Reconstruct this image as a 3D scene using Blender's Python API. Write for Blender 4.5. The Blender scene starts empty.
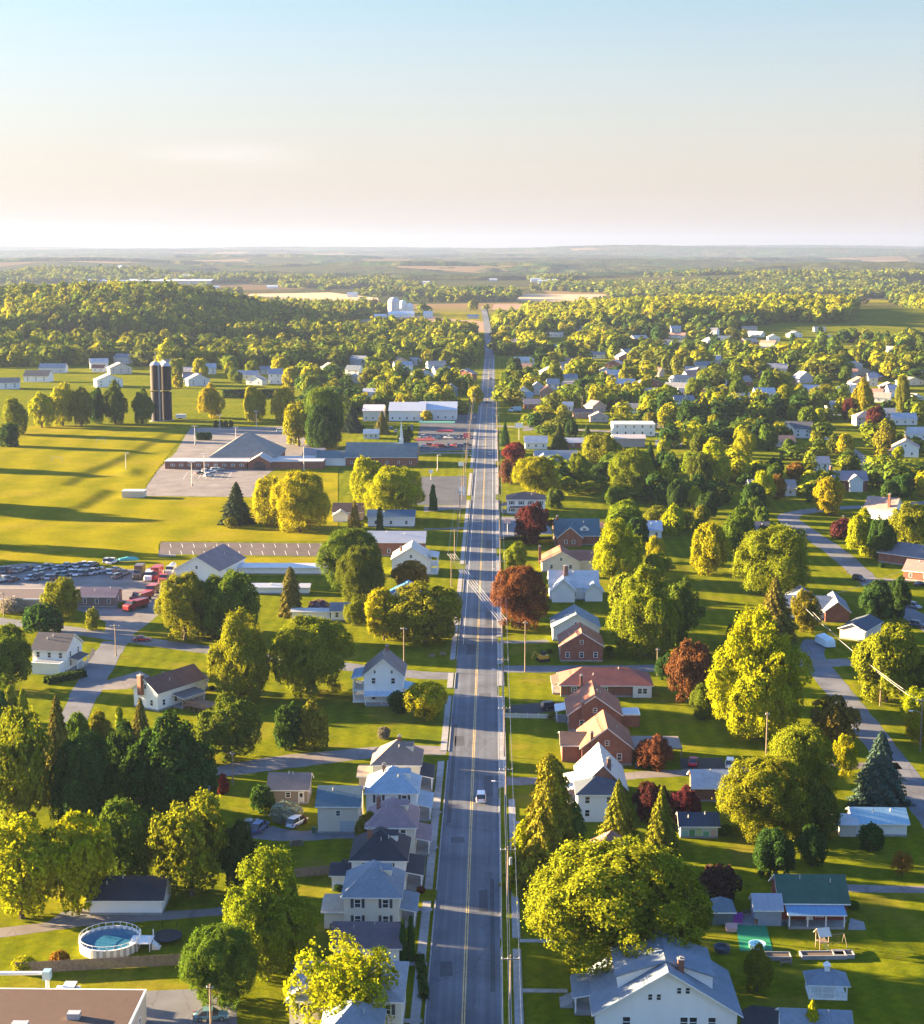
import bpy, math, random
import numpy as np
from mathutils import Vector, Matrix
R = math.radians
random.seed(7)
rng = np.random.default_rng(11)
scene = bpy.context.scene
COL = scene.collection

# ------------------------------------------------------------------ camera
IW, IH, FPX, HORIZON, VPX, CAM_H = 924, 1024, 1600.0, 250.0, 493.0, 100.0
PITCH = math.atan((IH / 2 - HORIZON) / FPX)
YAW = math.atan((VPX - IW / 2) * math.cos(PITCH) / FPX)
cam_data = bpy.data.cameras.new('camera')
cam = bpy.data.objects.new('camera', cam_data)
COL.objects.link(cam)
cam.location = (0, 0, CAM_H)
cam.rotation_euler = (math.pi / 2 - PITCH, 0, YAW)
cam_data.sensor_fit = 'HORIZONTAL'
cam_data.sensor_width = 36
cam_data.lens = 36 * FPX / IW
cam_data.clip_start = 1
cam_data.clip_end = 80000
scene.camera = cam

# ------------------------------------------------------------------ light
_wm = cam.rotation_euler.to_matrix()
CF_WISP = (_wm @ Vector(((222 - 462) / 1600, (512 - 157) / 1600, -1))).normalized()
SUN_EL, SUN_DIR = R(9.2), Vector((-1.0, 0.28, 0.0)).normalized()
SUN_STRENGTH, SKY_STRENGTH = 5.0, 0.05
EXPOSURE = 3.8
HAZE_DENSITY = 6.0e-5
world = bpy.data.worlds.new('World')
scene.world = world
world.use_nodes = True
wn, wl = world.node_tree.nodes, world.node_tree.links
wn.clear()
w_out = wn.new('ShaderNodeOutputWorld')
w_bg = wn.new('ShaderNodeBackground')
w_sky = wn.new('ShaderNodeTexSky')
w_sky.sky_type = 'NISHITA'
w_sky.sun_disc = False
w_sky.sun_elevation = SUN_EL
w_sky.sun_rotation = math.atan2(SUN_DIR.x, SUN_DIR.y)
w_sky.altitude = 200
w_sky.air_density = 1.0
w_sky.dust_density = 0.6
w_sky.ozone_density = 2.0
w_bg.inputs['Strength'].default_value = SKY_STRENGTH
# thin warm veil low in the sky and a few faint streaks of cirrus
w_tc = wn.new('ShaderNodeTexCoord')
w_sep = wn.new('ShaderNodeSeparateXYZ'); wl.new(w_tc.outputs['Generated'], w_sep.inputs[0])
w_mr = wn.new('ShaderNodeMapRange'); w_mr.inputs[1].default_value = 0.0; w_mr.inputs[2].default_value = 0.16
wl.new(w_sep.outputs[2], w_mr.inputs[0])
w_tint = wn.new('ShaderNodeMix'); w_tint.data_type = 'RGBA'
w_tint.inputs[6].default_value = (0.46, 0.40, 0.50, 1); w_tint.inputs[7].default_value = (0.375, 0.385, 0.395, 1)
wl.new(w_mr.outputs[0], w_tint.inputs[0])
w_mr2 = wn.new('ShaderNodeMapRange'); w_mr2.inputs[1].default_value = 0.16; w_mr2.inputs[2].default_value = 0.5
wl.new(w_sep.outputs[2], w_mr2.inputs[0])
w_t2 = wn.new('ShaderNodeMix'); w_t2.data_type = 'RGBA'; w_t2.inputs[7].default_value = (0.70, 0.79, 1.02, 1)  # dome above the view tinted bluer and brighter, added fill for shaded areas
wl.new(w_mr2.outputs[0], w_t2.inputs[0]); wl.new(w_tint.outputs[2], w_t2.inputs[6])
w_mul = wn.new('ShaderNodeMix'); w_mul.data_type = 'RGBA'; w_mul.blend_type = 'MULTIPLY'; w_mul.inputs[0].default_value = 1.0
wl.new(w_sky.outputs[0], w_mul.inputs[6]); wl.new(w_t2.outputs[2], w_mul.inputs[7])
w_mr3 = wn.new('ShaderNodeMapRange'); w_mr3.inputs[1].default_value = 0.0; w_mr3.inputs[2].default_value = 0.165; w_mr3.inputs[3].default_value = 1.0; w_mr3.inputs[4].default_value = 0.0
wl.new(w_sep.outputs[2], w_mr3.inputs[0])
w_veil = wn.new('ShaderNodeMix'); w_veil.data_type = 'RGBA'; w_veil.inputs[7].default_value = (1.06, 0.90, 0.755, 1)
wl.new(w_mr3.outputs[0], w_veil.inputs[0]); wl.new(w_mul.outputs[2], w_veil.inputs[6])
w_map = wn.new('ShaderNodeMapping'); w_map.inputs['Scale'].default_value = (7, 7, 75); wl.new(w_tc.outputs['Generated'], w_map.inputs[0])
w_ns = wn.new('ShaderNodeTexNoise'); w_ns.inputs['Scale'].default_value = 1.0; w_ns.inputs['Detail'].default_value = 6; wl.new(w_map.outputs[0], w_ns.inputs['Vector'])
w_cr = wn.new('ShaderNodeMapRange'); w_cr.inputs[1].default_value = 0.35; w_cr.inputs[2].default_value = 0.7; w_cr.inputs[4].default_value = 0.6
wl.new(w_ns.outputs[0], w_cr.inputs[0])
w_cl = wn.new('ShaderNodeMix'); w_cl.data_type = 'RGBA'; w_cl.inputs[7].default_value = (1.62, 1.52, 1.46, 1)
w_d = CF_WISP
w_sub = wn.new('ShaderNodeVectorMath'); w_sub.operation = 'SUBTRACT'; w_sub.inputs[1].default_value = w_d
wl.new(w_tc.outputs['Generated'], w_sub.inputs[0])
w_sc = wn.new('ShaderNodeVectorMath'); w_sc.operation = 'MULTIPLY'; w_sc.inputs[1].default_value = (16, 16, 90)
wl.new(w_sub.outputs[0], w_sc.inputs[0])
w_ln = wn.new('ShaderNodeVectorMath'); w_ln.operation = 'LENGTH'; wl.new(w_sc.outputs[0], w_ln.inputs[0])
w_mk = wn.new('ShaderNodeMapRange'); w_mk.inputs[1].default_value = 0.1; w_mk.inputs[2].default_value = 1.0; w_mk.inputs[3].default_value = 1.0; w_mk.inputs[4].default_value = 0.0
wl.new(w_ln.outputs['Value'], w_mk.inputs[0])
w_mm = wn.new('ShaderNodeMath'); w_mm.operation = 'MULTIPLY'; wl.new(w_cr.outputs[0], w_mm.inputs[0]); wl.new(w_mk.outputs[0], w_mm.inputs[1])
wl.new(w_mm.outputs[0], w_cl.inputs[0]); wl.new(w_veil.outputs[2], w_cl.inputs[6])
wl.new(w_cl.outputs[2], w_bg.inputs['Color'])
wl.new(w_bg.outputs[0], w_out.inputs['Surface'])

sun_data = bpy.data.lights.new('sun', 'SUN')
sun_data.energy = SUN_STRENGTH
sun_data.angle = R(0.5)
sun_data.color = (1.0, 0.71, 0.375)
sun = bpy.data.objects.new('sun', sun_data)
COL.objects.link(sun)
to_sun = Vector((SUN_DIR.x * math.cos(SUN_EL), SUN_DIR.y * math.cos(SUN_EL), math.sin(SUN_EL)))
sun.rotation_euler = to_sun.to_track_quat('Z', 'Y').to_euler()
sun.location = (-200, 300, 200)

vs = scene.view_settings
vs.view_transform = 'Standard'
vs.look = 'None'
vs.exposure = EXPOSURE
vs.gamma = 1
vs.use_curve_mapping = False
scene.cycles.max_bounces = 5
scene.cycles.diffuse_bounces = 2
scene.cycles.glossy_bounces = 2
scene.cycles.transmission_bounces = 2
scene.cycles.volume_bounces = 1
scene.cycles.transparent_max_bounces = 6
scene.cycles.use_denoising = True

# ------------------------------------------------------------------ projection helpers
_M = cam.rotation_euler.to_matrix()
CR, CU, CF = _M @ Vector((1, 0, 0)), _M @ Vector((0, 1, 0)), _M @ Vector((0, 0, -1))

def G(px, py, z=0.0):
    """world point at height z seen at a pixel of the photograph"""
    d = CF * FPX + CR * (px - IW / 2) - CU * (py - IH / 2)
    t = (z - CAM_H) / d.z
    return Vector((d.x * t, d.y * t, z))

def proj(p):
    v = Vector(p) - Vector((0, 0, CAM_H))
    k = FPX / v.dot(CF)
    return IW / 2 + v.dot(CR) * k, IH / 2 - v.dot(CU) * k

def scale_at(p):
    return FPX / (Vector(p) - Vector((0, 0, CAM_H))).dot(CF)

def height_to(p, ytop):
    """height of a vertical thing standing at p whose top is seen at row ytop"""
    lo, hi = 0.2, 80.0
    for _ in range(30):
        m = (lo + hi) / 2
        if proj((p[0], p[1], p[2] + m))[1] > ytop: lo = m
        else: hi = m
    return lo

def vnoise(x, y, seed=0):
    x = np.asarray(x, float); y = np.asarray(y, float)
    xi = np.floor(x).astype(np.int64); yi = np.floor(y).astype(np.int64)
    fx = x - xi; fy = y - yi
    fx = fx * fx * (3 - 2 * fx); fy = fy * fy * (3 - 2 * fy)
    def hsh(a, b):
        n = (a * 374761393 + b * 668265263 + seed * 1442695041) & 0x7fffffff
        n = ((n ^ (n >> 13)) * 1274126177) & 0x7fffffff
        return ((n ^ (n >> 16)) & 0xffff) / 65535.0
    return (hsh(xi, yi) * (1 - fx) * (1 - fy) + hsh(xi + 1, yi) * fx * (1 - fy)
            + hsh(xi, yi + 1) * (1 - fx) * fy + hsh(xi + 1, yi + 1) * fx * fy)

def fbm(x, y, seed=0, o=4):
    a, s, t = 0.5, 0.0, 0.0
    for k in range(o):
        s = s + a * vnoise(np.asarray(x) * 2 ** k, np.asarray(y) * 2 ** k, seed + k); t += a; a *= 0.55
    return s / t

# hills: cx, cy, sx, sy, height
HILLS = [(-410, 2050, 330, 380, 40), (-900, 2250, 350, 300, 30), (300, 2150, 420, 330, 20), (900, 2400, 500, 400, 14),
         (-1300, 5200, 900, 420, 34), (900, 4800, 800, 380, 30), (1700, 6300, 1000, 450, 46), (-300, 7000, 1100, 420, 40), (-2000, 7600, 900, 500, 54), (-1500, 9600, 1500, 700, 62), (700, 8200, 900, 380, 44), (1200, 9500, 1600, 800, 45), (-4000, 15000, 2500, 1500, 75),
         (-600, 16000, 2600, 1300, 60), (1500, 15500, 1300, 1300, 88), (3300, 15000, 1100, 1200, 84), (5600, 14500, 1500, 1300, 115),
         (100, 12000, 1500, 700, 55), (3400, 11500, 1500, 800, 60), (-2600, 12500, 1400, 700, 50),
         (-1600, 19000, 5000, 1200, 95), (4500, 20000, 3500, 1500, 110), (-6000, 21000, 2600, 1500, 100)]

def hill(x, y):
    z = np.zeros(np.shape(x)) if np.ndim(x) else 0.0
    for cx, cy, sx, sy, h in HILLS:
        e = np.exp(-(((x - cx) / sx) ** 2 + ((y - cy) / sy) ** 2)) - 0.06
        z = z + h * np.maximum(e, 0.0)
    z = z + (12 + 52 * fbm(np.asarray(x) / 2600 + 40, np.asarray(y) / 1700 + 7, 91, 3)) * np.clip((np.asarray(y) - 9000) / 11000, 0, 1) ** 1.3
    # the main road and the farm fields beside it lie on level ground
    m = np.clip(np.maximum((-np.asarray(x) - 250) / 150, (np.asarray(x) - 15) / 170), 0, 1)
    m = np.where(np.asarray(y) > 3400, 1.0, m)
    z = z * m
    return z if np.ndim(x) else float(z)

def GH(px, py):
    z = 0.0
    for _ in range(25):
        p = G(px, py, z)
        z = 0.6 * z + 0.4 * float(hill(p.x, p.y))
    return Vector((p.x, p.y, float(hill(p.x, p.y))))

# ------------------------------------------------------------------ materials
def nodes_of(name):
    m = bpy.data.materials.new(name)
    m.use_nodes = True
    nt = m.node_tree
    nt.nodes.clear()
    out = nt.nodes.new('ShaderNodeOutputMaterial')
    return m, nt, out

def math_node(nt, op, a, b=None, c=None, clamp=False):
    n = nt.nodes.new('ShaderNodeMath'); n.operation = op; n.use_clamp = clamp
    for i, v in enumerate((a, b, c)):
        if v is None: continue
        if hasattr(v, 'links') or hasattr(v, 'is_linked'): nt.links.new(v, n.inputs[i])
        else: n.inputs[i].default_value = v
    return n.outputs[0]

def mixc(nt, fac, a, b, mode='MIX'):
    n = nt.nodes.new('ShaderNodeMix'); n.data_type = 'RGBA'; n.blend_type = mode
    for sock, v in ((n.inputs[0], fac), (n.inputs[6], a), (n.inputs[7], b)):
        if hasattr(v, 'is_linked'): nt.links.new(v, sock)
        elif isinstance(v, (int, float)): sock.default_value = v
        else: sock.default_value = (*v[:3], 1)
    return n.outputs[2]

def noise(nt, vec, scale, detail=3, rough=0.55, dim='3D'):
    n = nt.nodes.new('ShaderNodeTexNoise'); n.noise_dimensions = dim
    n.inputs['Scale'].default_value = scale; n.inputs['Detail'].default_value = detail; n.inputs['Roughness'].default_value = rough
    if vec is not None: nt.links.new(vec, n.inputs['Vector'])
    return n.outputs[0]

def ramp(nt, fac, stops):
    n = nt.nodes.new('ShaderNodeValToRGB')
    el = n.color_ramp.elements
    while len(el) < len(stops): el.new(0.5)
    for e, (p, c) in zip(el, stops):
        e.position = p; e.color = (*c, 1) if len(c) == 3 else c
    nt.links.new(fac, n.inputs[0])
    return n.outputs[0]

def mapped(nt, vec, sc):
    n = nt.nodes.new('ShaderNodeMapping'); n.inputs['Scale'].default_value = sc
    nt.links.new(vec, n.inputs['Vector'])
    return n.outputs[0]

def principled(nt, out, color, rough=0.85, spec=0.2, metal=0.0):
    b = nt.nodes.new('ShaderNodeBsdfPrincipled')
    if hasattr(color, 'is_linked'): nt.links.new(color, b.inputs['Base Color'])
    else: b.inputs['Base Color'].default_value = (*color, 1)
    b.inputs['Roughness'].default_value = rough
    b.inputs['Specular IOR Level'].default_value = spec
    b.inputs['Metallic'].default_value = metal
    nt.links.new(b.outputs[0], out.inputs['Surface'])
    return b

def pos(nt): return nt.nodes.new('ShaderNodeNewGeometry').outputs['Position']
def objcoord(nt): return nt.nodes.new('ShaderNodeTexCoord').outputs['Object']
def objcolor(nt): return nt.nodes.new('ShaderNodeObjectInfo').outputs['Color']

def mat_tinted(name, rough=0.8, spec=0.25, ns=1.2, amt=0.16, streak=False, metal=0.0, lines=None):
    """surface in the object's own colour with weathering noise"""
    m, nt, out = nodes_of(name)
    oc = objcoord(nt)
    n1 = noise(nt, mapped(nt, oc, (1, 1, 0.25)) if streak else oc, ns, 4)
    n2 = noise(nt, oc, ns * 7, 2)
    v = math_node(nt, 'ADD', math_node(nt, 'MULTIPLY', math_node(nt, 'SUBTRACT', n1, 0.5), amt * 3), 1.0)
    v = math_node(nt, 'ADD', v, math_node(nt, 'MULTIPLY', math_node(nt, 'SUBTRACT', n2, 0.5), amt * 1.6))
    if lines:
        w = nt.nodes.new('ShaderNodeSeparateXYZ'); nt.links.new(oc, w.inputs[0])
        s = w.outputs[lines[0]]
        f = math_node(nt, 'FRACT', math_node(nt, 'DIVIDE', s, lines[1]))
        v = math_node(nt, 'SUBTRACT', v, math_node(nt, 'MULTIPLY', math_node(nt, 'LESS_THAN', f, 0.14), lines[2]))
    vm = nt.nodes.new('ShaderNodeVectorMath'); vm.operation = 'SCALE'
    nt.links.new(objcolor(nt), vm.inputs[0]); nt.links.new(v, vm.inputs['Scale'])
    principled(nt, out, vm.outputs[0], rough, spec, metal)
    return m

def mat_plain(name, c, rough=0.7, spec=0.3, metal=0.0, amt=0.12, ns=2.0):
    m, nt, out = nodes_of(name)
    n1 = noise(nt, objcoord(nt), ns, 4)
    lo = tuple(x * (1 - amt) for x in c); hi = tuple(min(1, x * (1 + amt)) for x in c)
    principled(nt, out, ramp(nt, n1, [(0.3, lo), (0.7, hi)]), rough, spec, metal)
    return m

def mat_brick():
    m, nt, out = nodes_of('brick_wall')
    oc = objcoord(nt)
    sx = nt.nodes.new('ShaderNodeSeparateXYZ'); nt.links.new(oc, sx.inputs[0])
    cb = nt.nodes.new('ShaderNodeCombineXYZ')
    nt.links.new(math_node(nt, 'ADD', sx.outputs[0], sx.outputs[1]), cb.inputs[0]); nt.links.new(sx.outputs[2], cb.inputs[1])
    b = nt.nodes.new('ShaderNodeTexBrick'); nt.links.new(cb.outputs[0], b.inputs['Vector'])
    b.inputs['Scale'].default_value = 2.2; b.inputs['Mortar Size'].default_value = 0.03
    b.inputs['Color1'].default_value = (1.0, 1.0, 1.0, 1); b.inputs['Color2'].default_value = (0.7, 0.68, 0.66, 1); b.inputs['Mortar'].default_value = (1.25, 1.3, 1.35, 1)
    c = mixc(nt, 1.0, objcolor(nt), b.outputs[0], 'MULTIPLY')
    n1 = noise(nt, oc, 0.8, 4)
    c = mixc(nt, 0.35, c, ramp(nt, n1, [(0.3, (0.10, 0.05, 0.04)), (0.7, (0.30, 0.15, 0.10))]))
    principled(nt, out, c, 0.9, 0.15)
    return m

def mat_shingle():
    m, nt, out = nodes_of('roof_shingle')
    oc = objcoord(nt)
    n1 = noise(nt, oc, 0.35, 3); n2 = noise(nt, mapped(nt, oc, (3, 3, 5)), 1.5, 3)
    n3 = noise(nt, oc, 9, 2)
    n4 = noise(nt, mapped(nt, oc, (1.6, 1.6, .22)), 1.3, 4)
    v = math_node(nt, 'ADD', -0.02, math_node(nt, 'MULTIPLY', n1, 0.65))
    v = math_node(nt, 'ADD', v, math_node(nt, 'MULTIPLY', n4, 0.5))
    v = math_node(nt, 'ADD', v, math_node(nt, 'MULTIPLY', n2, 0.5))
    v = math_node(nt, 'ADD', v, math_node(nt, 'MULTIPLY', n3, 0.45))
    vm = nt.nodes.new('ShaderNodeVectorMath'); vm.operation = 'SCALE'
    nt.links.new(objcolor(nt), vm.inputs[0]); nt.links.new(v, vm.inputs['Scale'])
    b = principled(nt, out, vm.outputs[0], 0.85, 0.25)
    bp = nt.nodes.new('ShaderNodeBump'); bp.inputs['Strength'].default_value = 0.3; bp.inputs['Distance'].default_value = 0.05
    nt.links.new(n3, bp.inputs['Height']); nt.links.new(bp.outputs[0], b.inputs['Normal'])
    return m

def mat_foliage(name, attr=None, trans=0.32):
    m, nt, out = nodes_of(name)
    oc = objcoord(nt)
    if attr:
        a = nt.nodes.new('ShaderNodeAttribute'); a.attribute_name = attr; c = a.outputs['Color']
    else: c = objcolor(nt)
    g = nt.nodes.new('ShaderNodeNewGeometry')
    rnd = g.outputs['Random Per Island']
    n1 = noise(nt, oc if not attr else pos(nt), 4.5 if not attr else 0.15, 2)
    v = math_node(nt, 'ADD', 0.60 if not attr else .8, math_node(nt, 'MULTIPLY', rnd, 0.7 if not attr else .4))
    v = math_node(nt, 'MULTIPLY', v, math_node(nt, 'ADD', 0.62, math_node(nt, 'MULTIPLY', n1, 0.76)))
    hs = nt.nodes.new('ShaderNodeHueSaturation')
    nt.links.new(c, hs.inputs['Color']); nt.links.new(v, hs.inputs['Value'])
    nt.links.new(math_node(nt, 'ADD', 0.475, math_node(nt, 'MULTIPLY', math_node(nt, 'ADD', rnd, n1), 0.025)), hs.inputs['Hue'])
    d = nt.nodes.new('ShaderNodeBsdfDiffuse'); t = nt.nodes.new('ShaderNodeBsdfTranslucent')
    nt.links.new(hs.outputs[0], d.inputs['Color'])
    nt.links.new(mixc(nt, 1.0, hs.outputs[0], (1.15, 1.1, 0.55), 'MULTIPLY'), t.inputs['Color'])
    mx = nt.nodes.new('ShaderNodeMixShader'); mx.inputs[0].default_value = trans
    nt.links.new(d.outputs[0], mx.inputs[1]); nt.links.new(t.outputs[0], mx.inputs[2])
    nt.links.new(mx.outputs[0], out.inputs['Surface'])
    return m

def grass_surface(nt, out, col, p):
    """turf: half of it upright blades that catch and pass low light, half the flat sward"""
    nn = nt.nodes.new('ShaderNodeTexNoise'); nn.inputs['Scale'].default_value = 5.0; nn.inputs['Detail'].default_value = 2
    nt.links.new(p, nn.inputs['Vector'])
    sub = nt.nodes.new('ShaderNodeVectorMath'); sub.operation = 'SUBTRACT'; sub.inputs[1].default_value = (.5, .5, .5)
    nt.links.new(nn.outputs['Color'], sub.inputs[0])
    mul = nt.nodes.new('ShaderNodeVectorMath'); mul.operation = 'MULTIPLY'; mul.inputs[1].default_value = (6, 6, 0)
    nt.links.new(sub.outputs[0], mul.inputs[0])
    outs = []
    for sg in (1, -1):
        sc = nt.nodes.new('ShaderNodeVectorMath'); sc.operation = 'SCALE'; sc.inputs['Scale'].default_value = sg
        ad = nt.nodes.new('ShaderNodeVectorMath'); ad.operation = 'ADD'; ad.inputs[1].default_value = (0, 0, .12)
        no = nt.nodes.new('ShaderNodeVectorMath'); no.operation = 'NORMALIZE'
        nt.links.new(mul.outputs[0], sc.inputs[0]); nt.links.new(sc.outputs[0], ad.inputs[0]); nt.links.new(ad.outputs[0], no.inputs[0])
        d = nt.nodes.new('ShaderNodeBsdfDiffuse'); nt.links.new(no.outputs[0], d.inputs['Normal'])
        nt.links.new(col if sg > 0 else mixc(nt, 1.0, col, (1.2, 1.1, .6), 'MULTIPLY'), d.inputs['Color']); outs.append(d)
    d0 = nt.nodes.new('ShaderNodeBsdfDiffuse'); nt.links.new(col, d0.inputs['Color'])
    m1 = nt.nodes.new('ShaderNodeMixShader'); m2 = nt.nodes.new('ShaderNodeMixShader'); m1.inputs[0].default_value = .5; m2.inputs[0].default_value = .14
    nt.links.new(outs[0].outputs[0], m1.inputs[1]); nt.links.new(outs[1].outputs[0], m1.inputs[2])
    nt.links.new(m1.outputs[0], m2.inputs[1]); nt.links.new(d0.outputs[0], m2.inputs[2]); nt.links.new(m2.outputs[0], out.inputs['Surface'])

def mat_ground():
    m, nt, out = nodes_of('ground_turf')
    p = pos(nt)
    n1 = noise(nt, p, 0.02, 3); n2 = noise(nt, p, 0.18, 4); n3 = noise(nt, p, 2.2, 2)
    lawn = ramp(nt, n2, [(0.22, (0.130, 0.170, 0.013)), (0.5, (0.205, 0.235, 0.011)), (0.8, (0.275, 0.275, 0.018))])
    lawn = mixc(nt, ramp(nt, n1, [(.35, (0, 0, 0)), (.65, (.6, .6, .6))]), lawn, (0.140, 0.190, 0.013))
    n6 = noise(nt, p, .7, 4, .7)
    lawn = mixc(nt, .8, lawn, ramp(nt, n6, [(.3, (.62, .68, .6)), (.5, (1, 1, 1)), (.7, (1.35, 1.25, 1.1))]), 'MULTIPLY')
    lawn = mixc(nt, 0.55, lawn, mixc(nt, n3, (0.55, 0.6, 0.5), (1.35, 1.35, 1.25)), 'MULTIPLY')
    lawn = mixc(nt, math_node(nt, 'MULTIPLY', math_node(nt, 'GREATER_THAN', noise(nt, p, 0.33, 4, 0.7), 0.665), 0.5), lawn, (0.17, 0.13, 0.07))
    w = nt.nodes.new('ShaderNodeTexWave'); w.inputs['Scale'].default_value = .22; w.inputs['Distortion'].default_value = 2.5; w.inputs['Detail Scale'].default_value = .3
    nt.links.new(mapped(nt, p, (.35, 1, 0)), w.inputs['Vector'])
    lawn = mixc(nt, .8, lawn, mixc(nt, w.outputs['Fac'], (.86, .88, .86), (1.12, 1.12, 1.1)), 'MULTIPLY')
    n5 = noise(nt, p, .055, 5, .65)
    lawn = mixc(nt, ramp(nt, n5, [(.54, (0, 0, 0)), (.66, (.55, .55, .55))]), lawn, (.30, .25, .05))
    lawn = mixc(nt, ramp(nt, n5, [(.34, (.5, .5, .5)), (.45, (0, 0, 0))]), lawn, (.085, .14, .016))
    vo = nt.nodes.new('ShaderNodeTexVoronoi'); vo.inputs['Scale'].default_value = 1.0
    nt.links.new(mapped(nt, p, (1 / 330, 1 / 520, 0)), vo.inputs['Vector'])
    sv = nt.nodes.new('ShaderNodeSeparateColor'); nt.links.new(vo.outputs['Color'], sv.inputs[0])
    rp = nt.nodes.new('ShaderNodeValToRGB'); rp.color_ramp.interpolation = 'CONSTANT'
    el = rp.color_ramp.elements
    pal = [(0, (0.075, 0.085, 0.035)), (0.24, (0.10, 0.10, 0.045)), (0.40, (0.055, 0.075, 0.03)), (0.58, (0.27, 0.20, 0.13)), (0.72, (0.085, 0.095, 0.035)), (0.86, (0.19, 0.14, 0.10))]
    while len(el) < len(pal): el.new(0.9)
    for e, (q, c) in zip(el, pal): e.position = q; e.color = (*c, 1)
    nt.links.new(sv.outputs[0], rp.inputs[0])
    sx = nt.nodes.new('ShaderNodeSeparateXYZ'); nt.links.new(p, sx.inputs[0])
    far = nt.nodes.new('ShaderNodeMapRange'); far.inputs[1].default_value = 2500; far.inputs[2].default_value = 2900
    nt.links.new(sx.outputs[1], far.inputs[0])
    c = mixc(nt, far.outputs[0], lawn, rp.outputs[0])
    grass_surface(nt, out, c, p)
    return m

def mat_field(name, c1, c2, sc=(0.02, 0.3, 0.1), rows=0.4):
    m, nt, out = nodes_of(name)
    p = pos(nt)
    n1 = noise(nt, mapped(nt, p, sc), 1.0, 4); n2 = noise(nt, p, 0.05, 4)
    c = ramp(nt, math_node(nt, 'ADD', math_node(nt, 'MULTIPLY', n1, 0.5), math_node(nt, 'MULTIPLY', n2, 0.5)), [(0.35, c1), (0.65, c2)])
    if name == 'meadow':
        w = nt.nodes.new('ShaderNodeTexWave'); w.inputs['Scale'].default_value = .06; w.inputs['Distortion'].default_value = 6; w.inputs['Detail'].default_value = 3; w.inputs['Detail Scale'].default_value = .4
        nt.links.new(mapped(nt, p, (.25, 1, 0)), w.inputs['Vector'])
        c = mixc(nt, .9, c, mixc(nt, w.outputs['Fac'], (.82, .86, .82), (1.14, 1.1, 1.1)), 'MULTIPLY')
        c = mixc(nt, ramp(nt, noise(nt, p, .03, 5, .65), [(.52, (0, 0, 0)), (.68, (.6, .6, .6))]), c, (.36, .29, .05))
        c = mixc(nt, .7, c, ramp(nt, noise(nt, p, .5, 4, .7), [(.3, (.70, .76, .7)), (.5, (1, 1, 1)), (.7, (1.25, 1.18, 1.1))]), 'MULTIPLY')
        grass_surface(nt, out, c, p)
    else: principled(nt, out, c, 0.95, 0.1)
    return m

def mat_asphalt(name, c, lanes=False, patch=0.35):
    m, nt, out = nodes_of(name)
    p = pos(nt)
    n1 = noise(nt, p, 0.12, 4); n2 = noise(nt, p, 5.0, 2)
    lo = tuple(x * 0.75 for x in c); hi = tuple(x * 1.3 for x in c)
    col = ramp(nt, n1, [(0.3, lo), (0.7, hi)])
    col = mixc(nt, 0.4, col, mixc(nt, n2, (0.6, 0.6, 0.6), (1.4, 1.4, 1.4)), 'MULTIPLY')
    # tar-sealed cracks and dark patches
    vo = nt.nodes.new('ShaderNodeTexVoronoi'); vo.feature = 'DISTANCE_TO_EDGE'; vo.inputs['Scale'].default_value = 1.0
    wob = nt.nodes.new('ShaderNodeVectorMath'); wob.operation = 'ADD'
    nn = nt.nodes.new('ShaderNodeTexNoise'); nn.inputs['Scale'].default_value = 0.35; nt.links.new(p, nn.inputs['Vector'])
    sc = nt.nodes.new('ShaderNodeVectorMath'); sc.operation = 'SCALE'; sc.inputs['Scale'].default_value = 3.0
    nt.links.new(nn.outputs['Color'], sc.inputs[0]); nt.links.new(p, wob.inputs[0]); nt.links.new(sc.outputs[0], wob.inputs[1])
    nt.links.new(mapped(nt, wob.outputs[0], (0.16, 0.05, 0)), vo.inputs['Vector'])
    crack = math_node(nt, 'LESS_THAN', vo.outputs['Distance'], 0.012)
    col = mixc(nt, math_node(nt, 'MULTIPLY', crack, 0.32), col, tuple(x * 0.35 for x in c))
    if lanes:
        ln = noise(nt, mapped(nt, p, (0.9, 0.004, 0)), 1.0, 3, 0.6)
        col = mixc(nt, 0.75, col, ramp(nt, ln, [(0.3, (0.62, 0.62, 0.64)), (0.5, (0.95, 0.95, 0.95)), (0.68, (1.4, 1.38, 1.36))]), 'MULTIPLY')
    principled(nt, out, col, 0.8, 0.3)
    return m

M = {}
M['siding'] = mat_tinted('siding', 0.7, 0.25, 0.7, 0.06, True)
M['brick'] = mat_brick()
M['shingle'] = mat_shingle()
M['metal_roof'] = mat_tinted('metal_roof', 0.45, 0.5, 0.5, 0.08, lines=(0, 0.9, 0.12))
M['trim'] = mat_plain('white_trim', (0.72, 0.72, 0.70), 0.6)
M['glass'] = mat_plain('window_glass', (0.025, 0.032, 0.042), 0.08, 0.6)
M['paint'] = mat_tinted('painted_metal', 0.3, 0.5, 0.8, 0.03)
M['tint'] = mat_tinted('painted_wood', 0.75, 0.25, 1.0, 0.12)
M['concrete'] = mat_plain('concrete', (0.25, 0.25, 0.25), 0.9, 0.2, amt=0.2, ns=0.8)
M['asphalt'] = mat_asphalt('asphalt', (0.084, 0.098, 0.122), True)
M['asphalt_side'] = mat_asphalt('asphalt_worn', (0.11, 0.117, 0.132))
M['asphalt_new'] = mat_asphalt('asphalt_new', (0.03, 0.031, 0.034))
M['gravel'] = mat_asphalt('gravel', (0.150, 0.135, 0.128))
M['asphalt_brown'] = mat_asphalt('asphalt_brown', (0.072, 0.056, 0.055))
M['asphalt_dark'] = mat_asphalt('asphalt_dark', (0.048, 0.054, 0.066))
M['yellow'] = mat_plain('yellow_paint', (0.50, 0.36, 0.12), 0.7, amt=0.3, ns=0.7)
M['white'] = mat_plain('white_paint', (0.55, 0.55, 0.53), 0.7, amt=0.3, ns=0.7)
M['wood'] = mat_plain('weathered_wood', (0.20, 0.155, 0.115), 0.9, amt=0.3)
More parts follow.
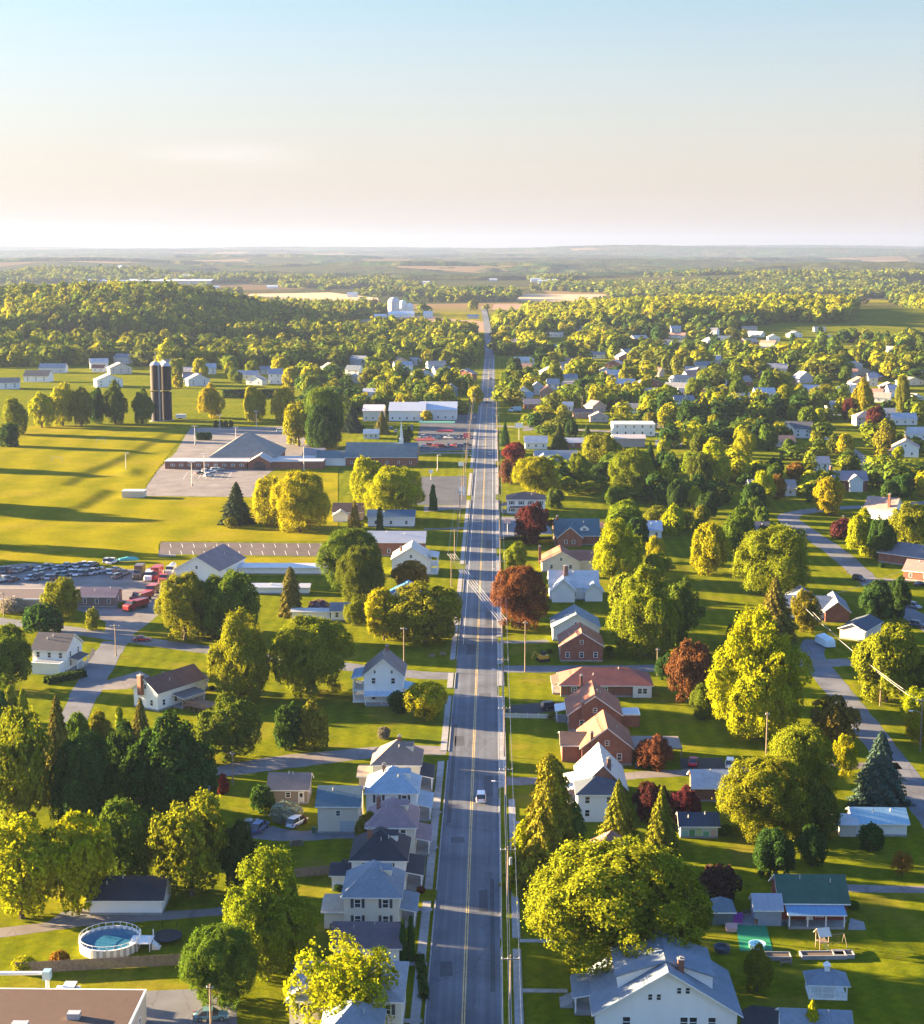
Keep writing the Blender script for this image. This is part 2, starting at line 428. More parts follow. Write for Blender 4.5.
M['bark'] = mat_plain('bark', (0.10, 0.075, 0.055), 0.95, amt=0.3, ns=6)
M['tyre'] = mat_plain('rubber', (0.02, 0.02, 0.021), 0.9)
M['chrome'] = mat_plain('bright_metal', (0.5, 0.5, 0.5), 0.3, 0.5, 0.8)
M['steel'] = mat_plain('galvanised_steel', (0.40, 0.41, 0.42), 0.5, 0.4, 0.3)
M['dark'] = mat_plain('dark_metal', (0.03, 0.03, 0.035), 0.6)
M['red_light'] = mat_plain('red_plastic', (0.45, 0.02, 0.02), 0.3)
M['leaf'] = mat_foliage('leaves')
M['needle'] = mat_foliage('needles', trans=0.12)
M['wood_leaf'] = mat_foliage('woodland_leaves', 'tint', 0.3)
M['ground'] = mat_ground()
M['ploughed'] = mat_field('ploughed_soil', (0.20, 0.13, 0.085), (0.30, 0.20, 0.13))
M['stubble'] = mat_field('stubble', (0.36, 0.25, 0.15), (0.50, 0.36, 0.22))
M['meadow'] = mat_field('meadow', (0.225, 0.245, 0.009), (0.320, 0.300, 0.012), (0.03, 0.08, 0.1))
M['water'] = mat_plain('pool_water', (0.03, 0.14, 0.24), 0.08, 0.5)

# ------------------------------------------------------------------ mesh helpers
class MB:
    def __init__(self): self.v, self.f, self.m = [], [], []
    def face(self, pts, mi=0):
        b = len(self.v); self.v += [tuple(p) for p in pts]; self.f.append(tuple(range(b, b + len(pts)))); self.m.append(mi)
        return self
    def quadgrid(self, ring_list, mi=0, close=True):
        b = len(self.v); n = len(ring_list[0])
        for r in ring_list: self.v += [tuple(p) for p in r]
        for i in range(len(ring_list) - 1):
            for j in range(n if close else n - 1):
                k = (j + 1) % n
                self.f.append((b + i * n + j, b + i * n + k, b + (i + 1) * n + k, b + (i + 1) * n + j)); self.m.append(mi)
        return self
    def box(self, x0, x1, y0, y1, z0, z1, mi=0, top=None):
        p = [(x0, y0, z0), (x1, y0, z0), (x1, y1, z0), (x0, y1, z0), (x0, y0, z1), (x1, y0, z1), (x1, y1, z1), (x0, y1, z1)]
        b = len(self.v); self.v += p
        for q in ((0, 3, 2, 1), (4, 5, 6, 7), (0, 1, 5, 4), (1, 2, 6, 5), (2, 3, 7, 6), (3, 0, 4, 7)):
            self.f.append(tuple(b + i for i in q)); self.m.append(mi)
        if top is not None: self.m[-5] = top
        return self
    def prism(self, poly, vec, mi=0, cap=None):
        """closed prism: polygon swept along vec"""
        a = [Vector(p) for p in poly]; c = [p + Vector(vec) for p in a]
        n = len(a); b = len(self.v); self.v += [tuple(p) for p in a + c]
        for i in range(n):
            j = (i + 1) % n
            self.f.append((b + i, b + j, b + n + j, b + n + i)); self.m.append(mi)
        self.f.append(tuple(b + i for i in range(n))[::-1]); self.m.append(mi if cap is None else cap)
        self.f.append(tuple(b + n + i for i in range(n))); self.m.append(mi if cap is None else cap)
        return self
    def cyl(self, p0, p1, r0, r1=None, n=10, mi=0, caps=True):
        r1 = r0 if r1 is None else r1
        p0, p1 = Vector(p0), Vector(p1); d = (p1 - p0).normalized()
        a = d.orthogonal().normalized(); c = d.cross(a)
        ring = lambda p, r: [p + (a * math.cos(t) + c * math.sin(t)) * r for t in [2 * math.pi * k / n for k in range(n)]]
        self.quadgrid([ring(p0, r0), ring(p1, r1)], mi)
        if caps:
            self.face(ring(p0, r0)[::-1], mi); self.face(ring(p1, r1), mi)
        return self
    def lathe(self, prof, n=20, mi=0, c=(0, 0, 0)):
        rings = [[(c[0] + r * math.cos(2 * math.pi * k / n), c[1] + r * math.sin(2 * math.pi * k / n), c[2] + z) for k in range(n)] for r, z in prof]
        return self.quadgrid(rings, mi)
    def tube(self, pts, r, n=5, mi=0):
        pts = [Vector(p) for p in pts]; rings = []
        for i, p in enumerate(pts):
            d = (pts[min(i + 1, len(pts) - 1)] - pts[max(i - 1, 0)]).normalized()
            a = d.cross(Vector((0, 0, 1))); a = a.normalized() if a.length > 1e-3 else Vector((1, 0, 0)); c = d.cross(a)
            rr = r[i] if isinstance(r, (list, tuple)) else r
            rings.append([p + (a * math.cos(2 * math.pi * k / n) + c * math.sin(2 * math.pi * k / n)) * rr for k in range(n)])
        return self.quadgrid(rings, mi)
    def mesh(self, name, mats, smooth=False):
        me = bpy.data.meshes.new(name)
        me.from_pydata(self.v, [], self.f)
        for m in mats: me.materials.append(M[m] if isinstance(m, str) else m)
        me.polygons.foreach_set('material_index', self.m)
        if smooth: me.polygons.foreach_set('use_smooth', [True] * len(self.f))
        me.update()
        return me
    def build(self, name, mats, parent=None, color=None, loc=(0, 0, 0), rot=0, smooth=False):
        return link(name, self.mesh(name, mats, smooth), parent, color, loc, rot)

def link(name, me, parent=None, color=None, loc=(0, 0, 0), rot=0):
    o = bpy.data.objects.new(name, me); COL.objects.link(o)
    o.location = loc; o.rotation_euler = (0, 0, rot)
    if parent is not None: o.parent = parent
    if color is not None: o.color = (*color[:3], 1)
    return o

def tag(o, label, cat, group=None):
    o['label'] = label; o['category'] = cat
    if group: o['group'] = group
    return o

def empty(name, loc, rot=0):
    o = bpy.data.objects.new(name, None); COL.objects.link(o)
    o.location = loc; o.rotation_euler = (0, 0, rot); o.empty_display_size = 0.5
    return o

def copy_tree(o, parent=None):
    c = o.copy(); COL.objects.link(c); c.parent = parent
    for ch in o.children: copy_tree(ch, c)
    return c

def structure(o, kind='structure'):
    o['kind'] = kind
    return o

_sheet_z = [0.030]
def sheet(name, pts, mat, z=None, color=None, px=True, terr=False):
    """flat polygon lying on the ground (corner pixels or world points)"""
    if z is None:
        _sheet_z[0] += 0.004; z = _sheet_z[0]
    P = [(GH(*p) if terr else G(*p)) if px else Vector((p[0], p[1], 0)) for p in pts]
    mb = MB(); mb.face([(p.x, p.y, p.z + z) for p in P])
    o = mb.build(name, [mat], color=color)
    me = o.data
    if me.polygons and me.polygons[0].normal.z < 0:
        me.flip_normals()
    return structure(o)

def spline(P, n=8):
    P = [Vector(p) for p in P]
    if len(P) < 3: return P
    Q = [P[0] * 2 - P[1]] + P + [P[-1] * 2 - P[-2]]
    out = []
    for i in range(1, len(Q) - 2):
        a, b, c, d = Q[i - 1], Q[i], Q[i + 1], Q[i + 2]
        for k in range(n):
            t = k / n
            out.append(0.5 * ((2 * b) + (c - a) * t + (2 * a - 5 * b + 4 * c - d) * t * t + (3 * b - a - 3 * c + d) * t ** 3))
    out.append(P[-1])
    return out

ROADS = []
def ribbon(name, pts, width, mat, z=None, px=True, thick=None, keep=True):
    if z is None:
        _sheet_z[0] += 0.004; z = _sheet_z[0]
    P = spline([G(*p) if px else Vector((p[0], p[1], 0)) for p in pts])
    w = width if isinstance(width, (list, tuple)) else [width, width]
    L, Rr = [], []
    for i, p in enumerate(P):
        d = (P[min(i + 1, len(P) - 1)] - P[max(i - 1, 0)]).normalized()
        n = Vector((-d.y, d.x, 0)); t = i / max(1, len(P) - 1) * (len(w) - 1)
        k = min(int(t), len(w) - 2); ww = w[k] + (w[k + 1] - w[k]) * (t - k)
        if name != 'main_road' and 'line' not in name: ww *= random.uniform(.93, 1.07)
        L.append(p + n * ww / 2); Rr.append(p - n * ww / 2)
        if keep: ROADS.append((p.x, p.y, ww / 2))
    mb = MB()
    for i in range(len(P) - 1):
        q = [(*Rr[i].xy, z), (*Rr[i + 1].xy, z), (*L[i + 1].xy, z), (*L[i].xy, z)]
        mb.face(q)
        if thick:
            mb.face([(*Rr[i].xy, 0), (*Rr[i + 1].xy, 0), (*Rr[i + 1].xy, z), (*Rr[i].xy, z)])
            mb.face([(*L[i + 1].xy, 0), (*L[i].xy, 0), (*L[i].xy, z), (*L[i + 1].xy, z)])
    return structure(mb.build(name, [mat]))
# ------------------------------------------------------------------ the setting
def build_ground():
    na, nr = 200, 300
    ang = np.linspace(R(-62), R(62), na)
    rad = 900 * (29500 / 900) ** np.linspace(0, 1, nr)
    A, Q = np.meshgrid(ang, rad)
    X = Q * np.sin(A); Y = Q * np.cos(A) - 1500
    Z = hill(X, Y)
    v = np.stack([X, Y, Z], -1).reshape(-1, 3)
    i = np.arange(nr - 1)[:, None] * na + np.arange(na - 1)[None, :]
    f = np.stack([i, i + 1, i + na + 1, i + na], -1).reshape(-1, 4)[:, ::-1]
    me = bpy.data.meshes.new('ground')
    me.vertices.add(len(v)); me.vertices.foreach_set('co', v.ravel())
    me.loops.add(f.size); me.loops.foreach_set('vertex_index', f.ravel().astype(np.int32))
    me.polygons.add(len(f)); me.polygons.foreach_set('loop_start', np.arange(0, f.size, 4, dtype=np.int32))
    me.polygons.foreach_set('use_smooth', np.ones(len(f), bool))
    me.update(); me.validate()
    if me.polygons[0].normal.z < 0: me.flip_normals()
    me.materials.append(M['ground'])
    structure(link('ground', me))
build_ground()

# main road: straight down the picture, drifting west near its crest
RX, RW = -3.6, 9.8
def world_ribbon(name, pts, width, mat, z, thick=None, keep=True): return ribbon(name, pts, width, mat, z, px=False, thick=thick, keep=keep)
world_ribbon('main_road', [(RX, 110), (RX, 400), (RX, 700), (RX, 1000), (RX + .6, 1500)],
             [9.8, 9.9, 10.2, 11.2, 9.6], 'asphalt', 0.020)
world_ribbon('main_road', [(RX + .6, 1498), (RX - 2.4, 2000), (RX - 10.5, 2650), (RX - 14, 2850)], [9.6, 9, 9, 9], 'asphalt', 0.40)
for s in (-0.16, 0.16):
    world_ribbon('centre_line', [(RX + s, 110), (RX + s, 700), (RX + s, 1000), (RX + s + .6, 1500)], 0.14, 'yellow', 0.026, keep=False)
for s in (-3.75, 3.75):
    world_ribbon('edge_line', [(RX + s, 400), (RX + s, 1000), (RX + s + .5, 1500)], 0.13, 'white', 0.026, keep=False)
# kerbs and pavements, broken at the driveways
def strip(name, x0, x1, y0, y1, mat='concrete', z=0.13):
    mb = MB(); mb.box(x0, x1, y0, y1, -0.05, z)
    structure(mb.build(name, [mat]))
for (a, b) in ((120, 236), (240, 305), (311, 352), (358, 372), (384, 498), (506, 640), (652, 720), (735, 900)):
    strip('kerb', RX - 5.15, RX - 4.93, a, b)
    strip('pavement', RX - 6.75 + (0 if a > 240 else -.25), RX - 5.45 + (0 if a > 240 else -.25), a + .4, b - .4)
for (a, b) in ((120, 219), (222, 283), (289, 352), (360, 374), (380, 402), (408, 520), (535, 640), (655, 740), (760, 900)):
    strip('kerb', RX + 4.93, RX + 5.15, a, b)
    if b < 300: strip('pavement', 3.15, 4.35, a + .4, b - .4)
    else: strip('pavement', RX + 5.2, RX + 6.5, a + .4, b - .4)
for (y, x0, x1) in ((196, -13.5, -9), (213, -13, -9), (232, -13, -9), (258, -13, -9), (275, -13, -9)):
    strip('path', x0, x1, y, y + 1.1, z=0.06)
for (y, x0, x1) in ((205, 4.2, 10.5), (221, 4.2, 14), (243, 4.2, 7.5), (270, 4.2, 7)):
    strip('path', x0, x1, y, y + 1.1, z=0.06)

# cross street and the lanes west of the main road
cross = [(-60, 612), (0, 621), (65, 629.5), (130, 639), (208, 650), (300, 661), (409, 674), (452, 676)]
ribbon('side_street', cross, 6.6, 'asphalt_side', 0.012)
ribbon('side_street', [(498, 669), (560, 669), (668, 668), (700, 668)], 6.2, 'asphalt_side', 0.012)
ribbon('side_street', [(116, 641), (104, 660), (85, 694), (70, 726), (58, 750)], [6.8, 6.8, 6.2, 5.6], 'asphalt_side', 0.016)
sheet('gravel_yard', [(96, 585), (168, 583), (176, 600), (150, 622), (134, 634), (128, 641), (104, 638), (106, 622), (84, 612), (70, 608), (0, 606), (-40, 605), (-40, 596), (70, 592)], 'gravel', 0.008)
sheet('salvage_yard_ground', [(-40, 566), (0, 566), (60, 559), (120, 552), (176, 549), (176, 585), (96, 588), (0, 594), (-40, 596)], 'gravel', 0.010)
sheet('driveway', [(62, 671), (98, 664), (102, 655), (92, 648), (88, 660), (60, 668)], 'asphalt_new', 0.011)
sheet('driveway', [(100, 690), (104, 681), (140, 671), (150, 676), (128, 689)], 'gravel', 0.011)
ribbon('driveway', [(447, 751), (400, 750), (330, 757), (270, 764), (214, 774), (196, 790)], [5, 6.5, 8, 8.5, 6, 5], 'gravel', 0.012)
ribbon('driveway', [(436, 836), (395, 838), (345, 833), (300, 836), (262, 832), (246, 824)], [2.6, 3, 5, 5, 6, 5], 'asphalt_side', 0.012)
ribbon('driveway', [(-40, 938), (30, 929), (90, 921), (160, 916), (225, 911), (270, 905)], [3.4, 3.4, 3.2, 3.0, 3.0], 'gravel', 0.012)
sheet('gravel_patch', [(44, 925), (62, 912), (88, 908), (92, 917), (60, 924)], 'asphalt_side', 0.017)
sheet('parking_lot', [(128, 1060), (146, 991), (196, 989), (236, 1005), (240, 1060)], 'asphalt_side', 0.012)
sheet('parking_lot', [(161, 542), (330, 543.5), (331, 556.5), (159, 554)], 'asphalt_brown', 0.016)
for k in range(14):
    x = 170 + k * 11.6
    ribbon('parking_line', [(x, 543.8), (x + 1.2, 547.5)], 0.16, 'white', 0.022, keep=False)
    ribbon('parking_line', [(x - 1, 551), (x + .4, 555)], 0.16, 'white', 0.022, keep=False)
# hall: front lot, rear lot
sheet('parking_lot', [(143, 496), (146, 487), (158, 470), (176, 452), (190, 428), (300, 426), (312, 449), (275, 469), (263, 478), (252, 497)], 'gravel', 0.014)
for k in range(7):
    x = 232 - k * 7.4
    ribbon('parking_line', [(x, 472), (x - 4.4, 479)], 0.16, 'white', 0.022, keep=False)
sheet('path', [(112, 466), (157, 465), (157, 469), (108, 470)], 'concrete', 0.018)
# lots by the main road, west
sheet('parking_lot', [(394, 505), (398, 486), (400, 477), (467, 476), (466, 505)], 'asphalt_dark', 0.014)  # shade over this lot is put into the darker asphalt colour
sheet('driveway', [(424, 512), (424, 506), (467, 505), (467, 508)], 'gravel', 0.018)
ribbon('driveway', [(466, 528), (440, 529), (424, 529)], 3.0, 'gravel', 0.016)
sheet('parking_lot', [(415, 452), (419, 430), (424, 413), (478, 413), (474, 450)], 'asphalt_dark', 0.014)
ribbon('driveway', [(471, 453), (430, 453), (416, 454)], 5, 'gravel', 0.019)
# lots by the main road, east
sheet('parking_lot', [(500, 537), (501, 517), (545, 516), (553, 534)], 'asphalt_side', 0.014)
ribbon('driveway', [(500, 539), (530, 539), (553, 538)], 2.6, 'concrete', 0.018)
ribbon('side_street', [(497, 426), (545, 428), (600, 431), (680, 434)], 8, 'gravel', 0.012)
sheet('parking_lot', [(522, 431), (530, 422), (552, 421), (556, 430)], 'asphalt_side', 0.016)
ribbon('driveway', [(500, 642), (530, 642), (548, 641)], 3.2, 'asphalt_side', 0.013)
sheet('driveway', [(505, 712), (512, 705), (553, 702), (558, 711), (530, 714)], 'asphalt_new', 0.013)
ribbon('driveway', [(503, 781), (530, 781), (600, 779), (640, 775), (700, 772), (770, 768), (850, 766), (900, 766)], [5, 4.2, 4, 4, 4, 4, 4, 4], 'gravel', 0.012)
sheet('driveway', [(681, 769), (680, 758), (722, 758), (727, 768)], 'asphalt_new', 0.018)
ribbon('driveway', [(846, 888), (880, 889), (960, 890)], 3.0, 'gravel', 0.012)
sheet('patio', [(727, 925), (728, 913), (768, 911), (785, 914), (785, 926)], 'concrete', 0.015)
sheet('patio', [(848, 930), (850, 918), (864, 922), (866, 930)], 'concrete', 0.015)
sheet('driveway', [(736, 1060), (742, 1010), (752, 1005), (780, 1008), (790, 1030), (790, 1060)], 'asphalt_new', 0.013)
# streets on the east side
ribbon('side_street', [(790, 663), (822, 663), (852, 662)], 7, 'gravel', 0.018)
ribbon('side_street', [(816, 640), (812, 655), (826, 676), (850, 706), (880, 745), (925, 806), (950, 840)], 6.4, 'asphalt_side', 0.012)
ribbon('side_street', [(960, 500), (880, 506), (838, 508), (803, 512), (788, 518), (806, 532), (836, 552), (868, 580), (900, 607), (950, 640)], [7, 7, 7, 8, 8.5, 8, 7.5, 7, 7, 7], 'asphalt_side', 0.012)
ribbon('driveway', [(868, 579), (895, 580), (940, 581)], 3.6, 'gravel', 0.017)
ribbon('side_street', [(840, 438), (846, 448), (858, 458), (872, 470)], 9, 'asphalt_side', 0.012)
ribbon('side_street', [(795, 414), (830, 414), (870, 418), (900, 424)], 7, 'asphalt_side', 0.014)
ribbon('side_street', [(620, 342), (625, 350), (600, 352)], 22, 'asphalt_side', 0.014)
ribbon('side_street', [(545, 347), (560, 344), (575, 338)], 26, 'asphalt_side', 0.014)
sheet('driveway', [(735, 350), (770, 345), (790, 352), (760, 356)], 'asphalt_side', 0.014)
sheet('parking_lot', [(655, 446), (655, 440), (682, 440), (682, 447)], 'asphalt_side', 0.014)
sheet('parking_lot', [(636, 428), (640, 421), (684, 421), (690, 428)], 'gravel', 0.014)

# fields
sheet('field', [(312, 329), (372, 318), (374, 315), (450, 317), (486, 322), (487, 332), (440, 332), (380, 334)], 'ploughed', 0.10)
sheet('field', [(235, 307), (250, 294), (330, 292.5), (378, 298), (380, 305), (300, 309)], 'stubble', 0.3)
sheet('field', [(514, 300.5), (524, 294), (604, 294.5), (612, 300), (560, 302)], 'stubble', 0.3)
sheet('field', [(492, 310), (494, 304.5), (580, 303.5), (560, 310)], 'ploughed', 0.2)
sheet('field', [(850, 325), (862, 312), (930, 313), (960, 318), (960, 334), (900, 333)], 'ploughed', 0.3)
sheet('field', [(866, 308), (868, 300), (885, 299), (898, 306)], 'meadow', 0.3)
sheet('field', [(386, 283), (420, 275), (500, 275), (512, 281), (460, 286)], 'stubble', 0.5)
sheet('field', [(455, 290), (470, 283), (530, 283), (540, 288)], 'meadow', 0.5)
sheet('field', [(-30, 322), (-30, 315), (6, 317), (8, 326)], 'ploughed', 0.5)
sheet('field', [(440, 318), (440, 312.6), (486, 313), (487, 315.5), (487, 321), (462, 320)], 'meadow', 0.2)

# playing field in three levels, with grass banks between them
def build_meadow():
    lots = [[(143, 497), (146, 486), (158, 469), (190, 427), (300, 425), (312, 449), (276, 470), (264, 478), (253, 498)],
            [(160, 541), (335, 542), (336, 558), (158, 556)]]
    def inside(px, py, poly):
        c = False; j = len(poly) - 1
        for i in range(len(poly)):
            (x0, y0), (x1, y1) = poly[i], poly[j]
            if (y0 > py) != (y1 > py) and px < (x1 - x0) * (py - y0) / (y1 - y0) + x0: c = not c
            j = i
        return c
    edge = [(426, 192), (434, 176), (452, 146), (466, 118), (471, 104), (487, 76), (491, 121), (497, 112), (509, 92), (516, 20), (530, -200), (600, -400)]
    ey = [e[0] for e in edge]; ex = [e[1] for e in edge]
    nx, ny = 210, 130
    mb = MB(); idx = {}
    for j in range(ny + 1):
        py = 426 + (576 - 426) * (j / ny)
        for i in range(nx + 1):
            px = -90 + (338 + 90) * i / nx
            p = G(px, py)
            e = float(np.interp(py, ey, ex))
            dm = (e - px) / scale_at(p)
            t = min(1, max(0, dm / 9.0)); t = t * t * (3 - 2 * t)
            f = min(1, max(0, (py - 427) / 7))
            z = 0.034 + .8 * t * f + 0.06 * float(fbm(p.x * 0.05, p.y * 0.05, 5))
            # mound beside the hall lot
            dx, dy = px - 129, py - 473
            z += 0.9 * math.exp(-(dx / 12) ** 2 - (dy / 4) ** 2)
            idx[i, j] = len(mb.v); mb.v.append((p.x, p.y, z))
    for j in range(ny):
        for i in range(nx):
            px = -90 + 428 * (i + .5) / nx; py = 426 + 150 * (j + .5) / ny
            if any(inside(px, py, q) for q in lots): continue
            if py > 570 - max(0, 150 - px) * 0.055 and px < 176: continue
            mb.f.append((idx[i, j], idx[i, j + 1], idx[i + 1, j + 1], idx[i + 1, j])); mb.m.append(0)
    o = mb.build('playing_field', ['meadow'], smooth=True)
    if o.data.polygons[0].normal.z < 0: o.data.flip_normals()
    structure(o)
build_meadow()

def lawn(pts, z=None): return sheet('lawn', pts, 'meadow', z)
for pts in ([(505, 760), (506, 676), (560, 676), (560, 700), (556, 702), (512, 705), (505, 713), (556, 716), (575, 760), (540, 764)],
            [(425, 480), (418, 476), (418, 456), (470, 456), (468, 474)],
            [(470, 526), (425, 526), (424, 514), (468, 510)],
            [(505, 560), (503, 541), (552, 541), (545, 558), (520, 562)],
            [(20, 1000), (40, 968), (180, 972), (240, 985), (238, 990), (140, 990), (28, 991)]):
    pass

# tar patches on the main road
for x, y, w, l in ((-6.3, 212, 1.6, 5), (-1.2, 236, 1.2, 9), (-5.8, 262, 2.2, 3), (-.6, 290, 1.5, 12), (-6.6, 318, 1.8, 7), (-1.5, 352, 2.4, 5), (-5.2, 395, 2, 11), (-.9, 430, 1.4, 16), (-6, 480, 2, 12), (-1, 540, 2, 20), (.2, 225, .5, 40), (-7.6, 300, .6, 60)):
    sheet('road_patch', [(x - w / 2, y - l / 2), (x + w / 2 + .2, y - l / 2 + .3), (x + w / 2, y + l / 2), (x - w / 2 - .1, y + l / 2 - .2)], 'asphalt_dark', 0.0235, px=False)
# haze: one closed box of thin air round the whole place
def build_haze():
    mb = MB(); mb.box(-27000, 27000, -1700, 28400, -1.5, 330)
    m, nt, out = nodes_of('air')
    v = nt.nodes.new('ShaderNodeVolumePrincipled')
    v.inputs['Color'].default_value = (0.175, 0.235, 0.40, 1)
    v.inputs['Density'].default_value = HAZE_DENSITY
    v.inputs['Anisotropy'].default_value = 0.2
    nt.links.new(v.outputs[0], out.inputs['Volume'])
    structure(mb.build('haze', [m]), 'stuff')
build_haze()
# ------------------------------------------------------------------ vegetation
def quad_cloud(c, n, size, jitter=0.55, aspect=1.3):
    """irregular leaf sprays: centres c, outward normals n, sizes"""
    k = len(c)
    nn = n + rng.normal(0, jitter, (k, 3)); nn /= np.linalg.norm(nn, axis=1, keepdims=True) + 1e-9
    ref = rng.normal(0, 1, (k, 3))
    u = np.cross(nn, ref); u /= np.linalg.norm(u, axis=1, keepdims=True) + 1e-9
    w = np.cross(nn, u)
    s = (size * rng.uniform(0.6, 1.35, k))[:, None] if np.ndim(size) == 0 else (size * rng.uniform(0.6, 1.35, k))[:, None]
    cs = []
    for a, b in ((-1, -1), (1, -1), (1, 1), (-1, 1)):
        ja = rng.uniform(0.55, 1.1, k)[:, None]; jb = rng.uniform(0.55, 1.1, k)[:, None]
        cs.append(c + u * (a * s * aspect * 0.5 * ja) + w * (b * s * 0.5 * jb) - nn * s * 0.12)
    return np.stack(cs, 1)                      # k,4,3

def mesh_from_quads(name, q, mats, tint=None):
    k = len(q)
    me = bpy.data.meshes.new(name)
    me.vertices.add(k * 4); me.vertices.foreach_set('co', q.reshape(-1).astype(np.float32))
    me.loops.add(k * 4); me.loops.foreach_set('vertex_index', np.arange(k * 4, dtype=np.int32))
    me.polygons.add(k); me.polygons.foreach_set('loop_start', np.arange(0, k * 4, 4, dtype=np.int32))
    for m in mats: me.materials.append(M[m])
    if tint is not None:
        at = me.color_attributes.new('tint', 'FLOAT_COLOR', 'CORNER')
        at.data.foreach_set('color', np.repeat(np.concatenate([tint, np.ones((k, 1))], 1), 4, axis=0).ravel().astype(np.float32))
    me.update(); me.validate()
    return me

def unit_dirs(k):
    d = rng.normal(0, 1, (k, 3)); return d / np.linalg.norm(d, axis=1, keepdims=True)

def broadleaf_quads(n, leaf, lobes=34, z0=0.12, spread=1.0, shape='round', open_=0.0, lr=(0.13, 0.23), jit=.5):
    """unit crown: width 1, height 1 (from the ground)"""
    zc, rz = (1 + z0) / 2, (1 - z0) / 2
    C, Q = [], []
    while len(C) < lobes:
        d = unit_dirs(1)[0]
        if d[2] < -0.92: continue
        r = rng.uniform(lr[0], lr[1]) * rng.choice([.7, 1.0, 1.2])
        t = 1.0 if rng.uniform() < .7 else rng.uniform(.4, .95)
        ax = 0.5 - r * 0.85
        p = np.array([d[0] * ax * t, d[1] * ax * t, d[2] * (rz - r * 0.85) * t])
        if d[2] < 0:      # the skirt of the crown stays wide
            hn = math.hypot(d[0], d[1]) + 1e-6
            k = (1 - .62 * d[2] ** 2) * ax * t
            p[:2] = d[0] / hn * k, d[1] / hn * k
        p += rng.normal(0, .025, 3)
        if shape == 'oval': p[:2] *= 0.95 - 0.3 * max(0, p[2] / rz)
        if shape == 'vase':
            h = (p[2] + rz) / (2 * rz); p[:2] *= 0.45 + 0.75 * h
        C.append(p); Q.append(r)
    C = np.array(C); Q = np.array(Q)
    C[:, 2] = C[:, 2] / np.abs(C[:, 2] + 0).max() * (rz - Q.mean()) if False else C[:, 2]
    w = Q ** 2; w /= w.sum()
    li = rng.choice(len(C), int(n * 1.9), p=w)
    d = unit_dirs(len(li)); d[:, 2] = np.where(d[:, 2] < -0.6, -d[:, 2], d[:, 2])
    rr = Q[li] * (1 + 0.12 * np.sin(d[:, 0] * 7 + li) + np.abs(rng.normal(0, 0.07, len(li))))
    P = C[li] + d * rr[:, None] * np.array([1, 1, 1.0])
    keep = np.ones(len(P), bool)
    for j in range(len(C)):
        dist = np.linalg.norm(P - C[j], axis=1)
        keep &= ~((dist < Q[j] * 0.78) & (li != j))
    P, d = P[keep], d[keep]
    if open_ > 0:
        m = vnoise(P[:, 0] * 17 + P[:, 2] * 11, P[:, 1] * 17 + P[:, 2] * 8, 3) > open_
        P, d = P[m], d[m]
    P, d = P[:n], d[:n]
    lo, hi = np.percentile(P[:, 2], .5), np.percentile(P[:, 2], 99.7)
    P[:, 2] = z0 + (P[:, 2] - lo) / (hi - lo) * (1 - z0)
    P[:, :2] *= .5 / np.percentile(np.linalg.norm(P[:, :2], axis=1), 99)
    lx = rng.uniform(0, 1, len(P)) < .22          # loose sprays break the outline
    P = P + d * (lx * np.abs(rng.normal(0, .022, len(P))))[:, None]
    out = d * 0.75 + (P - np.array([0, 0, zc])) * np.array([1.4, 1.4, 1.2]) * 0.5
    q = quad_cloud(P, out, leaf, jit)
    # inner leaves so the crown is not a hollow shell
    k = n // 7
    pi = unit_dirs(k) * (rng.uniform(0, 0.75, k) ** 0.5)[:, None] * np.array([0.38, 0.38, rz * 0.75]); pi[:, 2] += zc
    q2 = quad_cloud(pi, unit_dirs(k), leaf * 1.7)
    return np.concatenate([q, q2])

def conifer_quads(n, leaf, tiers=13, power=0.72, ragged=0.5, z0=0.04):
    h = 1 - rng.uniform(0, 1, n) ** 0.62; h = np.clip(h, 0, 0.995); wob = 1 + .22 * (vnoise(h * 9, np.zeros(n), int(rng.integers(99))) - .5)
    a = rng.uniform(0, 2 * math.pi, n)
    wob = wob * (1 + .5 * (vnoise(a * 1.3, h * 5, int(rng.integers(99))) - .5))
    ph = (h * tiers) % 1.0
    nb = 9
    branch = 0.5 + 0.5 * np.cos(a * nb + np.floor(h * tiers) * 1.9)
    r = 0.5 * (1 - h) ** power * (0.62 + 0.38 * (1 - ph)) * (1 - ragged * branch * 0.6) * wob + 0.006
    r *= np.where(rng.uniform(0, 1, n) < 0.3, rng.uniform(0.4, 1, n), rng.uniform(0.88, 1.06, n))
    z = z0 + h * (1 - z0) - 0.035 * (r / 0.5)
    P = np.stack([r * np.cos(a), r * np.sin(a), z], 1)
    nrm = np.stack([np.cos(a) * 0.8, np.sin(a) * 0.8, np.full(n, 0.55)], 1)
    return quad_cloud(P, nrm, leaf * (0.6 + 0.4 * (1 - h)), 0.45, 1.8)

def trunk_mesh(limbs=6, r=0.035, top=0.62, seed=1, wide=0.28):
    rs = random.Random(seed); mb = MB()
    mb.tube([(0, 0, 0), (0.006, 0, top * .35), (rs.uniform(-.02, .02), rs.uniform(-.02, .02), top)], [r * 1.25, r, r * .3], 8)
    for k in range(limbs):
        a = 2 * math.pi * k / limbs + rs.uniform(-.4, .4); z = top * rs.uniform(.35, .75)
        mb.tube([(0, 0, z), (math.cos(a) * wide * .5, math.sin(a) * wide * .5, z + .13), (math.cos(a) * wide, math.sin(a) * wide, z + .28)], [r * .5, r * .34, r * .1], 5)
    return mb.mesh('trunk', ['bark'])

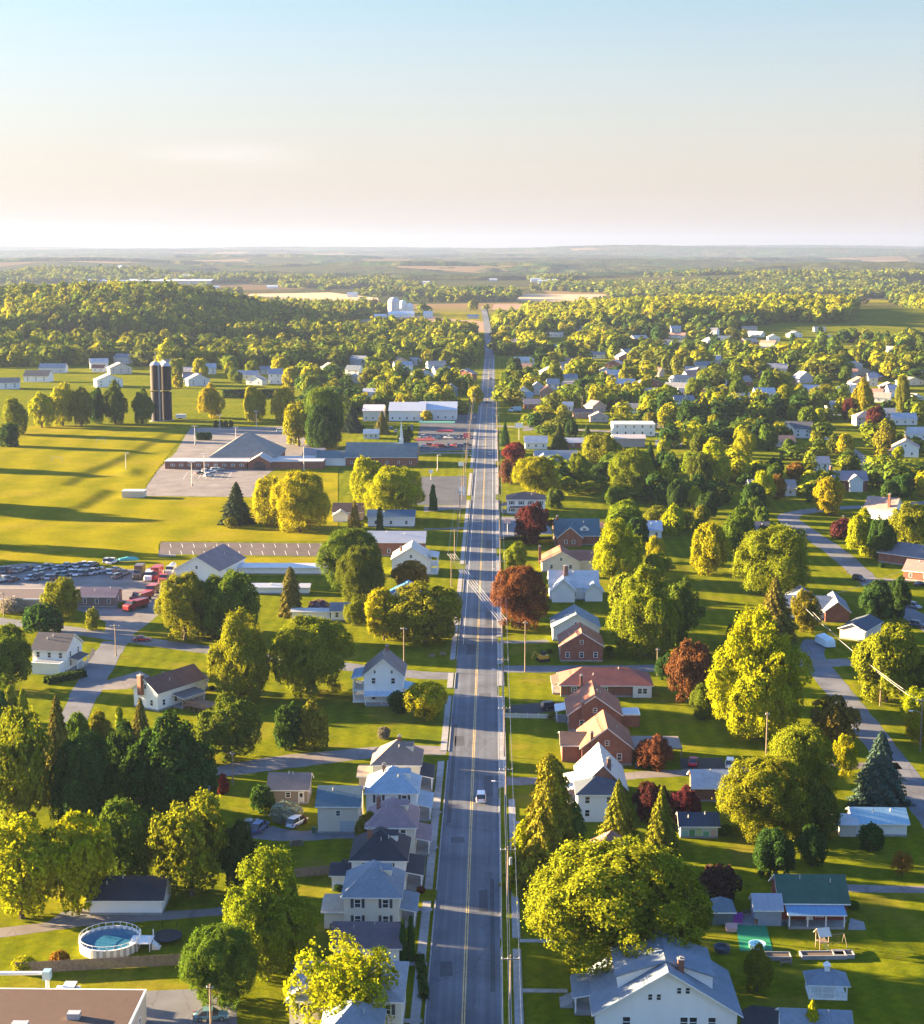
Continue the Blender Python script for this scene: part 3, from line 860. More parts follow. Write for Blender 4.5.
CROWN = {
    'maple':   [mesh_from_quads('crown', broadleaf_quads(70000, .0125, 64, .04, lr=(.075, .155), open_=.2), ['leaf']) for _ in range(2)],
    'linden':  [mesh_from_quads('crown', broadleaf_quads(65000, .0135, 70, .06, shape='oval', lr=(.07, .15), open_=.22), ['leaf'])],
    'round':   [mesh_from_quads('crown', broadleaf_quads(24000, .022, 46, .05, lr=(.08, .18), open_=.2), ['leaf']) for _ in range(3)],
    'oval':    [mesh_from_quads('crown', broadleaf_quads(20000, .024, 46, .03, shape='oval', lr=(.08, .17), open_=.2), ['leaf']) for _ in range(2)],
    'vase':    [mesh_from_quads('crown', broadleaf_quads(18000, .025, 90, .06, shape='vase', open_=.32, lr=(.055, .14)), ['leaf']) for _ in range(2)],
    'airy':    [mesh_from_quads('crown', broadleaf_quads(16000, .018, 110, .12, open_=.48, lr=(.045, .12)), ['leaf'])],
    'mid':     [mesh_from_quads('crown', broadleaf_quads(4500, .056, 40, .03, lr=(.10, .21)), ['leaf']) for _ in range(4)],
    'small':   [mesh_from_quads('crown', broadleaf_quads(1800, .09, 26, .03, lr=(.12, .23)), ['leaf']) for _ in range(4)],
    'shrub':   [mesh_from_quads('crown', broadleaf_quads(3500, .06, 40, .0, lr=(.12, .24)), ['leaf']) for _ in range(2)],
    'spruce':  [mesh_from_quads('crown', conifer_quads(24000, .025), ['needle']) for _ in range(2)],
    'cedar':   [mesh_from_quads('crown', conifer_quads(24000, .026, 9, .42, .4), ['needle']) for _ in range(2)],
    'column':  [mesh_from_quads('crown', conifer_quads(5000, .07, 7, .32, .1), ['needle'])],
}
TRUNK = {k: trunk_mesh(6, .03, .6, i) for i, k in enumerate(('maple', 'round', 'oval', 'mid', 'small', 'linden'))}
TRUNK['vase'] = trunk_mesh(9, .028, .7, 9, .33); TRUNK['airy'] = trunk_mesh(10, .026, .72, 5, .34)
TRUNK['spruce'] = TRUNK['cedar'] = TRUNK['column'] = trunk_mesh(0, .03, .9, 3)

C_YEL = (0.285, 0.290, 0.008); C_LIME = (0.180, 0.215, 0.012); C_GRN = (0.095, 0.140, 0.016); C_DKG = (0.040, 0.082, 0.018)
C_GOLD = (0.315, 0.295, 0.010); C_OLV = (0.170, 0.180, 0.015); C_CON = (0.065, 0.095, 0.018); C_BLU = (0.060, 0.100, 0.070)
C_COP = (0.160, 0.060, 0.030); C_PUR = (0.080, 0.022, 0.026); C_RED = (0.190, 0.030, 0.030); C_ORG = (0.220, 0.130, 0.020); C_BRZ = (0.155, 0.125, 0.025)

TREES = []
def tree_at(p, w, h, kind, color, label, group=None, name=None, cat='tree', rot=None):
    color = tuple(min(0.6, c * random.uniform(.9, 1.1)) for c in color)
    if name is None: name = 'conifer' if kind in ('spruce', 'cedar') else 'columnar_evergreen' if kind == 'column' else 'shrub' if kind == 'shrub' else 'tree'
    r = empty(name, p, random.uniform(0, 6.28) if rot is None else rot)
    r.scale = (w, w * random.uniform(.92, 1.08), h)
    if kind != 'shrub': link('trunk', TRUNK[kind], r)
    link('crown' if kind != 'shrub' else 'foliage', random.choice(CROWN[kind]), r, color)
    tag(r, label, cat, group)
    TREES.append((p[0], p[1], w / 2))
    return r

def tree(px, top, base, wpx, kind, color, label, group=None, name=None, cat='tree', terr=False):
    p = GH(px, base) if terr else G(px, base)
    w = wpx / scale_at(p)
    # the visible top edge of a wide crown is nearer its back: aim at the crown axis
    h = height_to(p, top + 0.02 * wpx)
    return tree_at(p, w, h, kind, color, label, group, name, cat)
# ------------------------------------------------------------------ buildings
def _mesh_window(style='sash'):
    mb = MB()
    mb.face([(-.44, -.03, .06), (.44, -.03, .06), (.44, -.03, .94), (-.44, -.03, .94)], 1)
    for x0, x1, z0, z1 in ((-.54, -.42, 0, 1), (.42, .54, 0, 1), (-.42, .42, 0, .07), (-.42, .42, .93, 1), (-.42, .42, .48, .53)):
        mb.box(x0, x1, -.07, .0, z0, z1)
    if style == 'pair': mb.box(-.06, .06, -.072, 0, .07, .93)
    return mb.mesh('window', ['trim', 'glass'])
WIN = {s: _mesh_window(s) for s in ('sash', 'pair')}
SHUT = MB().box(-.5, .5, -.05, 0, 0, 1).mesh('shutter', ['tint'])
def _mesh_door():
    mb = MB(); mb.box(-.42, .42, -.05, 0, 0, .97, 1)
    for x0, x1, z0, z1 in ((-.52, -.42, 0, 1.02), (.42, .52, 0, 1.02), (-.42, .42, .97, 1.02)): mb.box(x0, x1, -.07, 0, z0, z1, 0)
    mb.face([(-.25, -.053, .55), (.25, -.053, .55), (.25, -.053, .88), (-.25, -.053, .88)], 2)
    return mb.mesh('door', ['trim', 'tint', 'glass'])
DOOR = _mesh_door()
def _mesh_gdoor():
    mb = MB()
    for k in range(4): mb.box(-.5, .5, -.04 - (k % 2) * .01, 0, k * .25, k * .25 + .24)
    return mb.mesh('garage_door', ['tint'])
GDOOR = _mesh_gdoor()

WHITE, CREAM, TAN, GREYW = (.72, .72, .70), (.66, .60, .49), (.46, .39, .30), (.42, .43, .44)
BRICK, BRICKD = (.25, .10, .07), (.18, .075, .055)
RBRN, RGRY, RBLU, RDRK, RRED, RLGT, RPUR, RTEAL = (.15, .105, .08), (.15, .145, .15), (.145, .185, .23), (.028, .032, .042), (.235, .095, .060), (.42, .42, .42), (.20, .15, .17), (.07, .12, .145)
DARKSH = (.06, .06, .065)
HOUSES = []

def gable_roof(mb, w, d, h, rise, o=.45, t=.2, axis='y', x0=0.0, y0=0.0, z0=0.0):
    """slab roof over a w x d plan (front wall on y0); top faces material 0, edges 1"""
    if axis == 'y': half, a0, a1 = w / 2, y0 - o, y0 + d + o; P = lambda s, a, z: (x0 + s, a, z0 + z)
    else: half, a0, a1 = d / 2, x0 - w / 2 - o, x0 + w / 2 + o; P = lambda s, a, z: (a, y0 + d / 2 - s, z0 + z)
    m = rise / half; ze = h - o * m
    for sg in (-1, 1):
        e, r = (sg * (half + o), ze), (0.0, h + rise)
        et, rt = (e[0], e[1] + t), (0.0, r[1] + t)
        mb.face([P(et[0], a0, et[1]), P(rt[0], a0, rt[1]), P(rt[0], a1, rt[1]), P(et[0], a1, et[1])][::-sg], 0)
        mb.face([P(e[0], a0, e[1]), P(r[0], a0, r[1]), P(r[0], a1, r[1]), P(e[0], a1, e[1])][::sg], 1)
        mb.face([P(e[0], a0, e[1]), P(e[0], a1, e[1]), P(et[0], a1, et[1]), P(et[0], a0, et[1])], 1)
        mb.face([P(e[0], a0, e[1]), P(r[0], a0, r[1]), P(rt[0], a0, rt[1]), P(et[0], a0, et[1])], 1)
        mb.face([P(e[0], a1, e[1]), P(r[0], a1, r[1]), P(rt[0], a1, rt[1]), P(et[0], a1, et[1])], 1)

def hip_roof(mb, w, d, h, rise, o=.5, t=.2, x0=0.0, y0=0.0, peak=False, z0=0.0):
    hw, hd = w / 2 + o, d / 2 + o; cy = y0 + d / 2
    k = 0.0 if peak else 1.0
    if hw >= hd: r1, r2 = (x0 - (hw - hd) * k, cy), (x0 + (hw - hd) * k, cy)
    else: r1, r2 = (x0, cy - (hd - hw) * k), (x0, cy + (hd - hw) * k)
    ze = h - o * rise / (min(w, d) / 2) + t; zr = h + rise + t
    ze, zr = ze + z0, zr + z0
    c = [(x0 - hw, cy - hd), (x0 + hw, cy - hd), (x0 + hw, cy + hd), (x0 - hw, cy + hd)]
    E = [(*p, ze) for p in c]; B = [(*p, ze - t) for p in c]
    A1, A2 = (*r1, zr), (*r2, zr)
    if hw >= hd: F = [[E[0], E[1], A2, A1], [E[1], E[2], A2], [E[2], E[3], A1, A2], [E[3], E[0], A1]]
    else: F = [[E[0], E[1], A1], [E[1], E[2], A2, A1], [E[2], E[3], A2], [E[3], E[0], A1, A2]]
    for f in F:
        f2 = [f[0]]
        for q in f[1:]:
            if (Vector(q) - Vector(f2[-1])).length > 1e-4: f2.append(q)
        if (Vector(f2[0]) - Vector(f2[-1])).length < 1e-4: f2.pop()
        mb.face(f2, 0)
    for i in range(4): mb.face([B[i], B[(i + 1) % 4], E[(i + 1) % 4], E[i]], 1)
    mb.face(B[::-1], 1)

class House: pass
def side_frame(H, s):
    return {'F': ((0, 0, 0), 0.0, H.w), 'L': ((-H.w / 2, H.d / 2, 0), -math.pi / 2, H.d), 'R': ((H.w / 2, H.d / 2, 0), math.pi / 2, H.d), 'B': ((0, H.d, 0), math.pi, H.w)}[s]
def on_side(H, s, u, out, z):
    (ox, oy, _), a, _w = side_frame(H, s)
    return (ox + u * math.cos(a) + out * math.sin(a), oy + u * math.sin(a) - out * math.cos(a), z), a

def window(H, s, u, z, ww=.95, wh=1.45, shut=False, style='sash'):
    p, a = on_side(H, s, u, 0.0, z)
    o = link('window', WIN[style], H.root, None, p, a); o.scale = (ww, 1, wh)
    if shut:
        for k in (-1, 1):
            q, _ = on_side(H, s, u + k * (ww / 2 + .34), 0.0, z)
            sh = link('shutter', SHUT, H.root, DARKSH, q, a); sh.scale = (.42, 1, wh)
def door(H, s, u, col=(.16, .05, .04), z=.15):
    p, a = on_side(H, s, u, 0.0, z)
    o = link('door', DOOR, H.root, col, p, a); o.scale = (1.0, 1, 2.1)
def garage_door(H, s, u, w=2.7, h=2.2, col=(.6, .6, .58)):
    p, a = on_side(H, s, u, 0.0, .02)
    o = link('garage_door', GDOOR, H.root, col, p, a); o.scale = (w, 1, h)
def window_row(H, s, n, storeys, shut=False, ww=.95, wh=1.4):
    _, _, L = side_frame(H, s)
    zs = [1.0] if storeys == 1 else [1.0, H.h - 1.95]
    if storeys == 1 and H.h < 2.6: wh = min(wh, .9); zs = [1.0]
    for z in zs:
        for k in range(n): window(H, s, (k + .5) / n * L - L / 2, z, ww, wh, shut)
def chimney(H, x, y, z1, w=.75, col=(.22, .10, .075)):
    mb = MB(); mb.box(-w / 2, w / 2, -w / 2, w / 2, H.h - 1.0, z1, 0)
    mb.box(-w / 2 - .07, w / 2 + .07, -w / 2 - .07, w / 2 + .07, z1, z1 + .14, 1); mb.box(-.18, .18, -.18, .18, z1 + .14, z1 + .4, 1)
    mb.build('chimney', ['brick', 'concrete'], H.root, col, (x, y, 0))
def porch(H, s, u0, u1, depth, z=2.5, rc=None, rm='shingle', posts=3, rail=True, storeys=1, drop=.55):
    (_, a) = on_side(H, s, 0, 0, 0)
    p, a = on_side(H, s, 0, 0.004, 0)
    mb = MB(); t = .16; top = z * storeys + (.0 if storeys == 1 else .3)
    q = [(u0 - .2, -depth - .3, top), (u1 + .2, -depth - .3, top), (u1 + .2, -.01, top + drop), (u0 - .2, -.01, top + drop)]
    mb.face([(x, y, zz + t) for x, y, zz in q], 0); mb.face(q[::-1], 1)
    for i in range(4):
        j = (i + 1) % 4; mb.face([q[i], q[j], (q[j][0], q[j][1], q[j][2] + t), (q[i][0], q[i][1], q[i][2] + t)], 1)
    mb.build('porch_roof', [rm, 'trim'], H.root, rc or H.rc, p, a)
    mb = MB(); mb.box(u0, u1, -depth, -.01, .0, .35)
    if storeys == 2: mb.box(u0, u1, -depth, -.01, z + .1, z + .28)
    mb.build('porch_floor', ['concrete' if storeys == 1 else 'trim'], H.root, None, p, a)
    for k in range(posts):
        u = u0 + .12 + (u1 - u0 - .24) * (k / max(1, posts - 1))
        MB().box(u - .09, u + .09, -depth + .05, -depth + .23, .35, top + .02).build('porch_post', ['trim'], H.root, None, p, a)
    if rail:
        for zz in ([.35] if storeys == 1 else [.35, z + .28]):
            mb = MB(); mb.box(u0 + .1, u1 - .1, -depth + .11, -depth + .17, zz + .85, zz + .92)
            n = int((u1 - u0) / .35)
            for k in range(n):
                u = u0 + .2 + k * .35; mb.box(u - .025, u + .025, -depth + .12, -depth + .16, zz, zz + .85)
            mb.build('porch_rail', ['trim'], H.root, None, p, a)
def dormer(H, s, u, si, w=1.8, hgt=1.3, wc=None, rc=None, roof='gable'):
    """gabled dormer on the slope above side s, its face si metres inside the wall"""
    half = (min(H.w, H.d) / 2) if H.roof == 'hip' else (H.w / 2 if H.roof == 'gy' else H.d / 2)
    m = H.rise / half
    z = H.h + m * si
    p, a = on_side(H, s, u, -si, 0)
    mb = MB(); r = w * .32
    back = min(half - si, (hgt + r) / m + .2)
    mb.prism([(-w / 2, 0, z), (w / 2, 0, z), (w / 2, 0, z + hgt), (0, 0, z + hgt + r), (-w / 2, 0, z + hgt)], (0, back, 0))
    o = mb.build('dormer', ['siding'], H.root, wc or H.wc, p, a)
    mb = MB(); gable_roof(mb, w, back, z + hgt, r, .18, .1, 'y')
    mb.build('dormer_roof', ['shingle', 'trim'], o, rc or H.rc)
    f = link('window', WIN['sash'], o, None, (0, -.004, z + .28), 0); f.scale = (w * .4, 1, hgt * .75)

def block(label, px, py=None, wpx=None, d=9, h=5.5, roof='gy', rise=3, wc=WHITE, rc=RGRY, eave=None, wm='siding', rm='shingle', yaw=0.0,
          win=(2, 2), side=2, shut=False, dr=None, name='house', cat='house', group=None, w=None, o=.45, root=None, loc=None, terr=False, gwin=True, t=.2):
    """a walled and roofed volume; with root given it is a wing of that house (loc = its front centre in the house's own frame)"""
    H = House()
    if root is None:
        if terr: p = GH(px, py)
        elif eave is not None: p = G(px, eave, h); p.z = 0
        else: p = G(px, py)
        H.root = empty(name, p, R(yaw)); tag(H.root, label, cat, group)
        if w is None: w = wpx / scale_at((p.x, p.y, (h if eave is not None else 0)))
        H.p = p; H.base = (0, 0)
        HOUSES.append((p.x - math.sin(R(yaw)) * d / 2, p.y + math.cos(R(yaw)) * d / 2, max(w, d) * .62))
    else: H.root = root
    H.w, H.d, H.h, H.rise, H.roof, H.wc, H.rc = w, d, h, rise, roof, wc, rc
    ox, oy = (0, 0) if loc is None else loc
    mb = MB()
    if roof == 'gy': mb.prism([(ox - w / 2, oy, -.1), (ox + w / 2, oy, -.1), (ox + w / 2, oy, h), (ox, oy, h + rise), (ox - w / 2, oy, h)], (0, d, 0))
    elif roof == 'gx': mb.prism([(ox - w / 2, oy, -.1), (ox - w / 2, oy, h), (ox - w / 2, oy + d / 2, h + rise), (ox - w / 2, oy + d, h), (ox - w / 2, oy + d, -.1)], (w, 0, 0))
    else: mb.box(ox - w / 2, ox + w / 2, oy, oy + d, -.1, h)
    H.wall = mb.build('wall', [wm], H.root, wc)
    mb = MB()
    if roof in ('gy', 'gx'): gable_roof(mb, w, d, h, rise, o, t, roof[1], ox, oy)
    elif roof in ('hip', 'pyr'): hip_roof(mb, w, d, h, rise, o, t, ox, oy, roof == 'pyr'); H.roof = 'hip'
    elif roof == 'flat':
        mb.box(ox - w / 2 - .12, ox + w / 2 + .12, oy - .12, oy + d + .12, h - .25, h + .12, 1)
        mb.box(ox - w / 2 + .15, ox + w / 2 - .15, oy + .15, oy + d - .15, h + .05, h + .125, 0)
    H.ro = mb.build('roof', [rm, 'trim'], H.root, rc)
    if root is None and not terr and H.p.y < 640 and roof in ('gx', 'gy', 'hip'):
        MB().box(-w / 2 - .06, w / 2 + .06, -.06, d + .06, -.1, .38).build('foundation', ['concrete'], H.root)
        for k in range(2):     # vent pipes standing on the roof slope
            u = random.uniform(-.3, .3) * w; v = d * random.uniform(.25, .45) if roof != 'gy' else d * random.uniform(.3, .8)
            half = d / 2 if roof == 'gx' else w / 2 if roof == 'gy' else min(w, d) / 2
            s = v if roof == 'gx' else (w / 2 - abs(u)) if roof == 'gy' else min(v, w / 2 - abs(u))
            zz = h + rise * min(1, s / half)
            MB().cyl((u, v, zz - .1), (u, v, zz + .75), .09, n=8).build('vent_pipe', ['steel'], H.ro)
    if roof == 'gy' and gwin and root is None and rise > 1.8: window(H, 'F', 0, h + .35, .8, 1.05)
    if win and root is None: window_row(H, 'F', win[0], win[1], shut)
    if side and root is None: window_row(H, 'L', side, win[1] if win else 1); window_row(H, 'R', side, win[1] if win else 1)
    if dr: door(H, *dr)
    return H
# ------------------------------------------------------------------ houses along the west side of the main road, near to far
H = block('cream two-storey house with grey-blue hip roof behind the sparse yellow tree', 345, eave=1000, wpx=112, d=11, h=5.6, roof='hip', rise=2.6, wc=CREAM, rc=(.22, .24, .27), win=(4, 2), shut=True)
H = block('pyramid-roofed shed whose pale blue-grey roof tip pokes up at the picture base', 349, eave=1042, wpx=58, d=8.5, h=5.6, roof='hip', rise=2.9, wc=WHITE, rc=RBLU, win=(2, 2), name='house')
H.root['label'] = 'house of which only the pale blue-grey hip roof tip shows at the lower frame edge'
H = block('low garage with purple-grey gable roof tucked before the cream four-square house', 366, eave=947, wpx=66, d=7.5, h=2.6, roof='gx', rise=2.0, wc=WHITE, rc=(.10, .085, .10), win=None, side=1, name='garage', cat='garage')
H = block('cream four-square house with blue-grey hip roof and dark shutters', 371.5, eave=895.5, wpx=56, d=9.5, h=5.5, roof='hip', rise=3.3, wc=CREAM, rc=RBLU, win=(2, 2), side=2, shut=True)
dormer(H, 'R', 0, 1.5); porch(H, 'R', -3.8, 3.0, 2.3, 2.5); door(H, 'R', 0)
block('', 0, w=3.0, d=6, h=2.7, roof='gx', rise=.7, wc=CREAM, rc=(.36, .29, .22), root=H.root, loc=(-H.w / 2 - 1.51, .6)); H.pz = 0
H = block('white four-square house with navy hip roof and tall brick chimney', 378.5, eave=859, wpx=54, d=9.5, h=5.5, roof='hip', rise=3.3, wc=WHITE, rc=RDRK, win=(2, 2), side=2)
dormer(H, 'R', 0, 1.5); porch(H, 'R', -4.4, 3.4, 2.6, 2.6); chimney(H, -1.6, 3.3, 9.2)
block('', 0, w=3.2, d=5, h=2.6, roof='gx', rise=.8, wc=WHITE, rc=RDRK, root=H.root, loc=(-H.w / 2 - 1.61, .4))
H = block('four-square house with faded pink-purple hip roof', 391, eave=826, wpx=48, d=9, h=5.4, roof='hip', rise=3.2, wc=CREAM, rc=RPUR, win=(2, 2), side=2)
dormer(H, 'R', 0, 1.4); porch(H, 'R', -4.0, 3.4, 2.4, 2.5); chimney(H, -2.4, 4.5, 9.0, .6)
H = block('pale four-square house with light blue hip roof', 391.5, eave=792, wpx=51, d=9, h=5.5, roof='hip', rise=3.2, wc=WHITE, rc=(.22, .31, .39), win=(2, 2), side=2, shut=True)
dormer(H, 'R', 0, 1.4); porch(H, 'R', -4.2, 3.4, 2.4, 2.5); chimney(H, -1.6, 4.5, 9.0, .6)
H = block('tan four-square house with brown hip roof beside the gravel lane', 396, eave=764, wpx=47, d=9, h=5.4, roof='hip', rise=3.2, wc=CREAM, rc=(.17, .135, .12), win=(2, 2), side=2)
dormer(H, 'R', 0, 1.4); porch(H, 'R', -4.2, 3.4, 2.4, 2.5, rc=RDRK); chimney(H, .4, 4.6, 9.3, .6)
block('', 0, w=2.6, d=6, h=2.8, roof='gx', rise=.7, wc=TAN, rc=(.34, .26, .20), root=H.root, loc=(-H.w / 2 - 1.31, .6))
H = block('long beige barn garage with dark slate gable roof', 338, eave=806, wpx=41, d=9.5, h=5.0, roof='gx', rise=1.9, wc=(.58, .53, .44), rc=RTEAL, win=None, side=1, name='garage', cat='garage')
window(H, 'F', 0, 3.2, .8, 1.0); garage_door(H, 'F', 1.6, 2.6, 2.3, (.35, .42, .46))
H = block('brown clapboard garage with a brown gable roof beside the white shrub', 288, eave=789, wpx=39, d=6.5, h=2.8, roof='gx', rise=1.9, wc=(.22, .18, .15), rc=(.17, .14, .13), win=None, side=1, name='garage', cat='garage')
window(H, 'F', 0, 1.2, .9, 1.0); door(H, 'F', 2.4, (.5, .5, .48))
H = block('white gabled farmhouse with grey-brown roof and blue porches by the side street', 383.5, 704, 39, d=10, h=6.6, roof='gy', rise=3.6, wc=WHITE, rc=(.17, .14, .13), win=(2, 2), side=2, gwin=False)
for u in (-1.9, 1.9): window(H, 'F', u, 7.0, .5, .8)
porch(H, 'F', -4, 3.4, 2.0, 2.3, rc=(.36, .44, .52)); porch(H, 'L', -4, 4, 2.6, 2.6, rc=(.25, .36, .45), storeys=2); porch(H, 'R', -3, 3, 2.2, 2.5, rc=(.25, .40, .50)); chimney(H, .3, 8.5, 11.2, .6)
H = block('small cottage with bright blue gable roof among trees', 407, 607, 34, d=8, h=3.4, roof='gy', rise=2.6, wc=WHITE, rc=(.05, .19, .37), win=(2, 1), side=1)
H = block('white outbuilding with slate gable roof beside the lilac', 343, 621, 24, d=6, h=2.8, roof='gx', rise=1.6, wc=WHITE, rc=(.13, .15, .18), win=(2, 1), side=1, name='outbuilding', cat='outbuilding')
H = block('long low white shed with flat roof by the lilac', 311, 620, 38, d=4, h=2.3, roof='gx', rise=.5, wc=WHITE, rc=(.45, .44, .43), win=None, side=0, name='shed', cat='shed')
H = block('white-painted house with pale lit gable roof and side porch above the main road', 411, 575, 38, d=12, h=5.0, roof='gy', rise=3.6, wc=WHITE, rc=(.40, .38, .35), rm='metal_roof', win=(3, 1), side=2)
porch(H, 'R', -5, 4, 2.4, 2.5, rc=(.4, .4, .4), storeys=2); chimney(H, -3.2, 3.4, 8.2, .7)
H = block('red brick hall with wide pale metal roof', 396, 556, 57, d=12, h=4.6, roof='gx', rise=2.6, wc=BRICK, rc=(.42, .42, .42), wm='brick', rm='metal_roof', win=(4, 1), side=1, name='brick_building', cat='building')
H = block('white workshop with navy roof behind the brick hall', 391, 527, 46, d=8, h=3.8, roof='gx', rise=1.9, wc=WHITE, rc=(.06, .12, .19), win=(3, 1), side=1, name='workshop', cat='workshop')
H = block('brown-roofed bungalow with white gabled carport shaded by maples', 348, 520, 30, d=10, h=3.0, roof='gx', rise=2.6, wc=(.35, .25, .2), rc=(.115, .075, .062), win=(2, 1), side=1)
block('', 0, w=5.2, d=4, h=2.4, roof='gy', rise=1.6, wc=WHITE, rc=(.35, .33, .31), root=H.root, loc=(-2.6, -4))
# church
H = block('long church with slate-blue roof, white steeple and brick end', 381, 466, 71, d=20, h=4.2, roof='gx', rise=5.6, wc=BRICK, rc=RTEAL, wm='brick', win=(6, 1), side=2, name='church', cat='church')
block('', 0, w=13.5, d=12, h=3.6, roof='gx', rise=2.8, wc=WHITE, rc=RTEAL, root=H.root, loc=(-H.w / 2 - 6.76, .4))
mb = MB(); mb.box(-.95, .95, -.95, .95, 0, 3.4); mb.box(-.7, .7, -.7, .7, 3.4, 5.2); mb.quadgrid([[(-.7, -.7, 5.2), (.7, -.7, 5.2), (.7, .7, 5.2), (-.7, .7, 5.2)], [(-.03, -.03, 12), (.03, -.03, 12), (.03, .03, 12), (-.03, .03, 12)]])
mb.build('steeple', ['trim'], H.root, None, (H.w / 2 - 7.6, 10, H.h + 4.2))
# hall with brick walls and big hipped roof
H = block('wide brick community hall with tall grey hipped roof and arched entrance', 243, 466, 66, d=34, h=4.4, roof='pyr', rise=10.0, wc=BRICK, rc=(.19, .185, .17), wm='brick', win=None, side=0, name='community_hall', cat='hall', o=.8)
H2 = block('', 0, w=38, d=10, h=3.6, roof='flat', rise=0, wc=BRICK, rc=(.44, .41, .39), root=H.root, loc=(-15.6, -10.5), wm='brick', rm='tint')
H3 = block('', 0, w=24, d=18, h=3.6, roof='flat', rise=0, wc=BRICK, rc=(.44, .41, .39), root=H.root, loc=(26.5, -9.5), wm='brick', rm='tint')
H4 = block('', 0, w=10, d=12, h=3.6, roof='gy', rise=2.9, wc=BRICK, rc=(.40, .36, .33), root=H.root, loc=(9.5, -12.6), wm='brick')
mb = MB(); mb.prism([(math.cos(t) * 2.9, 0, 1.6 + math.sin(t) * 2.3) for t in [math.pi * k / 10 for k in range(11)]] + [(-2.9, 0, 0.05), (2.9, 0, 0.05)], (0, -.05, 0))
mb.build('entrance_arch', ['glass'], H.root, None, (9.5, -12.61, 0))
for k in range(9):
    o = link('window', WIN['pair'], H.root, None, (-31 + k * 4, -10.51, 1.2), 0); o.scale = (1.6, 1, 1.2)
mb = MB(); mb.box(-3, 3, -.1, 2.5, 0, 2.4); mb.build('roof_vent', ['trim'], H.root, None, (-1, -.35, 4.0)) if False else None
H = block('grey gabled annex joining the community hall to the church', 313, 463, 20, d=14, h=3.6, roof='gx', rise=2.6, wc=BRICK, rc=(.2, .2, .21), wm='brick', win=(3, 1), side=1, name='annex', cat='building')
H = block('tan concrete equipment shed at the corner of the hall lot', 133, 498, 22, d=5, h=2.8, roof='flat', rise=0, wc=(.55, .48, .38), rc=(.6, .57, .52), rm='tint', win=None, side=0, name='equipment_shed', cat='shed')
# long warehouse
H = block('long white commercial warehouse, west half with pale ribbed roof', 407, 421, 36, d=24, h=6, roof='gx', rise=4.0, wc=WHITE, rc=(.46, .48, .50), rm='metal_roof', win=(5, 1), side=0, name='warehouse', cat='warehouse')
H.root['label'] = 'wide white warehouse with blue-grey ribbed roof, directly behind the church steeple'
H = block('white warehouse with pale blue-grey roof and display gable facing the main road', 438, 420, 37, d=24, h=6, roof='gx', rise=3.8, wc=(.66, .64, .6), rc=(.40, .45, .50), rm='metal_roof', win=(5, 1), side=0, name='warehouse', cat='warehouse')
H = block('cream end block of the warehouse row with low pale roof', 373, 421, 20, d=22, h=6, roof='gx', rise=2.6, wc=CREAM, rc=(.55, .52, .49), rm='metal_roof', win=(3, 1), side=0, name='warehouse', cat='warehouse')
H = block('plain pale storehouse with low grey roof behind the warehouse row', 371, 399, 16, d=14, h=4.6, roof='gx', rise=2, wc=WHITE, rc=(.40, .41, .43), rm='metal_roof', win=(3, 1), side=0, name='storehouse', cat='building')
H = block('light blue prefab office with white windows before the conifers', 372, 441 + 1, 15, d=7, h=3.0, roof='gx', rise=1.8, wc=(.45, .55, .62), rc=(.3, .38, .44), win=(3, 1), side=1, name='office', cat='office', yaw=0)
H.root.location = G(371, 439)
H = block('dark teal two-storey shop beside the road under tall trees', 451, 397, 12, d=9, h=6, roof='gy', rise=2.6, wc=(.10, .17, .22), rc=(.05, .07, .09), win=(2, 2), side=1)

# ------------------------------------------------------------------ far west side
H = block('white two-storey house with dark roof at the fork of the side street', 50, 671, 36, d=9, h=5.2, roof='gx', rise=3.0, wc=WHITE, rc=(.09, .085, .09), win=(3, 2), side=2, yaw=-10)
block('', 0, w=7, d=3.2, h=2.7, roof='flat', rise=0, wc=WHITE, rc=(.14, .18, .23), root=H.root, loc=(.4, -3.21), rm='shingle'); porch(H, 'R', -3, 3, 2.2, 2.5)
H = block('white gabled ranch house with chocolate roof and brown deck', 146, 709, 33, d=15, h=4.2, roof='gy', rise=2.6, wc=WHITE, rc=(.125, .068, .055), win=(2, 1), side=4, yaw=-33)
chimney(H, -1.0, -.4, 7.6, 1.1); porch(H, 'R', -3, 4, 3.2, 2.3, rc=(.1, .1, .11))
mb = MB(); mb.box(0, 7, -4, 1, 1.2, 1.4)
for k in range(5): mb.box(.2 + k * 1.6, .35 + k * 1.6, -3.9, -3.75, 0, 2.3)
mb.box(0, 7, -4.0, -3.93, 1.9, 2.3); mb.build('deck', ['tint'], H.root, (.22, .12, .07), (H.w / 2 + 3.3, 8, 0))
H = block('tiny grey-roofed garden shed beside the brown deck', 199, 690, 13, d=3, h=2.1, roof='gy', rise=1.1, wc=(.45, .42, .38), rc=(.14, .12, .11), win=None, side=0, name='shed', cat='shed')
H = block('white gabled barn with one pink-lit slope beside the salvage yard', 197, 583, 47, d=22, h=4.0, roof='gy', rise=4.0, wc=WHITE, rc=(.20, .15, .15), win=None, side=2, name='barn', cat='barn', yaw=-12)
H = block('low workshop with purple-grey roof in the salvage yard', 97, 607, 36, d=9, h=3.0, roof='gx', rise=1.6, wc=(.16, .13, .12), rc=(.14, .11, .14), win=(3, 1), side=1, name='workshop', cat='workshop')
H = block('long flat brown-roofed shed along the salvage yard lane', 22, 611, 82, d=14, h=3.4, roof='flat', rise=0, wc=(.30, .24, .2), rc=(.11, .085, .08), rm='tint', win=None, side=0, name='shed', cat='shed')
H = block('long white roofed poultry house beyond the barn', 290, 574.5, 118, d=5, h=2.2, roof='gx', rise=.8, wc=WHITE, rc=(.62, .60, .57), rm='metal_roof', win=None, side=0, name='poultry_house', cat='shed')
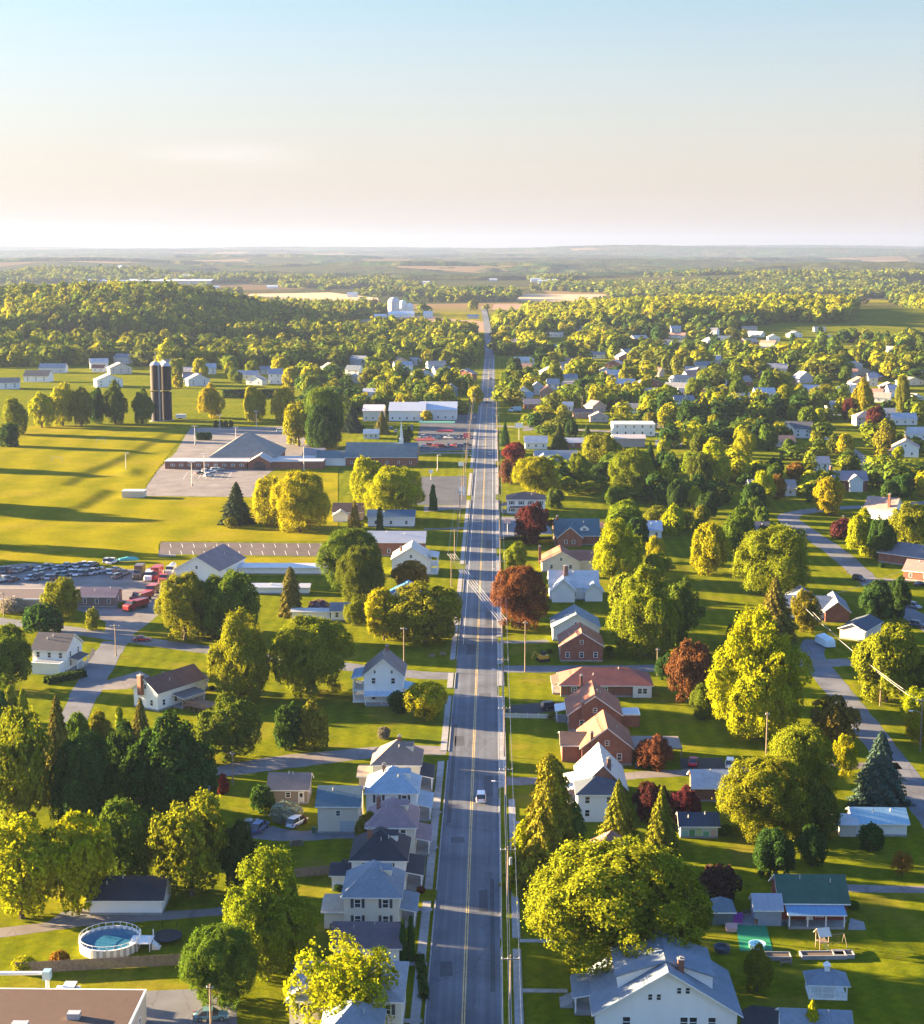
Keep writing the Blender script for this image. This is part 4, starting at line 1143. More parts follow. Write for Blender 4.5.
H = block('shorter white roofed poultry house screened by the conifer', 276, 594, 66, d=4, h=2.0, roof='gx', rise=.7, wc=WHITE, rc=(.58, .57, .55), rm='metal_roof', win=None, side=0, name='poultry_house', cat='shed')
H = block('white garage with navy gable roof beside the gravel drive and pool', 126, 915, 72, d=7.5, h=2.5, roof='gx', rise=2.1, wc=WHITE, rc=RDRK, win=None, side=1, name='garage', cat='garage', yaw=1)
garage_door(H, 'R', 0, 2.6, 2.1)
# flat-roofed shop at the lower corner
H = block('flat brown-roofed commercial building at the lower corner of the lane', 34, 1082, 170, d=16, h=4.2, roof='flat', rise=0, wc=(.5, .45, .4), rc=(.085, .055, .042), rm='tint', win=(6, 1), side=2, name='shop_building', cat='building')
for (x, y, q) in ((-3, 5, 1.0), (3, 8, .8), (6, 3, .7)):
    MB().box(-q, q, -q * .7, q * .7, 4.2, 5.1).build('roof_unit', ['steel'], H.root, None, (x, y, 0))

# ------------------------------------------------------------------ east side of the main road, near to far
H = block('big white bungalow with blue-grey gable roof and shed dormers in the lower corner', 667, eave=1012, wpx=140, d=12, h=3.1, roof='gy', rise=5.6, wc=WHITE, rc=RBLU, win=None, side=3, gwin=False, o=.7)
for u in (-5.2, 2.2, 5.8): window(H, 'F', u, .9, 1.1, 1.6)
window(H, 'F', 3.4, .9, 1.1, 1.6)
for u in (-2.2, -1.1, 1.5, 2.6): window(H, 'F', u, 4.7 if u < 0 else 5.6, .6, .9)
porch(H, 'L', -5.4, 1, 2.6, 2.4); chimney(H, 1.9, 2.2, 9.3, .8)
for s in (-1, 1):
    mb = MB(); w0, w1 = s * H.w * .34, 0
    zf = H.h + H.rise * (1 - .68)
    mb.prism([(w0, 2.6, zf), (w0, 2.6, zf + 1.9), (0, 2.6, H.h + H.rise), (0, 2.6, zf)], (0, 8, 0))
    o = mb.build('dormer', ['siding'], H.root, WHITE)
    mb = MB(); zt = zf + 1.95
    mb.prism([(w0 + s * .4, 2.2, zt - .12), (w0 + s * .4, 2.2, zt + .08), (s * .05, 2.2, H.h + H.rise + .32), (s * .05, 2.2, H.h + H.rise + .12)], (0, 8.8, 0))
    mb.build('dormer_roof', ['shingle'], o, RBLU)
mb = MB()
for k in range(5): mb.box(-1.5, 1.5, -.35 * (k + 1), -.35 * k, 0, .85 - .17 * k)
mb.build('front_steps', ['concrete'], H.root, None, (-H.w / 2 - 2.65, 8.5, 0), -math.pi / 2)
H = block('blue-grey roofed house behind the little golden conifer in the lower corner', 818, eave=1036, wpx=66, d=6.5, h=3.4, roof='gx', rise=1.8, wc=WHITE, rc=RBLU, win=(3, 1), side=1, yaw=-4)
H = block('brick cape house with pale metal roof and a blue-roofed white front wing', 603, eave=788, wpx=46, d=13, h=4.0, roof='gy', rise=4.2, wc=(.30, .14, .09), rc=(.44, .44, .43), wm='brick', rm='metal_roof', win=None, side=2)
Hw = block('', 0, w=7.4, d=6.5, h=5.2, roof='hip', rise=1.9, wc=WHITE, rc=(.045, .06, .085), root=H.root, loc=(-1.2, -6.6))
Hf = House(); Hf.__dict__.update(Hw.__dict__)
for u in (-3.2, .6):
    for z in (1.0, 3.4):
        o = link('window', WIN['sash'], H.root, None, (u, -6.61, z), 0); o.scale = (.9, 1, 1.3)
chimney(H, 1.1, 1.0, 9.2, .7); porch(H, 'L', -5, 4, 2.2, 2.6, rc=(.42, .42, .42))
H = block('brick garage with pale grey gable roof at the end of the drive', 716, eave=787.5, wpx=43, d=7.5, h=2.7, roof='gx', rise=2.0, wc=BRICKD, rc=(.34, .35, .38), wm='brick', win=None, side=1, name='garage', cat='garage')
garage_door(H, 'L', 0, 2.8, 2.2)
H = block('garden shed with navy roof and colourful painted wall', 699, 838, 37, d=4.5, h=2.3, roof='gx', rise=1.4, wc=(.45, .52, .50), rc=(.03, .05, .09), win=None, side=0, name='garden_shed', cat='shed')
for k, c in enumerate(((.20, .42, .40), (.10, .25, .12), (.35, .45, .25), (.12, .32, .20), (.5, .35, .3))):
    MB().box(-.5, .5, -.03, 0, 0.2, 1.2 + .25 * (k % 3)).build('painted_panel', ['tint'], H.root, c, (-2.4 + k * 1.2, -.012, 0))
H = block('small house whose reddish pyramid roof peeps between the giant maple and conifers', 612, eave=852, wpx=34, d=5.5, h=3.2, roof='hip', rise=2.5, wc=BRICK, rc=(.22, .11, .085), wm='brick', win=None, side=0)
H = block('brick cape house with orange-lit gable roof and long carport, second from the ranch', 607, eave=747.5, wpx=50, d=12, h=3.6, roof='gy', rise=3.9, wc=BRICK, rc=RRED, wm='brick', win=(2, 1), side=2)
block('', 0, w=4.4, d=8, h=3.4, roof='gx', rise=1.4, wc=BRICK, rc=(.115, .075, .06), root=H.root, loc=(-H.w / 2 - 1.6, 2), wm='brick')
H2 = House(); H2.__dict__.update(H.__dict__)
mb = MB(); mb.box(-5, 5, 0, 8, 2.5, 2.75); 
for x in (-4.8, 0, 4.8):
    for y in (.2, 7.8): mb.box(x - .08, x + .08, y - .08, y + .08, 0, 2.5)
mb.build('carport', ['tint'], H.root, (.20, .165, .15), (H.w / 2 + 5.2, 2.5, 0)); chimney(H, -3.0, -.1, 6.6, .6)
H = block('brick cape house with orange-lit red roof next to the ranch house', 595, eave=714.5, wpx=52, d=12, h=3.6, roof='gy', rise=3.9, wc=BRICK, rc=(.25, .105, .068), wm='brick', win=(2, 1), side=2)
block('', 0, w=4.2, d=4.5, h=2.8, roof='flat', rise=0, wc=BRICK, rc=(.40, .46, .52), root=H.root, loc=(H.w / 2 + 2.11, 3), wm='brick', rm='tint')
porch(H, 'L', -5, 0, 2.4, 2.4, rc=(.6, .6, .6), rm='tint'); chimney(H, -2.6, -.3, 6.4, .55)
H = block('long low brick ranch house with red-brown hip roof', 606, eave=684.5, wpx=90, d=10, h=2.9, roof='hip', rise=2.6, wc=BRICK, rc=(.23, .082, .062), wm='brick', win=None, side=1, o=.6)
for u in (-7.2, -.2): window(H, 'F', u, 1.1, 1.2, 1.2, style='pair')
mb = MB(); mb.box(-2.1, 2.1, -.5, 0, 0, 2.6); mb.build('bay', ['siding'], H.root, WHITE, (8.2, -.004, 0))
o = link('window', WIN['pair'], H.root, None, (8.2, -.51, .9), 0); o.scale = (2.4, 1, 1.3)
chimney(H, -5.6, -.4, 5.0, .6); porch(H, 'L', -4, 3, 1.8, 2.3)
H = block('brick house with front gable and white trim beside the side street', 581.5, 661.5, 42, d=11, h=4.0, roof='gy', rise=3.2, wc=BRICK, rc=(.22, .10, .07), wm='brick', win=(3, 1), side=2)
H = block('brick bungalow with blue-grey roof and broad white gable', 576, 655, 48, d=11, h=3.6, roof='gy', rise=3.4, wc=WHITE, rc=(.15, .19, .22), win=None, side=2)
H.root.location = G(576, 641); 
H = block('white house with pale cross-gabled roof and dark chimney', 574, 600, 48, d=12, h=3.8, roof='gx', rise=3.6, wc=WHITE, rc=(.40, .42, .43), win=(3, 1), side=2)
block('', 0, w=6.5, d=5, h=3.6, roof='gy', rise=3.0, wc=WHITE, rc=(.44, .44, .43), root=H.root, loc=(-3.2, -3.2)); chimney(H, -2.2, 4.4, 9.2, 1.2, (.2, .13, .11))
block('', 0, w=5, d=6, h=3.0, roof='gy', rise=2.2, wc=WHITE, rc=(.33, .38, .42), root=H.root, loc=(5.6, -1.8))
H = block('cream cottage with orange-lit gable roof and chimney on the road side', 561, 572, 38, d=11, h=3.2, roof='gy', rise=3.2, wc=CREAM, rc=RRED, win=(2, 1), side=2)
block('', 0, w=9, d=7, h=3.2, roof='gx', rise=2.5, wc=CREAM, rc=(.19, .10, .08), root=H.root, loc=(8.5, 3)); chimney(H, -6.6, 3, 7.6, .8)
H = block('brick cottage with teal-grey roof, white-trimmed front gable and dormer', 577, 545, 44, d=13, h=3.4, roof='gx', rise=4.6, wc=BRICK, rc=RTEAL, wm='brick', win=None, side=2)
block('', 0, w=8.4, d=6, h=3.2, roof='gy', rise=3.4, wc=BRICK, rc=RTEAL, root=H.root, loc=(-2.6, -3.4), wm='brick')
for u in (-4.0, -1.4):
    o = link('window', WIN['sash'], H.root, None, (u, -3.41, 1.0), 0); o.scale = (1, 1, 1.4)
dormer(H, 'F', 2.6, 1.6, 3.0, 1.0, WHITE); chimney(H, -6.6, 6, 9.0, .8)
H = block('flat-roofed brick wing house beside the teal-roofed cottage', 594, 537, 19, d=8, h=3.6, roof='gx', rise=1.0, wc=BRICK, rc=(.20, .11, .09), wm='brick', win=(2, 1), side=0)
H = block('white two-storey house with shallow brown hip roof facing the main road', 526, 514, 38, d=11, h=5.6, roof='hip', rise=2.0, wc=WHITE, rc=(.14, .09, .075), win=(4, 2), side=3, shut=True)
porch(H, 'L', -4, 4, 2.2, 2.5); porch(H, 'F', -6, 2, 1.8, 2.4)
H = block('long grey house with wide low roof beyond the yellow tree', 556, 466, 42, d=12, h=3.4, roof='gx', rise=3.2, wc=(.40, .36, .34), rc=(.24, .26, .29), win=(4, 1), side=1)
block('', 0, w=8, d=10, h=3.2, roof='gy', rise=3.0, wc=WHITE, rc=(.3, .31, .34), root=H.root, loc=(-6, -7))
H = block('pale bungalow with light blue-grey roof near the pointed evergreen', 536, 449, 22, d=11, h=3.2, roof='gx', rise=2.8, wc=WHITE, rc=(.34, .37, .40), win=(3, 1), side=1)
H = block('low bungalow with pale roof hidden behind the pointed evergreen', 573, 448, 26, d=9, h=2.8, roof='gx', rise=1.8, wc=BRICK, rc=(.40, .40, .41), wm='brick', win=(3, 1), side=0)
H = block('white flat-roofed two-storey shop block with dark upper windows', 634, 436, 42, d=16, h=6.4, roof='flat', rise=0, wc=WHITE, rc=(.55, .52, .5), rm='tint', win=(5, 2), side=0, name='shop_building', cat='building')
H = block('low tan store in front of the white flat-roofed block', 629, 447, 32, d=10, h=4.4, roof='gx', rise=1.4, wc=(.36, .30, .27), rc=(.50, .44, .40), rm='tint', win=None, side=0, name='store', cat='building')
H = block('small white bungalow with chimney and round white lamp by the green lawn', 651, 539, 21, d=9, h=3.2, roof='gx', rise=2.4, wc=WHITE, rc=(.22, .33, .48), win=(2, 1), side=1)
H.root['label'] = 'small white house with blue gable roof hemmed in by big yellow trees'
H = block('white-walled house with slate roof half hidden by the wide crown at the hedge', 700, 503, 24, d=9, h=3.4, roof='gx', rise=2.6, wc=WHITE, rc=(.28, .28, .30), win=(2, 1), side=1) if False else None
H = block('grey roofed house half hidden behind the golden tree on the wide lawn', 773, 496, 46, d=10, h=3.2, roof='gx', rise=2.8, wc=(.6, .58, .55), rc=(.22, .20, .20), win=(4, 1), side=1)
H = block('low dark-roofed garage tucked behind the great round tree', 753, 538, 34, d=9, h=2.8, roof='gx', rise=2.2, wc=(.3, .26, .24), rc=(.12, .105, .115), win=(2, 1), side=0, name='garage', cat='garage')
H = block('white gabled house with tall chimney and pink-lit roof at the street bend', 879, 521, 30, d=11, h=4.6, roof='gx', rise=3.6, wc=WHITE, rc=(.30, .22, .19), win=(3, 1), side=2, yaw=-28)
chimney(H, 3.2, 1.2, 10.2, .9)
H = block('brick two-storey house with tall chimney and white front gable across the street', 850, 491, 34, d=10, h=4.8, roof='gx', rise=3.0, wc=BRICKD, rc=(.17, .165, .20), wm='brick', win=(3, 2), side=1)
block('', 0, w=5.5, d=5, h=4.6, roof='gy', rise=2.3, wc=WHITE, rc=(.17, .165, .20), root=H.root, loc=(2, -2.6)); chimney(H, -7.2, 5, 9.8, 1.0)
H = block('plain white two-storey house with slate roof above the brick house', 820, 474, 19, d=9, h=5.0, roof='gx', rise=2.4, wc=WHITE, rc=(.22, .23, .26), win=(2, 2), side=1)
H = block('white gabled house with black roof and low wing in dark trees', 798, 438, 26, d=9, h=5, roof='gx', rise=3.4, wc=WHITE, rc=(.09, .095, .11), win=(3, 2), side=1, yaw=-12)
block('', 0, w=7, d=6, h=4.6, roof='gy', rise=3.2, wc=WHITE, rc=(.09, .095, .11), root=H.root, loc=(-5, -2.8))
H = block('tan-roofed cottage in shade below the white gabled house', 786, 447, 18, d=9, h=3, roof='gx', rise=2.4, wc=(.5, .42, .36), rc=(.30, .17, .12), win=(2, 1), side=0)
H = block('wide cream house with brown hip roof between purple trees', 867, 426, 22, d=11, h=5, roof='hip', rise=3, wc=CREAM, rc=(.3, .23, .19), win=(3, 2), side=1)
H = block('white garage-fronted house with pale roof at the frame edge street', 905, 425, 24, d=11, h=3.4, roof='gx', rise=3, wc=WHITE, rc=(.30, .33, .37), win=(3, 1), side=1)
H = block('white house with orange-tinted roof and red porch near the frame edge', 905, 457, 26, d=11, h=4.6, roof='gy', rise=3.6, wc=WHITE, rc=(.36, .24, .19), win=(2, 1), side=2, yaw=-15)
porch(H, 'L', -4, 3, 2.2, 2.4, rc=(.35, .12, .07))
H = block('white cape house with pale roof at the very edge above the orange-tinted one', 919, 440, 20, d=9, h=3.6, roof='gx', rise=2.8, wc=WHITE, rc=(.40, .39, .38), win=(2, 1), side=1)
H = block('long dark-roofed ranch with white gable end and brick wall by the street', 908, 566, 66, d=13, h=3.2, roof='gx', rise=2.8, wc=BRICK, rc=(.14, .135, .15), wm='brick', win=None, side=1, yaw=-42)
H = block('brick ranch with pink-brown roof at the frame edge', 925, 582, 44, d=10, h=3.0, roof='gx', rise=2.5, wc=BRICK, rc=(.26, .17, .15), wm='brick', win=(3, 1), side=1, yaw=-30)
H = block('brick house with slate-blue roofs and row of porch windows', 808, 619, 44, d=9, h=2.9, roof='gx', rise=2.6, wc=WHITE, rc=(.15, .18, .23), win=(7, 1), side=1, yaw=-6)
block('', 0, w=6.5, d=14, h=3.0, roof='gy', rise=2.6, wc=BRICKD, rc=(.15, .18, .23), root=H.root, loc=(H.w / 2 + 1.5, -3), wm='brick')
block('', 0, w=8, d=8, h=3.0, roof='gy', rise=2.6, wc=BRICKD, rc=(.15, .18, .23), root=H.root, loc=(-1, 9.6), wm='brick')
H = block('low garage with dark sloping roof and pale side wall by the covered trailer', 852, 640, 26, d=13, h=2.8, roof='gy', rise=1.4, wc=(.55, .47, .40), rc=(.06, .075, .10), win=None, side=0, name='garage', cat='garage', yaw=-32)
H = block('pale shed with light blue ribbed roof near the blue spruce', 881, eave=823, wpx=52, d=6.5, h=2.4, roof='gx', rise=1.5, wc=(.66, .64, .58), rc=(.22, .38, .47), rm='metal_roof', win=None, side=0, name='shed', cat='shed', yaw=-1)
block('', 0, w=2.8, d=4.5, h=2.3, roof='gx', rise=.9, wc=(.62, .56, .47), rc=(.40, .42, .44), root=H.root, loc=(-H.w / 2 - 1.2, -.4))
H = block('red barn workshop with dark green roof and blue porch roof', 814, eave=902, wpx=66, d=8, h=3.2, roof='gx', rise=2.6, wc=(.20, .045, .04), rc=(.035, .085, .065), win=None, side=1, name='barn', cat='barn')
porch(H, 'F', -4.2, 4.2, 2.6, 2.2, rc=(.10, .22, .36), rm='metal_roof', posts=4, rail=False)
door(H, 'F', -.6, (.7, .7, .68)); window(H, 'F', .9, .8, 1.2, 1.4)
mb = MB(); mb.box(-2, 2, 0, 4, 0, 2.6); gable_roof(mb, 4, 4, 2.6, 1.6, .3, .15, 'x'); mb.m = [0 if i < 6 else (1 if m == 0 else 2) for i, m in enumerate(mb.m)]
mb.build('lean_to', ['tint', 'metal_roof', 'trim'], H.root, (.24, .28, .34), (-H.w / 2 - 2.1, -1.5, 0))
H = block('teal garden cabin beside the paved patio', 722, 925, 22, d=4, h=2.3, roof='pyr', rise=1.2, wc=(.12, .16, .17), rc=(.10, .14, .17), win=None, side=0, name='cabin', cat='cabin')
# ------------------------------------------------------------------ houses farther off (walls, roof and a few windows each)
def far_house(px, py, wpx, label, d=9, h=3.4, roof='gx', rise=2.8, wc=WHITE, rc=RGRY, yaw=0, n=3, st=1, name='house', cat='house', rm='shingle', terr=True):
    return block(label, px, py, wpx, d=d, h=h, roof=roof, rise=rise, wc=wc, rc=rc, yaw=yaw, win=(n, st), side=0, terr=terr, name=name, cat=cat, gwin=False, rm=rm)
FAR = [
 # west, beyond the playing field
 (6, 389, 26, 'white house cut by the frame edge with brown roof, beyond the field', 9, 4.6, 'gx', 3.2, WHITE, (.22, .17, .15), 12, 3, 2),
 (36, 382, 26, 'white house with steep black-roofed front gable beyond the field', 10, 4.6, 'gx', 4.0, WHITE, (.07, .075, .085), -8, 3, 2),
 (52, 373, 26, 'grey-roofed white house just behind the black-gabled one', 10, 4.0, 'gx', 3.4, (.6, .6, .6), (.24, .25, .27), 0, 3, 1),
 (110, 387, 26, 'white house with stepped grey gables in front of its twin', 11, 5.2, 'gy', 4.0, WHITE, (.25, .26, .28), 25, 3, 2),
 (121, 374, 22, 'grey twin-gabled house behind the stepped white one', 11, 5.0, 'gy', 4.0, (.45, .44, .43), (.26, .25, .25), 25, 3, 2),
 (98, 372, 12, 'small reddish-roofed house in front of the wood', 8, 3.2, 'gx', 2.6, WHITE, (.2, .09, .07), 0, 2, 1),
 (199, 386, 22, 'slate-roofed house with two long gables beyond the twin silos', 11, 4.8, 'gy', 4, (.55, .57, .6), (.27, .30, .34), 20, 2, 2),
 (207, 374, 18, 'white house behind the slate-roofed one near the silos', 10, 4.8, 'gx', 3.4, WHITE, (.30, .33, .36), 10, 3, 2),
 (254, 385, 18, 'small white gabled house at the end of the dark hedge', 9, 3.6, 'gy', 3.2, WHITE, (.3, .28, .26), -20, 2, 1),
 (275, 384, 13, 'tall narrow white house with striped roofs above the dark hedge', 12, 7.5, 'gx', 3.6, WHITE, (.17, .21, .26), 0, 2, 2),
 (352, 376, 15, 'white two-storey house among trees west of the road', 9, 5, 'gx', 3.2, WHITE, (.13, .16, .2), -20, 2, 2),
 (357, 365, 16, 'grey-blue house behind the white one in the trees', 9, 4.6, 'gx', 3.2, (.4, .45, .5), (.17, .2, .25), -20, 2, 1),
 (404, 371, 18, 'pale house with blue shaded roof deep in the wood west of the road', 9, 4.6, 'gx', 3, (.6, .62, .66), (.25, .29, .36), 15, 2, 2),
 # east of the road, first rows
 (524, 399, 13, 'small white front-gabled house first beside the road', 9, 4.6, 'gy', 3, WHITE, (.3, .3, .32), 0, 2, 2),
 (537, 395, 14, 'grey gabled house with white trim in the roadside cluster', 9, 5.4, 'gy', 3.4, (.45, .46, .48), (.3, .3, .33), 0, 2, 2),
 (548, 398, 15, 'brick-orange gabled house in the roadside cluster', 9, 4.8, 'gy', 3.4, (.36, .2, .14), (.3, .15, .1), 0, 2, 2),
 (553, 390, 12, 'white house with grey roof peeking behind the brick-orange one', 9, 4.6, 'gx', 3.2, WHITE, (.26, .26, .28), 0, 2, 2),
 (526, 402, 13, 'teal-sided house below the small white gabled one', 8, 3.6, 'gx', 2.6, (.3, .42, .45), (.2, .26, .3), 0, 2, 1),
 (532, 409, 16, 'brick garage with pink-lit roof by the red sign', 9, 3.4, 'gx', 2.6, BRICK, (.4, .27, .22), 0, 2, 1),
 (566, 411, 14, 'white single-storey house behind the red sign', 8, 3.2, 'gx', 2.2, WHITE, (.38, .38, .4), 0, 2, 1),
 (583, 418, 19, 'brown long-roofed store beside the gravel lot', 9, 3.2, 'gx', 2.0, (.3, .2, .16), (.17, .10, .09), 0, 3, 1),
 (599, 412, 16, 'dark-roofed house with orange lit slope beside the brown store', 9, 3.6, 'gy', 3.2, (.4, .3, .25), (.15, .13, .15), 30, 2, 1),
 (599, 422, 18, 'pale cottage with lit gable in front of the gravel lot', 8, 3, 'gy', 2.6, (.5, .42, .36), (.3, .24, .22), 0, 2, 1),
 (628, 413, 22, 'white long bungalow with pink roof above the flat shop block', 9, 3.2, 'gx', 2.4, WHITE, (.42, .33, .29), 0, 3, 1),
 (558, 352, 13, 'grey house with white gable by the cul-de-sac', 9, 4.2, 'gx', 3.2, WHITE, (.2, .21, .25), -25, 2, 1),
 (556, 337, 14, 'long white ranch at the head of the cul-de-sac', 9, 3, 'gx', 2.2, WHITE, (.3, .28, .26), 0, 3, 1),
 (580, 331, 8, 'tiny white house under the golden wood edge', 9, 4.6, 'gy', 3.2, WHITE, (.35, .36, .38), 0, 2, 2),
 (595, 351, 7, 'pale shed at the end of the sunlit hedge', 7, 3, 'gx', 2, WHITE, (.35, .36, .38), 0, 1, 1),
 (650, 397, 13, 'pink-roofed cottage left of the tall brown pole', 9, 3.2, 'gx', 2.6, WHITE, (.4, .3, .27), 0, 2, 1),
 (688, 397, 18, 'white ranch beside the leaning brown roof', 9, 3.2, 'gx', 2.6, WHITE, (.34, .3, .27), 0, 3, 1),
 (704, 399, 16, 'house with bare brown slope lit by the sun', 9, 3.4, 'gy', 3.6, (.4, .33, .28), (.30, .12, .07), 35, 2, 1),
 (742, 403, 18, 'cream house beside the pair of pointed trees', 9, 3.4, 'gx', 2.8, CREAM, (.36, .3, .26), 0, 3, 1),
 (765, 398, 20, 'white house with light blue roof and tall white mast', 9, 3.8, 'gx', 2.8, WHITE, (.32, .38, .44), 0, 3, 1),
 (733, 406, 16, 'low white garage on the light street', 8, 2.8, 'gx', 2.0, WHITE, (.33, .34, .36), 0, 2, 1),
 (676, 333, 10, 'white two-storey house at the foot of the golden ridge', 8, 5.2, 'gx', 2.6, WHITE, (.3, .33, .37), 0, 2, 2),
 (676, 345, 24, 'long house with pink-lit roof below the golden ridge', 9, 3, 'gx', 2.4, (.5, .45, .42), (.42, .3, .25), 0, 3, 1),
 (722, 341, 17, 'pale ranch between dark trees below the ridge', 9, 3, 'gx', 2.4, WHITE, (.4, .37, .33), 0, 3, 1),
 (774, 341, 12, 'white gabled house by the shaded lane', 9, 4, 'gy', 3, WHITE, (.32, .33, .36), 0, 2, 1),
 (768, 352, 20, 'low pale house with long roof on the shaded lane', 9, 3, 'gx', 2.2, WHITE, (.45, .43, .42), 0, 3, 1),
 (750, 331, 14, 'brown roofed cottage at the wood edge', 9, 3, 'gx', 2.2, (.5, .45, .4), (.28, .22, .18), 0, 2, 1),
 (820, 332, 11, 'cream house among evergreens near the brown field', 9, 3.4, 'gx', 2.4, CREAM, (.3, .27, .25), 0, 2, 1),
 (830, 341, 10, 'blue-grey house in the trees near the brown field', 9, 3.4, 'gx', 2.4, (.5, .55, .6), (.25, .3, .36), 0, 2, 1),
 (838, 308, 9, 'white farmhouse high at the edge of the golden wood', 9, 5, 'gy', 3, WHITE, (.38, .38, .4), 0, 2, 2),
 (806, 383, 15, 'grey manor with steep twin gables above the trees', 10, 4.4, 'gy', 4, (.45, .43, .45), (.26, .25, .3), 20, 2, 1),
 (873, 386, 9, 'cream tower-like house behind the yellow twin-crowned tree', 9, 6, 'gx', 3, CREAM, (.3, .27, .28), 0, 1, 2),
 (893, 397, 9, 'narrow white house beside the russet tree', 9, 5, 'gx', 3, WHITE, (.32, .32, .36), 0, 2, 2),
 (918, 378, 16, 'tan-roofed house in trees at the far frame edge', 9, 4, 'gx', 3, CREAM, (.36, .27, .2), 0, 2, 1),
 (848, 408, 14, 'white ranch house beside the broad white street lamp', 9, 3, 'gx', 2.4, WHITE, (.35, .34, .36), 0, 2, 1),
 (833, 410, 12, 'grey cottage with lit wall left of the ranch on the upper street', 9, 3, 'gx', 2.4, (.55, .5, .46), (.28, .27, .28), 0, 2, 1),
 (865, 408, 14, 'white house under the purple tree on the upper street', 9, 3.2, 'gx', 2.4, WHITE, (.33, .33, .36), 0, 2, 1),
 (889, 418, 20, 'light bungalow on the upper street beside the wide purple tree', 9, 3, 'gx', 2.4, WHITE, (.4, .4, .42), 0, 3, 1),
 # farms and far buildings
 (473, 319, 11, 'grey roofed farmhouse by the road crest', 9, 3.6, 'gx', 3, (.5, .5, .5), (.3, .3, .32), 0, 2, 1),
 (484, 300, 7, 'small white house at the crest with red-brown end', 10, 6, 'gx', 4, WHITE, (.4, .35, .33), 0, 2, 1),
 (492, 300.5, 12, 'long white farm shed at the end of the road', 14, 5, 'gx', 3, WHITE, (.45, .42, .4), 0, 2, 1),
 (511, 293, 4, 'white house above the far tan field', 10, 6, 'gy', 4, WHITE, (.5, .5, .5), 0, 1, 1),
 (352, 297, 10, 'white barn alone behind the tan field', 14, 6, 'gx', 4, WHITE, (.6, .6, .6), 0, 2, 1),
 (531, 279, 5, 'far white farmhouse beyond the second field', 14, 7, 'gx', 4, WHITE, (.5, .5, .5), 0, 1, 1),
 (380, 318, 12, 'low white farm shed beside the grain silos', 12, 3.5, 'gx', 2, WHITE, (.6, .6, .6), 0, 2, 1),
 (428, 318, 9, 'white farmhouse with dark doorway east of the silos', 10, 6, 'gx', 4, WHITE, (.5, .5, .52), 0, 2, 1),
 (401, 317.5, 26, 'broad white barn with pale blue roof in front of the grain silos', 16, 5, 'gx', 4, WHITE, (.5, .56, .6), 0, 3, 1),
]
for f in FAR:
    px, py, wpx, label, d, h, roof, rise, wc, rc, yaw, n, st = f
    far_house(px, py, wpx, label, d, h, roof, rise, wc, rc, yaw, n, st, 'barn' if ' barn ' in f' {label} ' else 'shed' if ' shed ' in f' {label} ' else 'house', 'barn' if ' barn ' in f' {label} ' else 'shed' if ' shed ' in f' {label} ' else 'house')

# houses half hidden in the trees, which nothing in the photograph tells apart
def hidden_houses(n, box, label, group, wr):
    k = tries = 0
    while k < n and tries < 600:
        tries += 1
        px, py = random.uniform(box[0], box[2]), random.uniform(box[1], box[3])
        p = GH(px, py)
        if any((p.x - a) ** 2 + (p.y - b) ** 2 < (r + 16) ** 2 for a, b, r in HOUSES): continue
        if any((p.x - a) ** 2 + (p.y - b) ** 2 < (r + 12) ** 2 for a, b, r in ROADS[::2]): continue
        w = random.uniform(*wr)
        block(label, px, py, w * scale_at(p), d=random.uniform(8, 11), h=random.choice([3.2, 3.4, 5.2]), roof=random.choice(['gx', 'gx', 'gy']), rise=random.uniform(2.6, 3.6),
              wc=random.choice([WHITE, WHITE, CREAM, (.5, .52, .55), TAN, BRICK]), rc=random.choice([(.3, .3, .33), (.22, .2, .2), (.34, .27, .23), (.4, .4, .42), (.16, .17, .2), (.3, .17, .13)]),
              yaw=random.uniform(-35, 35), win=(3, 1), side=0, terr=True, gwin=False, group=group)
        k += 1
hidden_houses(24, (505, 353, 915, 372), 'house half hidden in the belt of trees far up the east side', 'houses in the eastern tree belt', (13, 20))
hidden_houses(26, (640, 374, 922, 412), 'house among the leafy gardens of the upper eastern neighbourhood', 'houses of the upper eastern neighbourhood', (12, 18))
hidden_houses(10, (505, 335, 830, 350), 'small house in the shaded strip under the golden ridge', 'houses under the golden ridge', (13, 20))
hidden_houses(8, (505, 372, 640, 396), 'house in the cluster of gardens along the upper main road', 'houses along the upper main road', (11, 16))
hidden_houses(7, (0, 362, 300, 384), 'house in the estate between playing field and wooded hill', 'houses of the western estate', (13, 20))
hidden_houses(8, (312, 360, 470, 384), 'house in the wood west of the upper main road', 'houses in the western wood', (12, 17))
# a strip of far industry and villages in the hazy distance
def simple_shed():
    mb = MB(); mb.box(-.5, .5, 0, 1, 0, .7); gable_roof(mb, 1, 1, .7, .3, .02, .04, 'x')
    mb.m = [0] * 6 + [1] * (len(mb.f) - 6)
    return mb.mesh('far_building', ['siding', 'trim'])
SHED = simple_shed()
def far_building(px, py, w, d, h, label, group, col=(.7, .7, .69)):
    p = GH(px, py); o = link('far_building', SHED, None, col, p); o.scale = (w, d, h); tag(o, label, 'building', group)
for k in range(70):
    px, py = random.choice([(random.uniform(10, 118), random.uniform(272, 279)), (random.uniform(200, 330), random.uniform(266, 290)), (random.uniform(330, 560), random.uniform(268, 289)),
                            (random.uniform(600, 924), random.uniform(260, 272)), (random.uniform(760, 900), random.uniform(264, 268)), (random.uniform(5, 110), random.uniform(270, 278))])
    far_building(px, py, random.uniform(14, 30), 14, random.uniform(7, 11), 'tiny pale house of the hazy villages on the plain', 'tiny pale houses of the far villages', random.choice([(.7, .7, .69), (.62, .55, .5), (.5, .48, .47)]))
far_building(146, 284, 360, 120, 13, 'long pink-white factory hall on the hazy plain', 'factory halls on the plain', (.6, .52, .5))
